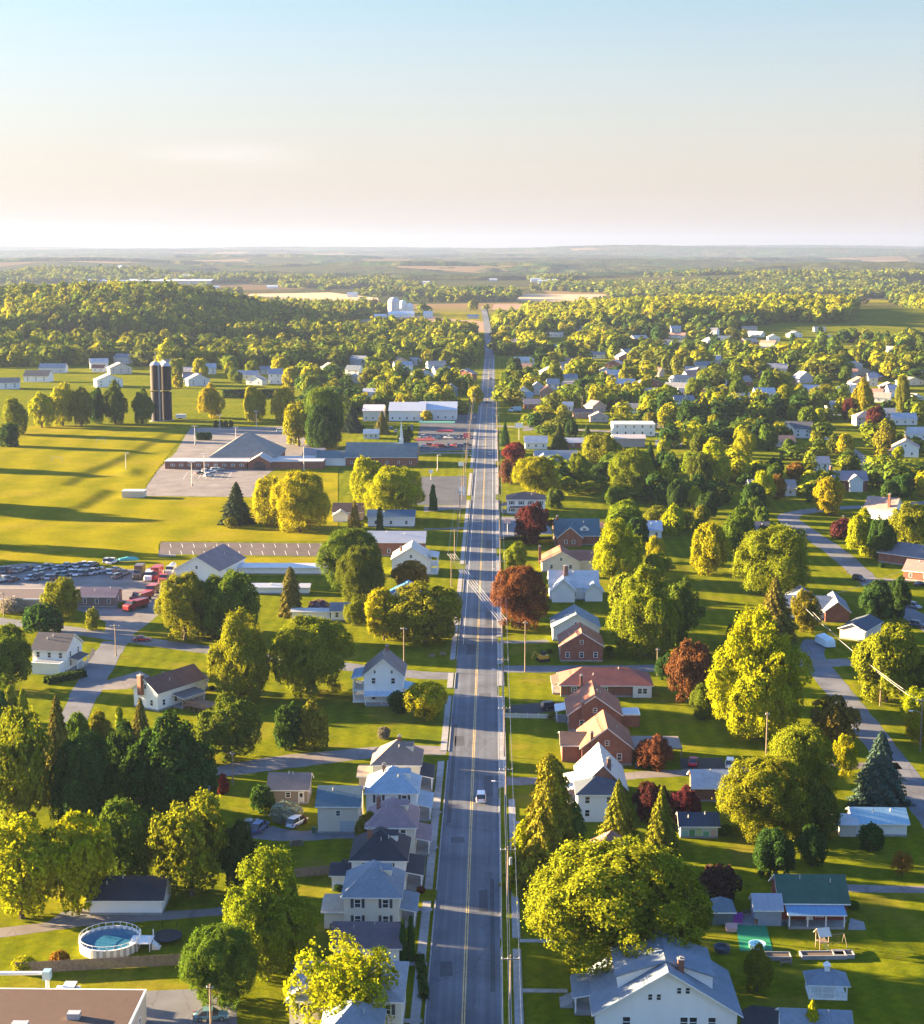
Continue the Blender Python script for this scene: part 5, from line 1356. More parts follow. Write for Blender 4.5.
far_building(164, 279, 160, 100, 14, 'bluish white factory hall behind the long one', 'factory halls on the plain', (.6, .62, .66))
far_building(62, 278, 90, 60, 12, 'white factory hall at the edge of the far town', 'factory halls on the plain')
far_building(45, 275, 60, 50, 12, 'smaller white hall behind the far town', 'factory halls on the plain')

# grain silos by the white barn
def grain_silo(px, py, wpx, top, col, label):
    p = GH(px, py); r = wpx / scale_at(p) / 2; h = height_to(p, top)
    t = empty('grain_silo', p); tag(t, label, 'silo', 'grain silos at the farm')
    MB().lathe([(r, 0), (r, h - r * .8)], 24).build('silo_wall', ['metal_roof'], t, col, smooth=True)
    MB().lathe([(r * 1.03, h - r * .8), (r * .9, h - r * .45), (r * .6, h - r * .15), (.05, h)], 24).build('dome', ['metal_roof'], t, tuple(c * .9 for c in col), smooth=True)
grain_silo(394, 316, 12, 297, (.50, .50, .52), 'tallest domed grain silo, grey, beside the broad white barn')
grain_silo(403, 315, 7, 300, (.72, .72, .70), 'white grain silo in the middle of the three')
grain_silo(409.5, 315, 8, 303, (.66, .68, .70), 'shorter white grain silo at the east end of the row')

# twin tower silos beside the playing field
def tower_silo(px, base, wpx, top, label, upper, lower, chute):
    p = G(px, base); r = wpx / scale_at(p) / 2; h = height_to(p, top)
    t = empty('tower_silo', p); tag(t, label, 'silo')
    rows = 34
    prof = []
    for k in range(rows):
        z0, z1 = h * k / rows, h * (k + 1) / rows
        prof += [(r, z0), (r, z1 - .22), (r * 1.025, z1 - .2), (r * 1.025, z1 - .02)]
    cut = [q for q in prof if q[1] < h * .55]; up = [q for q in prof if q[1] >= h * .55 - .5]
    MB().lathe(cut, 28).build('lower_shell', ['tint'], t, lower)
    MB().lathe(up, 28).build('upper_shell', ['tint'], t, upper)
    MB().lathe([(r * 1.03, h), (r * .8, h + r * .35), (r * .4, h + r * .6), (.05, h + r * .7)], 28).build('dome', ['paint'], t, (.38, .38, .4), smooth=True)
    MB().lathe([(r * 1.4, -.1), (r * 1.4, .25), (.02, .25)], 28).build('plinth', ['concrete'], t)
    if chute:
        MB().box(r * .55, r * .55 + .9, -r * .95, -r * .6, .2, h).build('chute', ['paint'], t, (.22, .23, .25))
        mb = MB(); mb.cyl((0, 0, h + r * .6), (0, 0, h + 8), .09, .05); mb.build('mast', ['steel'], t)
tower_silo(157.2, 421, 11, 365, 'ribbed tower silo with pale chute on its face by the playing field', (.030, .024, .024), (.012, .016, .03), True)
tower_silo(167.0, 420, 10.6, 366, 'dark ribbed tower silo standing behind the white-chuted one', (.018, .017, .022), (.009, .012, .024), False)

# far masts, tower and water tower
def far_mast(px, py, top, label):
    p = GH(px, py); h = height_to(p, top); mb = MB(); mb.cyl((0, 0, 0), (0, 0, h), 1.2, .5, 6)
    tag(mb.build('radio_mast', ['steel'], None, None, p), label, 'mast')
far_mast(139.8, 284, 273, 'radio mast rising over the pink factory hall')
far_mast(189, 287, 278, 'pale radio mast between factory and fields')
p = GH(122, 275); t = empty('water_tower', p); tag(t, 'white water tower on the hazy plain by the far town', 'water tower')
h = height_to(p, 265); MB().cyl((0, 0, 0), (0, 0, h * .7), 3, 3).build('stem', ['paint'], t, (.6, .6, .6)); MB().lathe([(3, h * .6), (12, h * .75), (12, h * .9), (.1, h)], 20).build('tank', ['paint'], t, (.7, .7, .7), smooth=True)

# ------------------------------------------------------------------ cars
def loft_car(kind):
    L, W, H = {'sedan': (4.6, 1.82, 1.45), 'suv': (4.7, 1.9, 1.75), 'pickup': (5.6, 1.98, 1.85), 'van': (5.2, 1.98, 2.0)}[kind]
    x0 = -L / 2; belt = H * .56; hood = {'sedan': .86, 'suv': 1.02, 'pickup': 1.1, 'van': 1.1}[kind]
    # stations front (+x) to rear: x, top height, half width
    top = [(L / 2, .55, .74), (L / 2 - .12, hood * .82, .82), (L / 2 - 1.2, hood, .9), (L / 2 - 1.5, belt, .93), (0, belt, .95), (-L / 2 + .9, belt, .95), (-L / 2 + .25, belt * (.97 if kind != 'sedan' else .94), .92), (-L / 2, .6, .84)]
    body = MB(); rings = []
    for x, z, hw in top:
        y = hw * W / 2
        rings.append([(x, -y * .94, .28), (x, -y, .5), (x, -y, z * .86), (x, -y * .86, z), (x, y * .86, z), (x, y, z * .86), (x, y, .5), (x, y * .94, .28)])
    body.quadgrid(rings); body.face(rings[0][::-1]); body.face(rings[-1])
    glass, roof = MB(), MB()
    ca = {'sedan': [(1.05, 0), (.25, 1), (-1.0, 1), (-1.75, 0)], 'suv': [(1.1, 0), (.4, 1), (-1.9, 1), (-2.25, 0)], 'pickup': [(1.2, 0), (.6, 1), (-.6, 1), (-.85, 0)], 'van': [(1.5, 0), (.8, 1), (-2.3, 1), (-2.55, 0)]}[kind]
    gr = []
    for x, u in ca:
        z = belt - .02 + u * (H - belt - .04); y = (.44 if u == 0 else .36) * W
        gr.append(((x, -y, z), (x, y, z)))
    (a0, a1), (b0, b1), (c0, c1), (d0, d1) = gr
    glass.face([a0, a1, b1, b0]); glass.face([c0, c1, d1, d0]); glass.face([a0, b0, c0, d0]); glass.face([a1, d1, c1, b1])
    up = lambda p, k=.05: (p[0], p[1] * 1.02, p[2] + k)
    dn = lambda p: (p[0], p[1] * 1.02, p[2] - .02)
    roof.quadgrid([[dn(b0), dn(b1), dn(c1), dn(c0)], [up(b0), up(b1), up(c1), up(c0)]]); roof.face([up(b0), up(b1), up(c1), up(c0)])
    for s in (-1, 1):   # door pillars
        for x in ([-.35] if kind != 'van' else [.1, -1.2]):
            y0, y1 = s * .447 * W, s * .367 * W
            roof.face([(x - .07, y0, belt), (x + .07, y0, belt), (x + .07, y1, H - .05), (x - .07, y1, H - .05)])
    if kind == 'pickup':
        bed = [(-1.0, belt + .012), (-2.65, belt + .012)]
        glass.face([(-1.0, -.8, belt + .012), (-1.0, .8, belt + .012), (-2.65, .8, belt + .012), (-2.65, -.8, belt + .012)])
    whe = []
    for x in (L / 2 - .85, -L / 2 + .95):
        for s in (-1, 1):
            w = MB(); y = s * (W / 2 - .1)
            w.cyl((x, y - .1, .33), (x, y + .1, .33), .33, n=14, mi=0); w.cyl((x, y + s * .1, .33), (x, y + s * .112, .33), .2, n=10, mi=1); whe.append(w)
    hl = [MB().box(L / 2 - .1, L / 2 + .015, s * W * .33 - .2, s * W * .33 + .2, .58, .72) for s in (-1, 1)]
    tl = [MB().box(-L / 2 - .02, -L / 2 + .1, s * W * .36 - .16, s * W * .36 + .16, .68, .86) for s in (-1, 1)]
    return body, glass, roof, whe, hl, tl
def car_proto(kind):
    b, g, r, whe, hl, tl = loft_car(kind)
    d = {'body': [b.mesh('body', ['paint'])], 'window': [g.mesh('window', ['glass'])], 'car_roof': [r.mesh('car_roof', ['paint'])],
         'wheel': [w.mesh('wheel', ['tyre', 'chrome']) for w in whe], 'headlight': [w.mesh('headlight', ['trim']) for w in hl], 'tail_light': [w.mesh('tail_light', ['red_light']) for w in tl]}
    allm = MB()
    for mb, mi in [(b, 0), (g, 1), (r, 0)] + [(w, 2) for w in whe]:
        k = len(allm.v); allm.v += mb.v; allm.f += [tuple(i + k for i in f) for f in mb.f]; allm.m += [mi] * len(mb.f)
    return d, allm.mesh('car', ['paint', 'glass', 'tyre'])
CARS = {k: car_proto(k) for k in ('sedan', 'suv', 'pickup', 'van')}
def car(px, py, head, kind, color, label, group=None, cat='car', name='parked_car', simple=False, z=0.03):
    p = G(px, py); p.z = z
    if simple:
        o = link(name, CARS[kind][1], None, color, p, R(head)); return tag(o, label, cat, group)
    r = empty(name, p, R(head)); tag(r, label, cat, group)
    for part, ms in CARS[kind][0].items():
        for m in ms: link(part, m, r, color if part in ('body', 'car_roof') else None)
    return r
SILV, CWHT, CBLK, CRED, CBLU, CGRN, CTEA = (.45, .47, .5), (.75, .75, .75), (.02, .022, .026), (.35, .02, .025), (.05, .10, .22), (.05, .10, .07), (.10, .20, .22)
car(481, 800, 90, 'suv', (.72, .70, .70), 'white hatchback driving away on the main road between the sunlit stripes', name='driving_car')
car(490, 455, 90, 'sedan', CWHT, 'white car far up the main road near the dark red tree', name='driving_car')
car(491, 379.5, -90, 'sedan', CBLK, 'black car on the far main road just past the woods', name='driving_car')
car(490.5, 366, -90, 'sedan', (.06, .06, .08), 'darkest tiny car farthest along the main road', name='driving_car')
car(487, 403, 90, 'sedan', (.2, .2, .22), 'grey car on the main road beside the warehouse turn', name='driving_car')
car(142, 641, 5, 'sedan', CRED, 'dark red car on the side street at the fork', name='driving_car')
car(297, 825, 62, 'suv', (.55, .62, .70), 'pale blue-white wagon parked before the brown garage')
car(260, 830, 75, 'suv', CBLU, 'dark blue car parked on the shaded drive behind the four-squares')
car(250, 827, 80, 'sedan', (.16, .17, .18), 'grey car at the far end of the shaded drive, beside the dark blue one')
car(211, 1019, 5, 'sedan', CTEA, 'dark teal car beside the utility pole on the lower lot')
car(551, 709, 20, 'suv', CBLK, 'black car at the end of the dark driveway by the brick cape')
car(693, 764, 80, 'sedan', (.45, .02, .06), 'red car on the dark drive beyond the brick garage')
car(730, 766, 80, 'suv', CWHT, 'white car nose-in on the dark drive beyond the brick garage')
car(875, 617, 175, 'sedan', (.7, .72, .75), 'white sedan in the drive of the slate-blue house', z=.05)
car(859, 580.5, -60, 'suv', CBLK, 'black car parked on the curving street near the mailbox')
car(914, 608, -60, 'suv', (.22, .23, .25), 'silver-grey car on the curving street near the frame edge')
car(918, 627, -40, 'suv', (.05, .07, .12), 'dark blue car at the edge below the silver-grey one')
car(921, 586, 10, 'sedan', CBLK, 'dark car before the pink-roofed ranch')
car(541, 429, 10, 'pickup', (.15, .17, .22), 'dark pickup on the small lot beside the main road')
car(281, 432, 10, 'van', CWHT, 'white van behind the community hall', cat='van', name='parked_van')
car(826, 440, 40, 'sedan', CWHT, 'white car by the upper cul-de-sac hedge')
car(892, 442, 10, 'suv', (.4, .6, .65), 'light teal car on the drive beside the orange-tinted house')
car(880, 424, 10, 'suv', (.5, .52, .55), 'silver car outside the wide cream house')
car(571, 478, 70, 'sedan', (.25, .35, .5), 'blue-grey car behind the yellow tree house')
car(573, 489, 80, 'suv', (.12, .14, .17), 'dark car in the yard behind the yellow tree house, nearest the shed')
car(581, 488, 80, 'sedan', (.5, .52, .55), 'silver car in the yard behind the yellow tree house')
for k, (x, y, c) in enumerate(((200, 474, CBLK), (206, 472.5, SILV), (211, 472.5, CWHT), (215, 471, SILV), (219.5, 470.5, (.3, .32, .35)), (209, 476.5, (.6, .6, .6)))):
    car(x, y, 40, 'suv' if k % 2 else 'sedan', c, ['black car at the end of the row before the hall', 'silver car next to the black one before the hall', 'white car in the middle of the row before the hall', 'silver car fourth from the black one before the hall', 'grey car last in the row before the hall', 'pale car alone in front of the row at the hall lot'][k])
# dealership lot between the warehouse and the church lawn
for k in range(16):
    x = 424 + (k % 8) * 6.2; y = (438 if k < 8 else 446) + (k % 3) * .6
    car(x, y, random.choice([0, 20, 160, 90]), random.choice(['suv', 'sedan', 'pickup']), random.choice([CRED, CBLU, SILV, CWHT, CBLK, (.3, .05, .06), (.1, .13, .2)]), 'car in the crowded lot between the warehouses and the church lawn', 'cars in the crowded roadside lot', simple=True)
for k in range(9):
    car(random.uniform(383, 414), random.uniform(425, 435), 90, random.choice(['suv', 'sedan']), random.choice([CBLU, SILV, CWHT, CBLK]), 'car in the shaded row behind the church roof', 'cars parked behind the church', simple=True)
# salvage yard: rows of wrecks
WRECK = [(.14, .17, .22), (.30, .34, .40), (.42, .45, .50), (.22, .09, .07), (.10, .11, .13), (.60, .62, .64), (.34, .30, .26), (.10, .24, .28), (.34, .15, .10), (.5, .5, .52)]
for row, (xa, ya, xb, yb) in enumerate(((-8, 574, 112, 563.5), (-8, 583, 114, 572))):
    n = 23
    for k in range(n):
        u = (k + random.uniform(-.25, .25)) / (n - 1)
        x = xa + (xb - xa) * u; y = ya + (yb - ya) * u + random.uniform(-1.6, 1.6)
        if random.random() < .22: continue
        car(x, y, 82 + random.uniform(-38, 38), random.choice(['sedan', 'sedan', 'suv', 'pickup']), random.choice(WRECK), 'dull wrecked car packed into the salvage yard rows', 'wrecks in the salvage yard', simple=True, name='wrecked_car')
for x, y, k, c, lab in ((116, 571, 'sedan', (.3, .31, .33), 'grey car at the end of the salvage rows beside the covered boat'), (124, 575, 'pickup', (.16, .17, .2), 'dark pickup facing the salvage yard lane'), (118, 578, 'suv', (.1, .12, .16), 'dark car behind the pickup in the yard lane')):
    car(x, y, 70, k, c, lab)

# lorries
def lorry(px, py, head, cab, boxc, label, L=7.5, boxh=3.2, tank=False, group=None, cat='truck'):
    p = G(px, py); p.z = .02
    r = empty('parked_truck', p, R(head)); tag(r, label, cat, group)
    mb = MB(); rings = []
    for x, z, hw in ((L / 2, 1.5, 1.0), (L / 2 - .15, 1.8, 1.15), (L / 2 - 1.3, 1.95, 1.2)):
        rings.append([(x, -hw, .5), (x, hw, .5), (x, hw, z), (x, -hw, z)])
    mb.quadgrid(rings); mb.face(rings[0][::-1]); mb.box(L / 2 - 2.9, L / 2 - 1.28, -1.2, 1.2, .5, 1.9); mb.box(L / 2 - 2.9, L / 2 - 1.75, -1.08, 1.08, 2.75, 2.9)
    mb.build('cab', ['paint'], r, cab)
    g = MB(); g.quadgrid([[(L / 2 - 1.3, -1.15, 1.9), (L / 2 - 1.3, 1.15, 1.9), (L / 2 - 2.9, 1.15, 1.9), (L / 2 - 2.9, -1.15, 1.9)], [(L / 2 - 1.7, -1.05, 2.76), (L / 2 - 1.7, 1.05, 2.76), (L / 2 - 2.9, 1.05, 2.76), (L / 2 - 2.9, -1.05, 2.76)]]); g.build('window', ['glass'], r)
    if boxc:
        if tank: MB().cyl((L / 2 - 3.1, 0, 1.9), (-L / 2, 0, 1.9), 1.1, n=16).build('tank', ['paint'], r, boxc, smooth=False)
        else: MB().box(-L / 2, L / 2 - 3.05, -1.25, 1.25, .95, boxh).build('cargo_box', ['paint'], r, boxc)
    MB().box(-L / 2, L / 2 - 1, -.5, .5, .55, .9).build('chassis', ['dark'], r)
    for x in (L / 2 - 1.0, -L / 2 + 1.2, -L / 2 + 2.3):
        for s in (-1, 1): MB().cyl((x, s * 1.15 - .15, .5), (x, s * 1.15 + .15, .5), .5, n=14).build('wheel', ['tyre'], r)
lorry(136, 609, -120, (.22, .012, .02), (.20, .012, .02), 'red truck parked at the yard entrance behind its twin nose', 8.5, 2.6)
lorry(141, 601, -115, (.26, .015, .02), (.27, .03, .03), 'bright red truck just up the lane from the first red one', 8.0, 2.4)
lorry(152, 594, -95, (.35, .05, .04), (.28, .07, .05), 'rust-red truck in the middle of the yard lane', 7.5, 2.6)
lorry(156, 579, -95, (.30, .015, .02), (.30, .018, .022), 'tall red box truck at the head of the salvage yard', 8.5, 3.8)
lorry(164, 583, -90, (.5, .08, .08), None, 'red tractor unit without trailer beside the tall red box truck', 6)
lorry(139, 578, -90, (.08, .06, .06), (.10, .06, .055), 'dark brown high-sided truck next to the tall red one', 7.5, 4.0)
lorry(150, 580, -90, (.65, .65, .65), (.7, .7, .7), 'white truck squeezed between the red and dark brown ones', 7, 3.0)
lorry(171, 574, -90, (.4, .4, .42), (.38, .38, .40), 'grey tanker truck by the white barn', 8, 3, True)
lorry(515, 412, 175, (.5, .6, .65), (.25, .45, .60), 'light blue box truck beside the main road', 8, 3.3)
o = MB(); rings = []
for x, w, z in ((-3.4, .3, .9), (-2.6, 1.0, 1.3), (0, 1.25, 1.7), (2.4, 1.1, 1.5), (3.4, .7, 1.0)):
    rings.append([(x, -w, .5), (x, -w * 1.05, z * .7), (x, -w * .5, z), (x, 0, z * 1.1), (x, w * .5, z), (x, w * 1.05, z * .7), (x, w, .5)])
o.quadgrid(rings, close=False)
for i in (0, -1): o.face(rings[i] if i else rings[i][::-1])
o = tag(o.build('covered_boat', ['tint'], None, (.08, .36, .34), G(128, 562), R(15)), 'boat under a turquoise cover behind the salvage rows', 'boat')

# covered trailer, white with blue tarpaulin, in the yard of the slate-blue house
t = empty('covered_trailer', G(825, 645), R(105)); tag(t, 'trailer under a crumpled white and pale blue tarpaulin on the shaded lawn', 'trailer')
mb = MB(); rings = []
for i, (x, h, w) in enumerate(((-3.6, 1.2, .9), (-3.2, 2.2, 1.2), (-1.6, 2.7, 1.35), (0, 2.5, 1.3), (1.6, 2.8, 1.35), (3.2, 2.2, 1.2), (3.6, 1.1, .8))):
    rings.append([(x, -w * 1.1, .3), (x + .1, -w, h * .8), (x, -w * .4, h), (x - .1, w * .4, h * .96), (x, w, h * .78), (x, w * 1.12, .3)])
mb.quadgrid(rings, close=False); mb.face(rings[0]); mb.face(rings[-1][::-1]); mb.build('tarpaulin', ['tint'], t, (.58, .68, .70))
for s in (-1, 1): MB().cyl((0, s * 1.2 - .1, .35), (0, s * 1.2 + .1, .35), .35, n=12).build('wheel', ['tyre'], t)

# aerial lift at the lower corner
t = empty('aerial_lift', G(60, 1001), 0); tag(t, 'white bucket lift with long boom beside the flat-roofed building', 'lift')
mb = MB(); mb.box(-.6, 2.6, -1.1, 1.1, .5, 1.7); mb.box(.6, 2.2, -1.0, 1.0, 1.7, 2.4); mb.build('cab', ['paint'], t, (.72, .72, .72))
MB().face([(2.22, -.9, 1.75), (2.22, .9, 1.75), (2.22, .9, 2.35), (2.22, -.9, 2.35)]).build('window', ['glass'], t)
mb = MB(); mb.tube([(-1.6, 0, 4.0), (-8, .4, 3.7), (-16, .8, 3.3)], [.28, .32, .36], 8); mb.build('boom', ['paint'], t, (.62, .64, .66))
mb = MB(); mb.box(-2.1, -1.1, -.6, .6, 3.2, 4.4); mb.build('bucket', ['paint'], t, (.25, .38, .48))
mb = MB(); mb.cyl((-1.6, 0, .5), (-1.6, 0, 3.4), .25); mb.build('turret', ['paint'], t, (.6, .6, .6))
for x in (-.2, 1.9):
    for s in (-1, 1): MB().cyl((x, s * 1.0 - .12, .42), (x, s * 1.0 + .12, .42), .42, n=14).build('wheel', ['tyre'], t)

# ------------------------------------------------------------------ pool, trampoline, fence, gazebo, play tower
p = G(103, 960); sp = scale_at(p); r = 30.5 / sp
t = empty('swimming_pool', (p.x, p.y + r, 0)); tag(t, 'round above-ground pool with striped white rim and blue water', 'pool')
mb = MB(); n = 56
for k in range(n):
    a0, a1 = 2 * math.pi * k / n, 2 * math.pi * (k + 1) / n
    for rr, fl in ((r, 1), (r - .12, -1)):
        q = [(rr * math.cos(a0), rr * math.sin(a0), 0), (rr * math.cos(a1), rr * math.sin(a1), 0), (rr * math.cos(a1), rr * math.sin(a1), 1.32), (rr * math.cos(a0), rr * math.sin(a0), 1.32)]
        mb.face(q[::fl], 0 if k % 2 else 1)
mb.build('pool_wall', ['trim', 'steel'], t)
MB().lathe([(r - .16, 1.32), (r - .16, 1.38), (r + .1, 1.38), (r + .1, 1.30)], n).build('rim', ['trim'], t)
MB().face([((r - .12) * math.cos(2 * math.pi * k / n), (r - .12) * math.sin(2 * math.pi * k / n), 1.0) for k in range(n)]).build('water', ['water'], t)
mb = MB()
for k in range(26):
    a = 2 * math.pi * k / 26; mb.box(r * math.cos(a) - .04, r * math.cos(a) + .04, r * math.sin(a) - .04, r * math.sin(a) + .04, 1.38, 1.95)
mb.lathe([(r + .03, 1.92), (r + .03, 1.98), (r - .03, 1.98), (r - .03, 1.92)], 52)
mb.build('pool_fence', ['trim'], t)
mb = MB(); mb.box(r * .72, r + 1.9, -1.6, 1.2, 1.15, 1.3)
for x in (r * .75 + 1, r + 1.75):
    for y in (-1.5, 1.1): mb.box(x - .06, x + .06, y - .06, y + .06, 0, 2.3)
for k in range(4): mb.box(r + 1.9 + k * .28, r + 2.18 + k * .28, -.9, .3, 0, 1.0 - k * .25)
mb.build('pool_deck', ['trim'], t)
t = empty('trampoline', G(165, 946), 0); tag(t, 'dark round trampoline with sagging net beside the pool', 'trampoline')
MB().face([(1.9 * math.cos(2 * math.pi * k / 20), 1.9 * math.sin(2 * math.pi * k / 20) + 1.9, .8) for k in range(20)]).build('mat', ['dark'], t)
MB().lathe([(1.9, .74), (2.1, .74), (2.1, .84), (1.9, .84)], 20, c=(0, 1.9, 0)).build('frame', ['tint'], t, (.03, .05, .08))
for k in range(6):
    a = 2 * math.pi * k / 6; MB().cyl((2.05 * math.cos(a), 1.9 + 2.05 * math.sin(a), 0), (2.05 * math.cos(a), 1.9 + 2.05 * math.sin(a), 2.2), .035, n=6).build('pole', ['dark'], t)

def board_fence(a, b, h, label, mat='wood', board=.14):
    A, B = G(*a), G(*b); L = (B - A).length; ang = math.atan2(B.y - A.y, B.x - A.x)
    t = empty('board_fence', A, ang); tag(t, label, 'fence')
    mb = MB(); k = 0; x = 0.0
    while x < L:
        mb.box(x, x + board - .012, -.02 + .008 * (k % 2), .0 + .008 * (k % 2), .03, h + random.uniform(-.03, .03)); x += board; k += 1
    mb.build('board_panel', [mat], t)
    for z in (.35, h - .3): MB().box(0, L, .012, .06, z, z + .09).build('rail', [mat], t)
    x = 0.0
    while x <= L:
        MB().box(x - .05, x + .05, .06, .16, 0, h + .05).build('post', [mat], t); x += 2.4
board_fence((16, 974), (184, 965), 1.7, 'weathered board fence between the pool and the lower lawn')
board_fence((338, 875), (300, 905), 1.6, 'short dark board fence behind the cream four-square') if False else None
p = G(828, 1000); t = empty('gazebo', p, R(-3)); tag(t, 'white arched gazebo with blue-grey roof and cupola on the shaded lawn', 'gazebo')
gw = 38 / scale_at(p); gd = 3.6; hh = 2.3
MB().box(-gw / 2, gw / 2, 0, gd, 0, .25).build('floor', ['trim'], t)
for x in np.linspace(-gw / 2 + .1, gw / 2 - .1, 4):
    for y in (.1, gd - .1): MB().box(x - .09, x + .09, y - .09, y + .09, .25, hh).build('post', ['trim'], t)
for y in (.1, gd - .1):
    mb = MB(); w3 = (gw - .2) / 3
    for k in range(3):
        cx = -gw / 2 + .1 + w3 * (k + .5); q = w3 / 2 - .1
        arc = [(cx + q * math.cos(a), hh - .75 + .6 * math.sin(a)) for a in [math.pi * i / 8 for i in range(9)]]
        for i in range(8):
            (xa, za), (xb, zb) = arc[i], arc[i + 1]
            mb.face([(xa, y - .05, za), (xb, y - .05, zb), (xb, y - .05, hh), (xa, y - .05, hh)]); mb.face([(xa, y + .05, za), (xa, y + .05, hh), (xb, y + .05, hh), (xb, y + .05, zb)]); mb.face([(xa, y - .05, za), (xa, y + .05, za), (xb, y + .05, zb), (xb, y - .05, zb)])
    mb.build('arch_panel', ['trim'], t)
    mb = MB(); mb.box(-gw / 2 + .1, gw / 2 - .1, y - .04, y + .04, .95, 1.05)
    for k in range(int(gw / .25)): mb.box(-gw / 2 + .15 + k * .25, -gw / 2 + .19 + k * .25, y - .03, y + .03, .25, .95)
    mb.build('railing', ['trim'], t)
mb = MB(); hip_roof(mb, gw, gd, hh, 1.2, .35, .15); mb.build('roof', ['shingle', 'trim'], t, RBLU)
mb = MB(); mb.box(-.35, .35, gd / 2 - .35, gd / 2 + .35, hh + 1.1, hh + 1.9); mb.quadgrid([[(-.5, gd / 2 - .5, hh + 1.9), (.5, gd / 2 - .5, hh + 1.9), (.5, gd / 2 + .5, hh + 1.9), (-.5, gd / 2 + .5, hh + 1.9)], [(-.02, gd / 2 - .02, hh + 2.5), (.02, gd / 2 - .02, hh + 2.5), (.02, gd / 2 + .02, hh + 2.5), (-.02, gd / 2 + .02, hh + 2.5)]]); mb.build('cupola', ['trim'], t)
t = empty('play_tower', G(822, 948), R(15)); t.scale = (.75, .75, .75); tag(t, 'wooden play tower with pale peaked roof, swing beam and slide', 'play set')
for x in (-.9, .9):
    for y in (-.9, .9): MB().box(x - .07, x + .07, y - .07, y + .07, 0, 3.0).build('post', ['wood'], t)
MB().box(-1, 1, -1, 1, 1.4, 1.5).build('platform', ['wood'], t)
mb = MB(); gable_roof(mb, 2.2, 2.2, 3.0, 1.1, .2, .08, 'x', 0, -1.1); mb.build('roof', ['tint', 'tint'], t, (.62, .55, .48))
mb = MB(); mb.cyl((1, 0, 2.5), (4.6, 0, 2.5), .07); mb.cyl((4.6, 0, 2.5), (4.8, -1.1, 0), .06); mb.cyl((4.6, 0, 2.5), (4.8, 1.1, 0), .06); mb.build('swing_beam', ['wood'], t)
for x in (2.2, 3.4):
    mb = MB(); mb.cyl((x - .22, 0, 2.5), (x - .22, 0, .6), .015, n=4); mb.cyl((x + .22, 0, 2.5), (x + .22, 0, .6), .015, n=4); mb.box(x - .26, x + .26, -.12, .12, .56, .6); mb.build('swing', ['dark'], t)
MB().face([(-.4, -1, 1.45), (.4, -1, 1.45), (.4, -3.2, .25), (-.4, -3.2, .25)]).build('slide', ['tint'], t, (.55, .45, .05))
o = sheet('ground_cover', [(740, 951), (736, 926), (766, 925), (773, 951)], 'tint', None, (.015, .19, .09))
del o['kind']; tag(o, 'bright green ground cover spread beside the patio', 'ground cover')
for i, (x, y, c, lab) in enumerate(((757, 948, (.35, .6, .68), 'pale turquoise paddling pool on the green ground cover'), (722, 951, (.05, .07, .09), 'dark round tub beside the deck of the teal cabin'))):
    t = empty('tub', G(x, y)); tag(t, lab, 'tub'); MB().lathe([(1.1, 0), (1.25, .75), (1.1, .75), (1.0, .3), (.02, .3)], 18).build('shell', ['tint'], t, c)
for i, (x, y, w, hgt, c, lab) in enumerate(((737, 921, 1.4, 1.2, (.25, .05, .30), 'purple garden toy pile beside the teal cabin'), (731, 930, 1.5, 1.0, (.55, .35, .35), 'pink playhouse at the edge of the patio'), (797, 917, 1.0, .9, (.6, .55, .6), 'pale ball shaped planter before the red barn'))):
    t = empty('garden_toy', G(x, y)); tag(t, lab, 'garden toy')
    mb = MB(); mb.box(-w / 2, w / 2, -w / 2, w / 2, 0, hgt * .6); mb.build('base', ['tint'], t, c); mb = MB(); gable_roof(mb, w, w, hgt * .6, hgt * .5, .1, .05, 'x', 0, -w / 2); mb.build('roof', ['tint', 'tint'], t, tuple(q * .7 for q in c))
def planter(px, py, L, label, ang=0):
    t = empty('raised_bed', G(px, py), R(ang)); tag(t, label, 'garden bed')
    mb = MB()
    for a in ((-L / 2, L / 2, -.9, -.75), (-L / 2, L / 2, .75, .9), (-L / 2, -L / 2 + .15, -.75, .75), (L / 2 - .15, L / 2, -.75, .75)): mb.box(*a, 0, .6)
    mb.build('stone_border', ['concrete'], t); MB().box(-L / 2 + .16, L / 2 - .16, -.74, .74, 0, .45).build('soil', ['bark'], t)
planter(778, 958, 3.6, 'stone-edged garden bed beside the green ground cover'); planter(823, 957, 6.5, 'long stone-edged garden bed behind the gazebo', 2); planter(843, 956, 3, 'short stone-edged bed at the end of the long one')

# ------------------------------------------------------------------ poles, wires, signs
def utility_pole(x, y, label, h=10.5, arm=2.4, group=None, lamp=0, arms=1, rot=0, transformer=False):
    t = empty('utility_pole', (x, y, 0), rot); tag(t, label, 'utility pole', group)
    MB().cyl((0, 0, 0), (0, 0, h), .16, .11, 10).build('pole', ['wood'], t)
    for k in range(arms):
        MB().box(-arm / 2, arm / 2, -.16, -.06, h - .6 - k * 1.2, h - .45 - k * 1.2).build('crossarm', ['wood'], t)
        mb = MB()
        for u in (-arm / 2 + .1, -.35, .4, arm / 2 - .1): mb.cyl((u, -.11, h - .45 - k * 1.2), (u, -.11, h - .2 - k * 1.2), .06, .04, 8)
        mb.box(-arm / 2 + .06, arm / 2 - .06, -.13, -.09, h - .56 - k * 1.2, h - .43 - k * 1.2)
        mb.build('insulators', ['trim'], t)
    if transformer: MB().cyl((.38, 0, h - 2.9), (.38, 0, h - 1.8), .28, n=12).build('transformer', ['steel'], t)
    if lamp:
        mb = MB(); mb.tube([(0, 0, h - 3.2), (lamp * .9, 0, h - 2.7), (lamp * 2.2, 0, h - 2.6)], .04, 6); mb.build('lamp_arm', ['steel'], t)
        MB().box(lamp * 2.2 - .35, lamp * 2.2 + .35, -.14, .14, h - 2.75, h - 2.58).build('lamp_head', ['trim'], t)
    return t
EX = 2.55
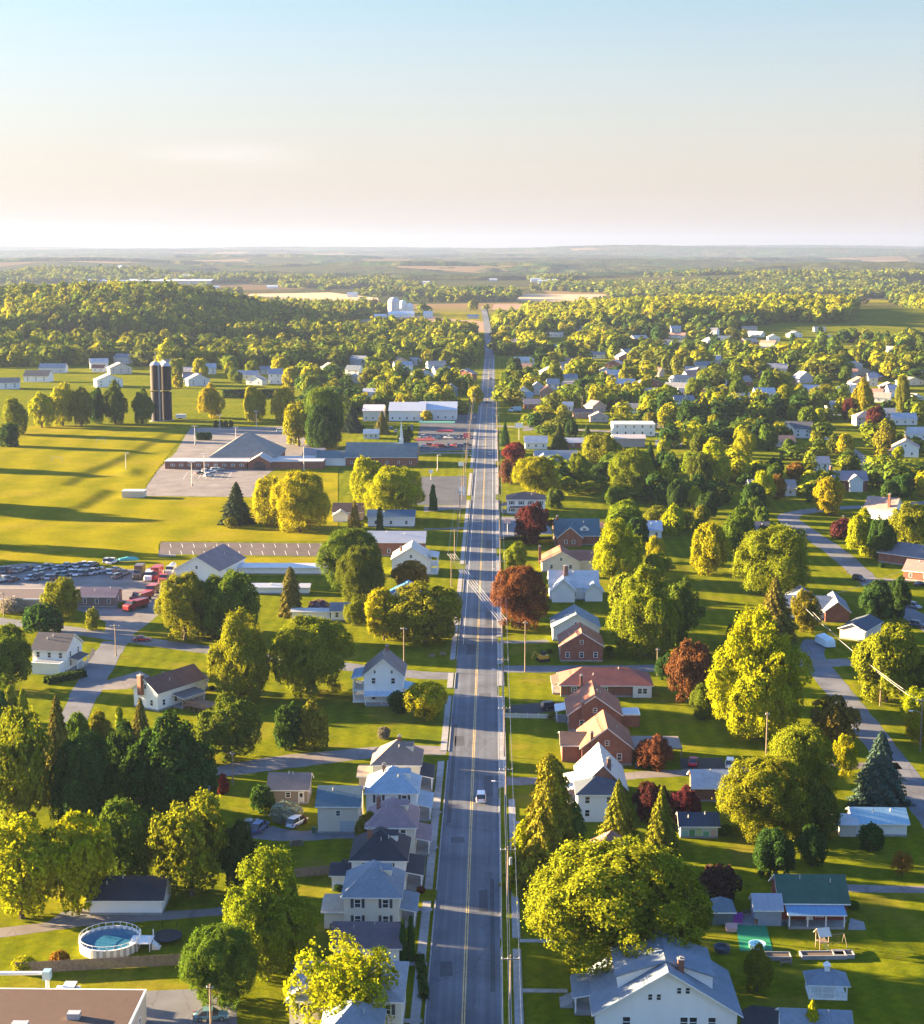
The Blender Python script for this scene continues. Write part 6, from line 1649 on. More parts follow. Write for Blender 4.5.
ey = [156 + 38 * k for k in range(22)]
for k, y in enumerate(ey):
    lab = ['utility pole at the lower frame edge beside the main road', 'utility pole with crossarm beside the pavement, nearest the lower edge', 'tall utility pole with transformer before the giant maple', 'utility pole with street lamp beside the sunlit drive opening'][k] if k < 4 else 'wooden utility pole in the row along the east side of the main road'
    utility_pole(EX, y, lab, 10.5, 2.4, 'utility poles along the main road', -1 if k in (3, 5, 8, 12) else 0, 1, 0, k == 2)
WX = -12.2
wy = [470 + 42 * k for k in range(14)]
for k, y in enumerate(wy): utility_pole(WX, y, 'wooden utility pole in the row along the west side of the main road', 10.5, 2.4, 'utility poles along the main road', 1 if k % 4 == 2 else 0)
def wire(name, pts, label, sag=.7, r=.045, group=None):
    P = []
    for a, b in zip(pts[:-1], pts[1:]):
        a, b = Vector(a), Vector(b)
        for k in range(6):
            t = k / 6; q = a.lerp(b, t); q.z -= sag * 4 * t * (1 - t); P.append(q)
    P.append(Vector(pts[-1]))
    return tag(MB().tube(P, r, 3).build(name, ['steel'], None), label, 'cable', group)
for u, nm in ((-1.1, 'street-side'), (-.35, 'inner'), (1.1, 'house-side')):
    wire('power_line', [(EX + u, y - .11, 10.35) for y in ey], f'{nm} power cable strung along the east row of poles', group='cables on the east row')
wire('power_line', [(EX, y - .17, 7.6) for y in ey], 'lowest thick cable strung along the east row of poles', r=.04, group='cables on the east row')
for u, nm in ((-1.1, 'house-side'), (1.1, 'street-side')):
    wire('power_line', [(WX + u, y - .11, 10.35) for y in wy], f'{nm} power cable strung along the west row of poles', group='cables on the west row')
for k, u in enumerate((-1.1, -.35, .4, 1.1)):
    wire('power_line', [(WX + u, wy[0] - .1, 10.35), (EX + u, ey[6] - .1, 10.35)], 'cable crossing the main road from the west row to the east row', .5, .035, 'cables crossing the main road')
def pole_px(px, base, top, label, **kw):
    p = G(px, base); return utility_pole(p.x, p.y, label, height_to(p, top), **kw)
pole_px(525, 672, 621, 'lone wooden pole beside the side street corner', arm=1.2)
pole_px(657, 676, 648, 'thin pole behind the ranch house roof', arm=.8)
pole_px(404, 669, 627, 'light-topped pole rising behind the white farmhouse', arm=1.6)
pole_px(233, 785, 751, 'pale utility pole beside the curving gravel drive', arm=1.0)
pole_px(211, 1028, 984, 'pale wooden pole on the lower lot by the teal car', arm=1.0)
pole_px(116, 656, 624, 'wooden pole with short crossarm at the fork of the side street', arm=2.2)
pole_px(766, 757, 712, 'wooden pole under the giant yellow tree', arm=.8)
pole_px(796, 735, 712, 'short wooden post before the low tree behind the yellow giant', arm=.6)
pole_px(880, 706, 660, 'thin wooden pole in front of the gold-green street tree', arm=.8)
e1 = pole_px(920, 752, 698, 'tall wooden pole at the frame edge carrying cables', arm=2.0, lamp=-1)
pole_px(843, 531, 515, 'wooden pole with lamp beside the red-leafed shrub at the bend', arm=1.2, lamp=-1)
pole_px(4, 617, 592, 'thin pole at the frame edge near the salvage shed', arm=1.4)
pole_px(672, 421, 404, 'pale pole behind the flat white shop block', arm=.8)
pole_px(582, 413, 396, 'pale roadside pole by the brown store', arm=2.0)
a = G(800, 640); b = e1.location
wire('power_line', [(b.x - .5, b.y, 10.8), (a.x, a.y, 9.5)], 'upper cable running from the frame-edge pole to the street corner', 1.2, .04, 'cables at the street corner')
wire('power_line', [(b.x + .5, b.y, 9.6), (a.x + 2, a.y - 4, 8.6)], 'lower cable running from the frame-edge pole to the street corner', 1.4, .04, 'cables at the street corner')
c0 = G(924, 592)
wire('power_line', [(a.x + 3, a.y + 5, 9.5), (c0.x, c0.y, 9.5)], 'cable slung over the lawn towards the curving street', 1.0, .04)
def lamp_post(px, base, top, label, heads=2, group='lamp posts on the hall lot'):
    p = G(px, base); h = height_to(p, top); t = empty('lamp_post', p); tag(t, label, 'lamp post', group)
    MB().cyl((0, 0, 0), (0, 0, h), .17, .12, 8).build('post', ['paint'], t, (.62, .58, .54)); MB().cyl((0, 0, 0), (0, 0, .8), .4, n=10).build('base', ['concrete'], t)
    for s in ((-1, 1) if heads == 2 else (1,)): MB().box(min(s * .15, s * 1.5), max(s * .15, s * 1.5), -.3, .3, h - .12, h + .1).build('lamp_head', ['paint'], t, (.6, .57, .53))
lamp_post(192, 486, 462, 'nearest lamp post in the open front lot of the hall'); lamp_post(204.5, 476, 454, 'lamp post behind the parked cars at the hall')
lamp_post(195, 445, 426, 'lamp post on the rear lot beside the dark bushes'); lamp_post(220, 431, 415, 'lamp post at the far rear lot between bush rows')
lamp_post(256.5, 429, 411, 'lamp post behind the hip roof by the trees'); lamp_post(304, 471, 446, 'lamp post at the annex end of the hall'); lamp_post(236, 440, 427, 'short lamp post peeping over the hip roof')
lamp_post(126, 470, 453, 'pole at the corner of the playing field bank', 1, None)
lamp_post(437.5, 471, 455, 'lamp post on the church lawn', 1, None)
def sign(px, base, top, wpx, hpx, col, label, posts=1, border=True, lines=2, text=None):
    p = G(px, base); s = scale_at(p); h = height_to(p, top); w, hh = wpx / s, hpx / s
    t = empty('road_sign' if False else 'sign', p); tag(t, label, 'sign')
    for x in ([0] if posts == 1 else [-w * .35, w * .35]): MB().cyl((x, 0, 0), (x, 0, h - hh * .5), .12, n=8).build('post', ['steel'], t)
    MB().box(-w / 2, w / 2, -.14, .14, h - hh, h).build('sign_board', ['paint'], t, col)
    MB().box(-w / 2 + w * .07, w / 2 - w * .07, -.155, -.145, h - hh * .9, h - hh * .1).build('sign_face', ['paint'], t, tuple(min(.8, c * 1.2 + .05) for c in col))
sign(519, 440, 423, 8, 5, (.66, .62, .6), 'white panel sign on a post beside the pointed roadside evergreen')
sign(537, 415, 408.5, 6, 5.5, (.55, .03, .02), 'bright red roadside sign board before the pale garage')
sign(507.5, 535, 519, 6.5, 4.5, (.7, .45, .40), 'pink and white panel sign on a post at the lot entrance')
sign(462, 500, 487, 6, 8, (.6, .66, .72), 'blue-white pylon sign beside the western lot')
sign(461, 468, 462, 5.5, 4, (.72, .72, .7), 'low white notice board on the church lawn')
sign(431, 480, 470, 4, 3, (.7, .72, .72), 'small white sign on a pole behind the round trees')
sign(467, 439, 433, 7, 5, (.55, .05, .06), 'red and white dealer sign at the lot edge')
# canopies of the crowded lot
for x, y, w, c, lab in ((437, 427, 36, (.10, .30, .22), 'long green striped awning before the warehouse'), (445, 436, 16, (.5, .05, .05), 'red market canopy in the crowded lot'), (425, 445, 20, (.25, .05, .05), 'dark red flat canopy beside the church lawn')):
    p = G(x, y); s = scale_at(p); t = empty('canopy', p); tag(t, lab, 'canopy'); W = w / s
    mb = MB(); mb.face([(-W / 2, -1.6, 2.6), (W / 2, -1.6, 2.6), (W / 2, 1.6, 3.3), (-W / 2, 1.6, 3.3)]); mb.box(-W / 2, W / 2, -1.64, -1.6, 2.3, 2.62); mb.build('awning', ['tint'], t, c)
    for k in range(4): MB().box(-W / 2 + .1 + k * (W - .2) / 3 - .05, -W / 2 + .1 + k * (W - .2) / 3 + .05, -1.55, -1.45, 0, 2.5).build('post', ['trim'], t)
# small street things
def small(px, py, name, label, cat, build, rot=0):
    t = empty(name, G(px, py), R(rot)); tag(t, label, cat); build(t)
def goal(t):
    mb = MB(); mb.cyl((-2.4, 0, 0), (-2.4, 0, 2.3), .08, n=6); mb.cyl((2.4, 0, 0), (2.4, 0, 2.3), .08, n=6); mb.cyl((-2.4, 0, 2.3), (2.4, 0, 2.3), .08, n=6)
    for x in (-2.4, 2.4): mb.cyl((x, 0, 2.3), (x, 1.6, 0), .05, n=6)
    mb.build('goal_frame', ['trim'], t)
small(101, 445.5, 'goal', 'white football goal on the far playing field', 'goal', goal); bpy.data.objects['goal'].location.z = 1.1
small(57, 464, 'goal', 'white football goal on the near playing field terrace', 'goal', goal); bpy.data.objects['goal.001'].location.z = 1.1
def trailer(t):
    MB().box(-3, 3, -1.2, 1.2, .6, 2.9).build('body', ['paint'], t, (.66, .68, .7))
    for x in (-1, 0): 
        for s in (-1, 1): MB().cyl((x, s * 1.15 - .12, .4), (x, s * 1.15 + .12, .4), .4, n=12).build('wheel', ['tyre'], t)
    mb = MB(); mb.cyl((3, 0, .6), (4.3, 0, .5), .07); mb.build('drawbar', ['dark'], t)
small(181, 419, 'trailer', 'small white box trailer at the foot of the twin silos', 'trailer', trailer)
def mailbox(t):
    MB().box(-.06, .06, -.06, .06, 0, 1.05).build('post', ['wood'], t); MB().box(-.13, .13, -.28, .28, 1.05, 1.35).build('box', ['dark'], t)
small(847, 575, 'mailbox', 'dark mailbox at the kerb of the curving street', 'mailbox', mailbox)
def digger(t):
    mb = MB(); mb.box(-1.2, 1.2, -.9, .9, .7, 1.5); mb.box(-.6, .5, -.7, .7, 1.5, 1.6); mb.build('body', ['paint'], t, (.55, .30, .03)); MB().box(-.5, .4, -.6, .6, 1.6, 2.5).build('cab', ['glass'], t)
    MB().tube([(1.0, 0, 1.4), (2.2, 0, 2.6), (3.0, 0, .9)], .14, 6).build('arm', ['paint'], t, (.55, .30, .03))
    for s in (-1, 1): MB().box(-1.4, 1.4, s * 1.0 - .22, s * 1.0 + .22, 0, .7).build('track', ['tyre'], t)
small(543, 661, 'excavator', 'small yellow-orange excavator beside the side street', 'excavator', digger, 200)
def bench(t):
    for z, y0, y1 in ((.45, -.25, .25),): MB().box(-.8, .8, y0, y1, z, z + .06).build('seat', ['wood'], t)
    MB().box(-.8, .8, .25, .31, .5, .95).build('backrest', ['wood'], t)
    for x in (-.7, .7): MB().box(x - .05, x + .05, -.22, .28, 0, .45).build('leg', ['wood'], t)
small(432, 658, 'bench', 'pale garden bench on the lawn behind the farmhouse', 'bench', bench)
small(443, 656, 'bench', 'second pale bench nearer the main road', 'bench', bench)
small(786, 965, 'bench', 'wooden bench behind the gazebo', 'bench', bench, 10)
def wood_pile(t):
    mb = MB()
    for r_ in range(4):
        for k in range(9 - r_): mb.cyl((-1.2 + k * .28 + r_ * .14, -.4, .14 + r_ * .25), (-1.2 + k * .28 + r_ * .14, .4, .14 + r_ * .25), .13, n=7)
    mb.build('logs', ['wood'], t)
for i, (x, y, lab) in enumerate(((748, 917, 'wooden garden chair on the patio'), (836, 920, 'rusty firewood stack beside the red barn'))):
    small(x, y, 'garden_chair' if i == 0 else 'firewood_stack', lab, 'chair' if i == 0 else 'firewood', bench if i == 0 else wood_pile)

# yard clutter
def bin_(px, py, col, label):
    t = empty('rubbish_bin', G(px, py), random.uniform(0, 6)); tag(t, label, 'bin')
    MB().quadgrid([[(-.24, -.28, 0), (.24, -.28, 0), (.24, .28, 0), (-.24, .28, 0)], [(-.3, -.36, 1.0), (.3, -.36, 1.0), (.3, .36, 1.0), (-.3, .36, 1.0)]]).build('body', ['tint'], t, col)
    MB().box(-.32, .32, -.4, .4, 1.0, 1.08).build('lid', ['tint'], t, tuple(c * .7 for c in col))
bin_(332, 931, (.05, .09, .16), 'blue rubbish bin at the back step of the cream four-square house')
bin_(345, 866, (.06, .07, .06), 'dark rubbish bin behind the navy-roofed four-square house')
bin_(314, 833, (.05, .12, .07), 'green rubbish bin beside the barn garage')
bin_(637, 768, (.06, .07, .08), 'dark rubbish bin by the drive opposite the copper maple')
bin_(689, 800, (.05, .09, .17), 'blue rubbish bin at the brick garage corner')
bin_(756, 925, (.25, .12, .05), 'orange-brown barrel on the patio edge')
bin_(847, 905, (.06, .07, .06), 'dark bin at the end wall of the red barn')
def picket(a, b, label, h=1.1):
    A, B = G(*a), G(*b); L = (B - A).length; t = empty('picket_fence', A, math.atan2(B.y - A.y, B.x - A.x)); tag(t, label, 'fence')
    mb = MB()
    for k in range(int(L / .18)): mb.box(k * .18, k * .18 + .09, -.015, .015, .05, h)
    for z in (.3, h - .25): mb.box(0, L, .016, .06, z, z + .08)
    mb.build('pickets', ['trim'], t)
    for k in range(int(L / 2.4) + 1): MB().box(k * 2.4 - .05, k * 2.4 + .05, .062, .16, 0, h + .1).build('post', ['trim'], t)
picket((505, 718), (556, 719), 'low white picket fence in front of the brick cape houses')
picket((690, 905), (726, 912), 'white picket fence between giant maple and teal cabin')
board_fence((292, 878), (336, 874), 1.6, 'short dark board fence behind the four-square gardens')
board_fence((636, 812), (676, 812), 1.5, 'grey board fence between the pointed conifers and the painted shed')
board_fence((860, 690), (905, 694), 1.4, 'brown board fence behind the gold-green street tree')
small(297, 845, 'log_pile', 'log pile on the shaded lawn below the parked cars', 'log pile', wood_pile, 12)
small(205, 722, 'log_pile', 'log pile beyond the brown deck', 'log pile', wood_pile, -20)
# ------------------------------------------------------------------ trees one can tell apart:  x, top, foot, width (pixels), kind, colour, label
T_NEAR = [
 # lower left
 (270, 850, 972, 98, 'linden', C_LIME, 'broad maple with sunlit yellow-green left side beside the four-square houses'),
 (220, 926, 1004, 74, 'maple', C_GRN, 'green maple leaning over the lower lot and the fence end'),
 (345, 938, 1040, 118, 'airy', C_YEL, 'sparse yellow tree with visible branches before the cream hip-roofed house'),
 (22, 818, 918, 88, 'vase', C_GOLD, 'golden tree at the frame edge above the gravel drive'),
 (78, 812, 912, 74, 'vase', C_YEL, 'yellow tree next to the golden one above the gravel drive'),
 (128, 800, 888, 62, 'round', C_GRN, 'half-yellow green tree directly behind the navy-roofed garage'),
 (192, 793, 895, 88, 'vase', C_LIME, 'yellow-green airy tree behind the garage end'),
 (240, 820, 893, 40, 'round', C_DKG, 'dark tree squeezed beside the broad maple'),
 (88, 736, 842, 76, 'maple', C_DKG, 'dark green round tree in front of the evergreen group'),
 (172, 714, 828, 92, 'oval', C_DKG, 'tall dark round-headed mass above the half-yellow tree'),
 (126, 722, 822, 62, 'oval', C_DKG, 'dark tree between the round tree and the tall round-headed mass'),
 (22, 708, 838, 78, 'vase', C_OLV, 'tall bronze-lit tree at the frame edge beside the evergreen group'),
 (60, 694, 800, 50, 'spruce', C_BRZ, 'tall bronze-tipped conifer in the evergreen group by the fork road'),
 (142, 697, 760, 32, 'spruce', C_BRZ, 'bronze conifer in front of the white ranch house'),
 (103, 712, 770, 30, 'oval', C_OLV, 'small olive tree at the foot of the fork road'),
 (121, 706, 764, 15, 'column', C_LIME, 'slim yellow-green columnar tree beside the fork road'),
 (80, 712, 775, 30, 'oval', C_GRN, 'narrow green tree at the road edge'),
 (12, 684, 722, 16, 'column', C_OLV, 'narrow columnar evergreen standing first in the short row'),
 (24, 688, 724, 12, 'column', C_LIME, 'slimmer columnar evergreen second in the short row'),
 (3, 690, 726, 14, 'column', C_DKG, 'columnar evergreen cut by the frame edge'),
 (8, 626, 690, 54, 'round', C_GRN, 'green tree with yellow crown edge beside the white house at the fork'),
 (43, 604, 634, 44, 'shrub', C_DKG, 'dome of dark green shrubbery behind the white fork house'),
 (62, 577, 620, 42, 'round', C_LIME, 'yellow-green round tree before the salvage shed'),
 (93, 608, 630, 14, 'shrub', C_OLV, 'small yellow-green bush on the grass island by the yard'),
 (12, 597, 612, 28, 'shrub', (.30, .30, .27), 'white-flowering shrub before the brown shed'),
 (185, 573, 640, 60, 'maple', C_LIME, 'sunlit round tree at the side street by the red trucks'),
 (232, 570, 640, 66, 'round', C_GRN, 'large green tree behind the sunlit one at the side street'),
 (214, 575, 638, 56, 'round', C_GRN, 'green tree in the middle of the clump by the side street'),
 (240, 610, 700, 66, 'linden', C_LIME, 'big round tree with yellow left side by the curving side street'),
 (313, 616, 694, 86, 'maple', C_LIME, 'very broad dark maple with golden left rim left of the white farmhouse'),
 (229, 694, 757, 68, 'round', C_GRN, 'green tree above the pale utility pole'),
 (290, 704, 748, 32, 'shrub', C_DKG, 'tall dark shrub on the lawn above the gravel drive'),
 (314, 702, 748, 30, 'shrub', C_OLV, 'olive-tipped dark shrub next to the tall one on the lawn'),
 (425, 682, 720, 46, 'vase', C_GOLD, 'wide golden shrub-tree beside the white farmhouse'),
 (398, 690, 712, 20, 'shrub', C_DKG, 'dark shrub hugging the farmhouse corner'),
 (424, 584, 642, 76, 'round', C_LIME, 'wide yellow-green tree leaning to the main road'),
 (384, 588, 640, 42, 'round', C_YEL, 'bright yellow-green tree in front of the blue-roofed cottage'),
 (355, 598, 624, 26, 'round', C_LIME, 'small lime tree beside the white outbuilding'),
 (319, 600, 615, 24, 'shrub', (.20, .12, .16), 'pink-purple lilac in front of the outbuilding'),
 (360, 547, 605, 50, 'maple', C_GRN, 'round green tree lowest of the pair behind the brick hall'),
 (350, 528, 592, 62, 'maple', C_GRN, 'large dark green tree beside the long white poultry house'),
 (291, 566, 616, 26, 'cedar', C_BRZ, 'bronze conifer standing before the poultry houses'),
 (355, 500, 540, 22, 'spruce', C_BRZ, 'grey-bronze conifer beside the brick hall roof'),
 (380, 507, 530, 8, 'column', C_DKG, 'narrow dark cypress at the white workshop wall'),
 (411, 560, 592, 40, 'vase', C_ORG, 'orange-tinged tree below the pale lit roof'),
 (368, 457, 506, 38, 'round', C_YEL, 'yellow tree behind the big round one by the church'),
 (396, 466, 520, 64, 'maple', C_YEL, 'big round yellow-topped tree below the church roof'),
 (433, 484, 510, 9, 'column', C_DKG, 'dark narrow cypress at the edge of the western lot'),
 (300, 472, 532, 62, 'maple', C_YEL, 'big golden tree at the end of the hall lot'),
 (272, 476, 526, 40, 'round', C_GOLD, 'golden bush-like tree at the rim of the hall lot'),
 (237, 481, 524, 36, 'spruce', (.045, .070, .035), 'solitary dark conifer on the bright lawn before the hall'),
 (231, 517, 528, 14, 'shrub', C_OLV, 'small bush at the foot of the solitary conifer'),
 (324, 388, 448, 46, 'maple', C_GRN, 'large dark green tree with lit left rim behind the annex'),
 (324, 404, 450, 38, 'round', C_DKG, 'dark round tree before the cream end block of the warehouse'),
 (299, 402, 446, 34, 'round', C_YEL, 'bright yellow tree at the rear lot of the hall'),
 (352, 405, 432, 24, 'spruce', (.03, .055, .03), 'very dark conifer beside the cream warehouse block'),
 (382, 410, 434, 16, 'spruce', C_BRZ, 'bronze conifer in front of the white warehouse'),
 (405, 425, 447, 16, 'shrub', C_DKG, 'dark bush beside the steeple'),
 (427, 410, 422, 12, 'shrub', C_GOLD, 'small golden bush at the warehouse wall'),
 # west, behind the field
 (16, 398, 436, 26, 'oval', C_LIME, 'yellow-lit oval tree at the upper corner of the field'),
 (9, 422, 448, 22, 'shrub', C_DKG, 'dark hedge end below the oval tree at the field corner'),
 (63, 383, 426, 26, 'round', C_GOLD, 'golden tree tallest in the row at the far field edge'),
 (42, 392, 428, 28, 'round', C_YEL, 'yellow tree left part of the row at the far field edge'),
 (82, 387, 426, 26, 'round', C_OLV, 'olive tree right part of the row at the far field edge'),
 (97, 388, 424, 18, 'oval', C_DKG, 'dark tree closing the row at the far field edge'),
 (115, 380, 424, 26, 'oval', C_GRN, 'pointed green tree standing first from the twin silos but one'),
 (143, 388, 424, 24, 'oval', C_GRN, 'pointed green tree right beside the twin silos'),
 (211, 383, 418, 28, 'oval', C_GOLD, 'golden leaning tree between silos and dark hedge'),
 (255, 386, 422, 24, 'round', C_GOLD, 'golden tree with tall bare trunk before the dark hedge'),
 (284, 386, 424, 28, 'round', C_YEL, 'yellow tree at the end of the dark hedge'),
 # lower right
 (616, 844, 974, 182, 'maple', C_LIME, 'giant spreading maple behind the white bungalow'),
 (676, 862, 968, 66, 'round', C_GRN, 'green tree merging with the giant maple on its shaded side'),
 (549, 752, 890, 78, 'cedar', C_OLV, 'tall sunlit olive conifer beside the main road'),
 (524, 818, 888, 44, 'cedar', C_YEL, 'low yellow-tipped yew leaning to the pavement under the tall conifer'),
 (574, 800, 890, 40, 'cedar', C_CON, 'dark conifer hugging the tall sunlit one'),
 (618, 778, 844, 42, 'spruce', C_OLV, 'yellow-tipped conifer before the pale roofed cape house'),
 (661, 784, 852, 42, 'spruce', C_OLV, 'second pointed conifer between cape house and painted shed'),
 (652, 783, 822, 42, 'round', C_PUR, 'dark purple tree behind the two pointed conifers'),
 (684, 786, 826, 36, 'round', C_PUR, 'dark red-purple tree beside the painted shed'),
 (655, 735, 768, 40, 'round', C_COP, 'copper-red maple before the carport'),
 (718, 866, 902, 44, 'shrub', (.06, .03, .025), 'dark reddish bush on the shaded lawn'),
 (774, 828, 880, 42, 'round', C_DKG, 'dark rounded evergreen nearest the giant maple on the lawn'),
 (812, 826, 866, 30, 'oval', C_DKG, 'dark oval evergreen next to the rounded one on the lawn'),
 (764, 758, 838, 92, 'maple', C_LIME, 'wide lit maple over the eastern drive'),
 (798, 726, 810, 80, 'maple', C_LIME, 'tall yellow-green tree behind the wide maple by the drive'),
 (812, 780, 838, 54, 'round', C_GRN, 'green low tree on the shaded side of the wide maple'),
 (879, 729, 804, 58, 'spruce', C_BLU, 'blue spruce near the light blue roofed shed'),
 (843, 735, 775, 28, 'round', C_YEL, 'small yellow tree beside the blue spruce'),
 (834, 696, 752, 50, 'vase', C_BRZ, 'orange-bronze tree at the street corner'),
 (871, 824, 848, 28, 'shrub', C_DKG, 'round dark bush before the light blue roofed shed'),
 (902, 850, 876, 24, 'airy', C_ORG, 'little orange tree on the far lawn'),
 (757, 944, 992, 32, 'oval', C_OLV, 'oval yellowish evergreen beside the white bungalow'),
 (811, 998, 1052, 36, 'spruce', C_GOLD, 'little golden conifer before the blue-grey roof at the lower edge'),
 (403, 918, 962, 10, 'column', C_DKG, 'dark slim arborvitae first of the pair before the cream four-square'),
 (411, 915, 960, 10, 'column', C_DKG, 'dark slim arborvitae closer to the pavement, second of the pair'),
 (367, 812, 850, 24, 'oval', C_OLV, 'olive evergreen tucked between the four-square houses'),
 (388, 812, 846, 22, 'round', C_GRN, 'small green tree beside the olive evergreen between the houses'),
 (287, 802, 820, 34, 'shrub', (.30, .30, .26), 'white blossoming shrub below the brown garage'),
 (262, 786, 812, 28, 'shrub', C_DKG, 'dark green shrub at the brown garage corner'),
 (222, 774, 793, 15, 'shrub', C_RED, 'small crimson shrub at the foot of the pale pole'),
 (384, 727, 738, 14, 'shrub', (.16, .15, .12), 'pale grey bush on the lawn above the tan four-square'),
 (60, 951, 966, 22, 'shrub', C_ORG, 'orange shrub at the end of the board fence'),
 (24, 957, 970, 26, 'shrub', C_GOLD, 'low golden shrub beside the board fence end'),
 (152, 772, 830, 34, 'spruce', (.12, .12, .09), 'greyish conifer between the dark trees above the half-yellow tree'),
 # middle right
 (519, 566, 628, 60, 'maple', C_COP, 'copper beech beside the main road'),
 (689, 641, 702, 50, 'round', C_COP, 'copper-coloured tree beside the giant yellow tree'),
 (757, 609, 738, 100, 'linden', C_YEL, 'giant brilliant yellow tree near the eastern street'),
 (704, 684, 720, 28, 'oval', C_GRN, 'small pointed green tree under the giant yellow one'),
 (886, 624, 702, 66, 'round', C_LIME, 'gold-green tree beside the eastern street'),
 (918, 655, 700, 30, 'round', C_GRN, 'green tree cut by the frame edge at the street'),
 (774, 575, 640, 46, 'spruce', C_BRZ, 'feathery bronze conifer above the giant yellow tree'),
 (803, 590, 632, 34, 'round', C_OLV, 'olive tree beside the slate-blue house'),
 (775, 526, 598, 84, 'maple', C_LIME, 'great round yellow tree above the curving street'),
 (709, 522, 574, 42, 'oval', C_YEL, 'bright yellow oval tree on the middle lawn'),
 (738, 508, 556, 34, 'round', C_GRN, 'dark green tree with yellow top behind the oval one'),
 (645, 566, 655, 78, 'linden', C_LIME, 'massive yellow-green tree behind the brick houses'),
 (680, 580, 645, 48, 'round', C_GRN, 'green tree filling the shade behind the massive yellow-green one'),
 (617, 519, 582, 52, 'linden', C_YEL, 'brilliant yellow tree above the white pale-roofed house'),
 (624, 500, 540, 40, 'round', C_LIME, 'lime tree behind the brilliant yellow one'),
 (535, 456, 497, 48, 'maple', C_YEL, 'brilliant yellow tree beside the purple trees near the road'),
 (514, 442, 464, 24, 'round', C_RED, 'crimson tree closest to the main road'),
 (511, 458, 484, 24, 'round', C_COP, 'copper tree between the crimson and the brilliant yellow tree'),
 (534, 502, 544, 38, 'round', C_PUR, 'dark purple tree in front of the white two-storey house'),
 (516, 542, 572, 24, 'round', C_LIME, 'small lime tree on the roadside lawn'),
 (505, 420, 446, 12, 'spruce', C_DKG, 'pointed dark evergreen at the road edge'),
 (559, 422, 455, 22, 'spruce', C_CON, 'pointed evergreen before the hidden bungalow'),
 (587, 424, 446, 16, 'spruce', C_CON, 'smaller pointed evergreen by the gravel lot'),
 (602, 433, 466, 44, 'round', C_LIME, 'spreading yellow-green tree below the gravel lot'),
 (632, 448, 496, 46, 'maple', C_LIME, 'big lime tree under the white flat shop block'),
 (601, 462, 484, 22, 'round', C_DKG, 'dark round tree left of the big lime tree'),
 (714, 444, 488, 34, 'oval', C_YEL, 'shining yellow oval tree on the upper lawn'),
 (699, 452, 490, 26, 'round', C_GRN, 'green tree left of the shining yellow oval'),
 (763, 471, 506, 26, 'round', C_YEL, 'yellow tree before the grey roofed house'),
 (778, 474, 500, 18, 'round', C_ORG, 'orange-brown tree beside the grey roofed house'),
 (829, 477, 515, 36, 'round', C_YEL, 'yellow round tree on the island of the street bend'),
 (862, 508, 556, 34, 'oval', C_YEL, 'bright yellow tree beside the white house at the bend'),
 (882, 518, 560, 30, 'round', C_DKG, 'dark tree in shade of the bright yellow one at the bend'),
 (842, 518, 538, 24, 'shrub', C_PUR, 'dark red shrub by the lamp pole at the bend'),
 (908, 503, 545, 44, 'round', C_LIME, 'wide lime tree at the frame edge below the upper street'),
 (898, 576, 618, 28, 'round', C_DKG, 'dark green street tree between the parked cars') ,
 (875, 580, 624, 36, 'round', C_DKG, 'round dark tree before the white sedan'),
 (795, 462, 484, 22, 'round', C_ORG, 'orange-lit tree left of the plain white house'),
 (676, 508, 530, 40, 'round', C_LIME, 'lit hedge-like tree row on the middle lawn'),
 (694, 486, 512, 16, 'round', C_YEL, 'small yellow tree at the end of the lit hedge row'),
 (655, 506, 528, 26, 'round', C_OLV, 'low olive tree starting the lit hedge row'),
 (720, 486, 506, 14, 'round', C_GRN, 'grey-green ball tree on the middle lawn'),
 (676, 480, 512, 22, 'round', C_DKG, 'dark conical tree above the lit hedge row'),
 (650, 440, 460, 12, 'spruce', C_DKG, 'dark spruce at the corner of the tan store'),
 (662, 446, 462, 12, 'spruce', C_CON, 'bronze-tipped spruce beside the tan store'),
 (655, 536, 562, 22, 'round', C_YEL, 'small yellow tree below the blue-roofed white house'),
 (658, 552, 580, 34, 'round', C_LIME, 'lime tree crowding the small yellow one'),
 (744, 430, 462, 22, 'round', C_YEL, 'yellow tree before the shaded orchard'),
 (898, 446, 462, 14, 'round', C_YEL, 'small yellow ball tree below the red porch'),
 (850, 398, 420, 18, 'round', C_PUR, 'wide purple tree on the upper street'),
 (875, 405, 428, 18, 'shrub', C_PUR, 'dark purple tree beside the wide cream house'),
 (862, 378, 420, 22, 'oval', C_YEL, 'brilliant yellow twin-crowned tree above the upper street'),
 (902, 376, 418, 16, 'oval', C_OLV, 'tall olive-gold tree near the frame edge'),
 (785, 385, 412, 20, 'round', C_YEL, 'bright round yellow tree left of a twin on the slope'),
 (800, 384, 412, 18, 'round', C_YEL, 'bright round yellow tree right of its twin on the slope'),
 (822, 384, 404, 26, 'round', C_LIME, 'wide lime tree beside the manor'),
 (667, 384, 406, 22, 'round', C_YEL, 'bright yellow ball tree by the pink-roofed cottage'),
 (646, 376, 394, 14, 'round', C_YEL, 'small yellow tree behind the pink-roofed cottage'),
 (694, 378, 400, 18, 'round', C_LIME, 'lime tree at the white ranch'),
 (738, 378, 400, 18, 'round', C_GRN, 'dark round tree with lit rim beside the cream house'),
 (746, 389, 406, 9, 'spruce', C_DKG, 'small pointed dark tree by the cream house'),
 (752, 391, 406, 9, 'spruce', C_CON, 'small pointed greenish tree, twin by the cream house'),
]
for (px, top, foot, w, kind, col, lab) in T_NEAR:
    tree(px, top, foot, w, kind, col, lab, cat='shrub' if kind == 'shrub' else 'conifer' if kind in ('spruce', 'cedar') else 'tree')

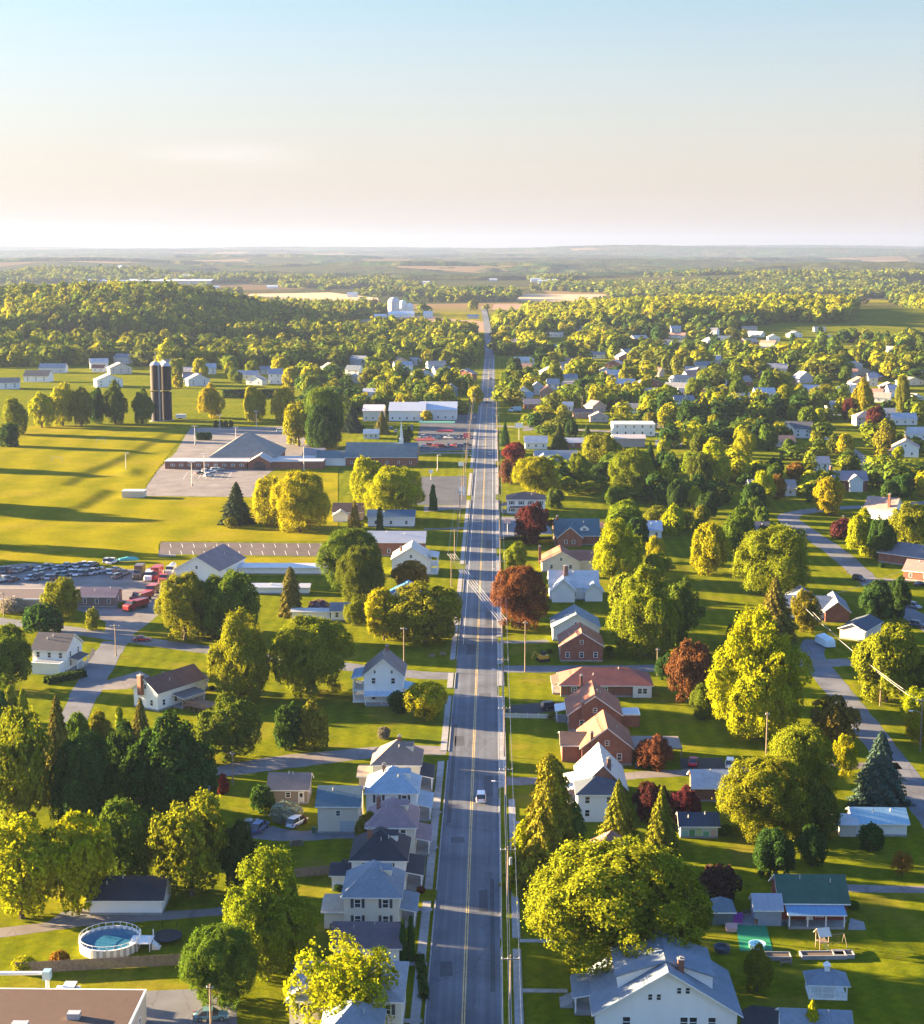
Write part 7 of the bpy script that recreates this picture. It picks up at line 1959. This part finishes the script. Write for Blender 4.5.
# trees outside the left edge whose shadows fall across the playing field
for (px, top, foot, w) in ((-34, 478, 512, 40), (-80, 470, 505, 40), (-40, 505, 545, 46), (-100, 512, 560, 60), (-30, 540, 575, 50), (-60, 440, 470, 36)):
    tree(px, top, foot, w, 'round', C_GRN, 'tree beyond the left frame edge that shades the playing field', 'trees beside the playing field')

# clipped hedge
p0, p1 = G(224, 402), G(294, 401)
L = (p1 - p0).length
def hedge(a, b, h, thick, label, color, n):
    A, B = G(*a), G(*b); L = (B - A).length; ang = math.atan2(B.y - A.y, B.x - A.x)
    P = np.stack([rng.uniform(0, L, n), rng.uniform(-thick / 2, thick / 2, n), rng.uniform(0, h, n)], 1)
    f = rng.integers(0, 3, n); nr = np.zeros((n, 3))
    P[f == 0, 2] = h; nr[f == 0, 2] = 1
    P[f == 1, 1] = -thick / 2; nr[f == 1, 1] = -1
    P[f == 2, 1] = thick / 2; nr[f == 2, 1] = 1
    me = mesh_from_quads('foliage', quad_cloud(P + rng.normal(0, .12, P.shape), nr, .7 if h > 3 else .35), ['leaf'])
    o = link('hedge', me, None, color, A, ang); tag(o, label, 'hedge')
hedge((223, 398), (294, 397), 5.5, 6, 'long dark clipped evergreen hedge beyond the hall', (.03, .055, .025), 6000)
hedge((46, 684), (84, 676), 1.4, 2.2, 'low dark hedge below the white house at the fork', (.04, .07, .02), 3000)
hedge((500, 540), (552, 539), .7, .8, 'low clipped hedge in front of the small roadside lot', (.035, .06, .02), 2500)
hedge((420, 960), (424, 1000), .9, .8, 'knee-high hedge between pavement and arborvitae', (.05, .09, .02), 1500)
# bush rows on the rear lot of the hall
for k in range(9):
    tree(198 + k * 2.9 if k < 5 else 216 + (k - 5) * 5, 432 if k < 5 else 420, 440 if k < 5 else 427, 5, 'shrub', C_DKG, 'small dark round bush in the planted rows of the rear lot', 'bushes on the rear lot')

# ------------------------------------------------------------------ filler trees, each its own thing, along gardens and wood edges
def pts_in(poly, n, gap, tries=4000):
    xs = [p[0] for p in poly]; ys = [p[1] for p in poly]; out = []
    def ins(px, py):
        c = False; j = len(poly) - 1
        for i in range(len(poly)):
            (x0, y0), (x1, y1) = poly[i], poly[j]
            if (y0 > py) != (y1 > py) and px < (x1 - x0) * (py - y0) / (y1 - y0) + x0: c = not c
            j = i
        return c
    for _ in range(tries):
        if len(out) >= n: break
        px, py = random.uniform(min(xs), max(xs)), random.uniform(min(ys), max(ys))
        if not ins(px, py): continue
        p = GH(px, py)
        if any((p.x - a) ** 2 + (p.y - b) ** 2 < (r + gap * .45) ** 2 for a, b, r in HOUSES): continue
        if any((p.x - a) ** 2 + (p.y - b) ** 2 < (r + 2.5) ** 2 for a, b, r in ROADS[::2]): continue
        if any((p.x - a) ** 2 + (p.y - b) ** 2 < (max(gap, r * 1.3)) ** 2 for a, b, r in TREES): continue
        # keep the sight line to a house just behind free
        if any(abs(p.x - a) < r * .8 and 0 < b - p.y < 26 + gap for a, b, r in HOUSES): continue
        out.append(p); TREES.append((p.x, p.y, gap / 2))
    return out
PAL = [C_YEL, C_LIME, C_LIME, C_GRN, C_GRN, C_OLV, C_DKG, C_GOLD]
def fill(poly, n, gap, kinds, hs, label, group, pal=PAL):
    for p in pts_in(poly, n, gap):
        h = random.uniform(*hs); k = random.choice(kinds); w = h * random.uniform(.75, 1.05) if k not in ('spruce', 'column') else h * .5
        TREES.pop() if False else None
        tree_at(p, w, h, k, random.choice(pal), label, group)
fill([(505, 470), (560, 400), (640, 392), (700, 470), (690, 560), (640, 640), (560, 560)], 18, 9, ['mid', 'mid', 'round'], (6, 12), 'garden tree among the roofs on the east side of the main road', 'garden trees east of the main road')
fill([(690, 480), (924, 455), (924, 500), (830, 505), (790, 520), (780, 560), (700, 560), (660, 520)], 20, 9, ['mid', 'round', 'mid'], (5, 11), 'shaded garden tree near the curving eastern street', 'garden trees by the curving street', [C_DKG, C_GRN, C_DKG, C_OLV])
fill([(640, 400), (924, 395), (924, 455), (700, 475), (640, 420)], 40, 10, ['mid'], (7, 14), 'tree in the leafy neighbourhood above the curving street', 'trees of the eastern neighbourhood')
fill([(500, 372), (640, 370), (924, 360), (924, 396), (640, 398), (505, 400)], 40, 12, ['mid', 'small'], (9, 16), 'tree in the belt behind the eastern neighbourhood', 'trees of the eastern belt')
fill([(300, 385), (480, 385), (480, 412), (440, 410), (350, 400), (310, 410)], 16, 11, ['mid'], (10, 17), 'tree behind the warehouse row west of the main road', 'trees behind the warehouses')
fill([(170, 372), (300, 372), (300, 396), (215, 384), (170, 392)], 14, 11, ['mid'], (9, 16), 'tree around the houses beyond the silos', 'trees beyond the silos', [C_YEL, C_LIME, C_GOLD, C_GRN])
fill([(700, 640), (780, 640), (760, 700), (715, 700), (690, 720), (640, 700), (640, 650)], 4, 10, ['round'], (5, 9), 'shaded tree near the giant yellow one', 'trees near the giant yellow tree', [C_DKG, C_GRN])
fill([(860, 640), (924, 690), (924, 760), (880, 720)], 4, 10, ['round'], (5, 8), 'tree by the verge of the eastern corner street', 'trees at the corner street', [C_LIME, C_GRN, C_YEL])
fill([(560, 880), (720, 1000), (740, 900), (700, 860)], 2, 8, ['shrub'], (1.5, 3), 'shrub in the shaded garden below the giant maple', 'shrubs in the shaded garden', [C_DKG, C_GRN])
# low shrubs beside houses
for k in range(22):
    a, b, r = random.choice([h for h in HOUSES if h[1] < 620])
    x = a + random.choice([-1, 1]) * (r + random.uniform(.4, 1.4)); y = b + random.uniform(-r, r * .4)
    if any((x - q) ** 2 + (y - s) ** 2 < (w + 1.5) ** 2 for q, s, w in ROADS): continue
    if any(math.hypot(x - q, y - s) < w for q, s, w in HOUSES if (q, s) != (a, b)): continue
    h = random.uniform(.9, 1.8)
    tree_at((x, y, 0), h * 1.5, h, 'shrub', random.choice([C_DKG, C_GRN, C_OLV, C_COP]), 'low round shrub planted against a house wall', 'foundation shrubs at the houses')

# ------------------------------------------------------------------ the woods: everything beyond counting, one mesh
def build_woods():
    PX, PY, H, W, COLR = [], [], [], [], []
    hx = np.array([h[0] for h in HOUSES]); hy = np.array([h[1] for h in HOUSES]); hr = np.array([h[2] for h in HOUSES])
    rx = np.array([h[0] for h in ROADS]); ry = np.array([h[1] for h in ROADS]); rr = np.array([h[2] for h in ROADS])
    tx = np.array([h[0] for h in TREES]); ty = np.array([h[1] for h in TREES]); tr = np.array([h[2] for h in TREES])
    def clear(x, y, front=True):
        ok = np.ones(len(x), bool)
        for a, b, r in zip(hx, hy, hr):
            ok &= (x - a) ** 2 + (y - b) ** 2 > (r + 4) ** 2
            if front: ok &= ~((np.abs(x - a) < r * 1.2) & (b - y > 0) & (b - y < 20 + b * .035))
        for a, b, r in zip(tx, ty, tr): ok &= (x - a) ** 2 + (y - b) ** 2 > (r * .8 + 3) ** 2
        for a, b, r in zip(rx, ry, rr): ok &= (x - a) ** 2 + (y - b) ** 2 > (r + 5) ** 2
        return ok
    FORB = []
    def forb(*poly): FORB.append([GH(*p) for p in poly])
    forb((308, 332), (370, 316), (376, 313), (452, 315), (487, 313), (488, 333), (440, 333), (380, 335)); forb((232, 310), (248, 293), (330, 291.5), (380, 297), (382, 306), (300, 311))
    forb((488, 311.5), (490, 303), (512, 302), (522, 293), (606, 293.5), (616, 302), (580, 311)); forb((848, 327), (862, 299), (885, 298), (930, 311), (990, 318), (990, 336), (900, 336))
    forb((-60, 322), (-40, 314), (8, 316), (10, 328)); forb((384, 284), (420, 274), (504, 274), (544, 282), (542, 290), (456, 292))
    forb((-40, 376), (0, 376), (60, 374), (150, 382), (190, 388), (300, 402), (290, 430), (-40, 470)); forb((540, 352), (556, 338), (580, 338), (575, 350))
    def poly_mask(x, y, P):
        c = np.zeros(len(x), bool); j = len(P) - 1
        for i in range(len(P)):
            x0, y0, x1, y1 = P[i].x, P[i].y, P[j].x, P[j].y
            cond = ((y0 > y) != (y1 > y))
            c ^= cond & (x < (x1 - x0) * (y - y0) / (y1 - y0 + 1e-9) + x0); j = i
        return c
    def add(x, y, hlo, hhi, pal, gap, front=True, thresh=None, nscale=180, seed=3):
        if thresh is not None:
            k = fbm(x / nscale, y / nscale, seed) > thresh; x, y = x[k], y[k]
        m = np.ones(len(x), bool)
        for P in FORB: m &= ~poly_mask(x, y, P)
        x, y = x[m], y[m]
        k = clear(x, y, front); x, y = x[k], y[k]
        h = rng.uniform(hlo * .75, hhi * 1.1, len(x)) * (0.75 + 0.5 * fbm(x / 60, y / 60, 9))
        PX.append(x); PY.append(y); H.append(h); W.append(gap * rng.uniform(.8, 1.75, len(x)))
        pal = np.array(pal)
        zone = (fbm(x / 110, y / 110, 71) * 2.2 * len(pal)).astype(int) % len(pal)      # stands of a kind, with strays
        zone = np.where(rng.uniform(0, 1, len(x)) < .35, rng.integers(0, len(pal), len(x)), zone)
        c = pal[zone] * rng.uniform(.8, 1.12, (len(x), 1)) * np.array([.86, .90, .9]); COLR.append(c)
    def grid(x0, x1, y0, y1, gap):
        gx, gy = np.meshgrid(np.arange(x0, x1, gap), np.arange(y0, y1, gap))
        return (gx + rng.uniform(-.42, .42, gx.shape) * gap).ravel(), (gy + rng.uniform(-.42, .42, gy.shape) * gap).ravel()
    def cone(x, y, l, r):   # keep what the lens and its neighbours could see
        px = VPX + x / (y / 1621.0)
        return (px > l) & (px < r)
    WP = [C_YEL, C_LIME, C_LIME, C_GRN, C_OLV, C_GOLD, C_GRN, (.11, .13, .02), C_OLV]
    x, y = grid(14, 330, 640, 930, 13.5); k = cone(x, y, 505, 950) & (x > 20); add(x[k], y[k], 6, 12, WP + [C_DKG, C_DKG, C_GRN], 10.5, True, .50, 60, 14)
    x, y = grid(60, 330, 420, 660, 15); k = cone(x, y, 640, 950); add(x[k], y[k], 5, 9, [C_DKG, C_GRN, C_GRN, C_OLV], 8.5, True, .60, 45, 19)
    # wooded hill in the west
    x, y = grid(-1200, 40, 1700, 2700, 13.5); e = ((x + 420) / 520) ** 2 + ((y - 2060) / 600) ** 2 + .5 * (fbm(x / 200, y / 200, 2) - .5)
    k = ((e < 1) | ((x < -520) & (y > 1650) & (fbm(x / 230, y / 230, 21) > .36))) & cone(x, y, -80, 470); add(x[k], y[k], 14, 21, WP, 13.5, False)
    # belt in front of the hill, with the houses
    x, y = grid(-760, -16, 1300, 1590, 12.5); k = cone(x, y, -80, 490) & (y > 1370 + 90 * (fbm(x / 90, y / 90, 5) - .5) * 2); add(x[k], y[k], 11, 18, WP, 13, True, .36, 130, 7)
    x, y = grid(-300, -14, 960, 1260, 12); k = cone(x, y, 300, 488); add(x[k], y[k], 9, 15, WP + [C_DKG, C_DKG], 10.5, True, .40, 80, 8)
    x, y = grid(-300, -22, 1500, 2350, 12.5); k = cone(x, y, 330, 490); add(x[k], y[k], 11, 17, WP + [C_DKG], 11, True, .42, 200, 15)
    # east: belts between the houses and the golden ridge
    x, y = grid(12, 620, 900, 1260, 13.5); k = cone(x, y, 500, 960); add(x[k], y[k], 9, 15, WP + [C_DKG, C_DKG], 12, True, .42, 90, 4)
    x, y = grid(10, 700, 1255, 1480, 13.5); k = cone(x, y, 495, 960); add(x[k], y[k], 11, 18, WP + [C_DKG], 13.5, True, .33, 160, 6)
    x, y = grid(10, 800, 1480, 1960, 15); k = cone(x, y, 495, 960); add(x[k], y[k], 9, 15, [C_DKG, C_GRN, C_LIME, C_GRN, C_OLV], 12, True, .50, 120, 16)
    x, y = grid(12, 130, 1560, 2300, 13); k = cone(x, y, 492, 640) & (fbm(x / 120, y / 120, 33) > .42); add(x[k], y[k], 12, 19, [C_YEL, C_GOLD, C_LIME], 13, True)
    x, y = grid(60, 900, 1960, 2750, 13); e = ((x - 330) / 460) ** 2 + ((y - 2180) / 440) ** 2 + .6 * (fbm(x / 200, y / 200, 12) - .5)
    k = ((e < 1) | (fbm(x / 260, y / 260, 31) > .47)) & cone(x, y, 500, 960) & (x > 25); add(x[k], y[k], 12, 19, [C_YEL, C_GOLD, C_LIME, C_YEL, C_OLV, C_LIME], 13.5, False)
    # scattered woods and hedgerows of the plain
    x, y = grid(-1500, 1500, 2700, 5200, 19); k = cone(x, y, -60, 985) & (fbm(x / 420, y / 300, 41) > .545); add(x[k], y[k], 12, 20, [C_LIME, C_OLV, C_GRN, C_DKG, C_OLV], 17, False)
    PXa, PYa, Ha, Wa, Ca = (np.concatenate(v) for v in (PX, PY, H, W, COLR))
    Z = hill(PXa, PYa)
    quads, tints = [], []
    for lo, hi, n, leaf in ((0, 1300, 260, .105), (1300, 1900, 140, .15), (1900, 2700, 80, .20), (2700, 9000, 34, .30)):
        k = (PYa >= lo) & (PYa < hi)
        if not k.any(): continue
        T = [broadleaf_quads(n, leaf, 11, .0, lr=(.15, .29), jit=.25) for _ in range(6)]
        idx = np.where(k)[0]
        for v in range(6):
            ii = idx[v::6]
            if not len(ii): continue
            t = T[v]
            a = rng.uniform(0, 6.28, len(ii)); ca, sa = np.cos(a)[:, None, None], np.sin(a)[:, None, None]
            w = Wa[ii][:, None, None]; h = Ha[ii][:, None, None]
            X = (t[None, :, :, 0] * ca - t[None, :, :, 1] * sa) * w + PXa[ii][:, None, None]
            Y = (t[None, :, :, 0] * sa + t[None, :, :, 1] * ca) * w + PYa[ii][:, None, None]
            ZZ = t[None, :, :, 2] * h + Z[ii][:, None, None]
            quads.append(np.stack([X, Y, ZZ], -1).reshape(-1, 4, 3)); tints.append(np.repeat(Ca[ii], t.shape[0], axis=0))
    # canopy of the farthest woods, as bumpy blankets over the rolling plain
    na, nr = 620, 300
    ang = np.linspace(R(-19.5), R(18.5), na); rad = 5200 * (24000 / 5200) ** np.linspace(0, 1, nr)
    A, Q = np.meshgrid(ang, rad); X, Y = Q * np.sin(A), Q * np.cos(A)
    mk = fbm(X / 900, Y / 520, 51, 5)
    on = mk > .455
    Zc = hill(X, Y) + np.clip((mk - .455) / .05, -.4, 1) * (10 + 5 * vnoise(X / 40, Y / 80, 77) + 5 * vnoise(X / 120, Y / 160, 78))
    v = np.stack([X, Y, Zc], -1)
    cell = on[:-1, :-1] | on[1:, :-1] | on[:-1, 1:] | on[1:, 1:]
    q = np.stack([v[:-1, :-1], v[:-1, 1:], v[1:, 1:], v[1:, :-1]], 2)[cell]
    pal = np.array([(.07, .08, .025), (.05, .07, .022), (.09, .095, .025), C_DKG, (.06, .07, .03)])
    ci = (fbm(X / 500, Y / 400, 61)[:-1, :-1][cell] * 8).astype(int) % len(pal)
    tc = pal[ci] * rng.uniform(.75, 1.25, (len(q), 1))
    quads.append(q); tints.append(tc)
    q = np.concatenate(quads); tc = np.concatenate(tints)
    print('woods:', len(PXa), 'trees', len(q), 'quads')
    structure(link('distant_woods', mesh_from_quads('distant_woods', q, ['wood_leaf'], tc)), 'stuff')
build_woods()
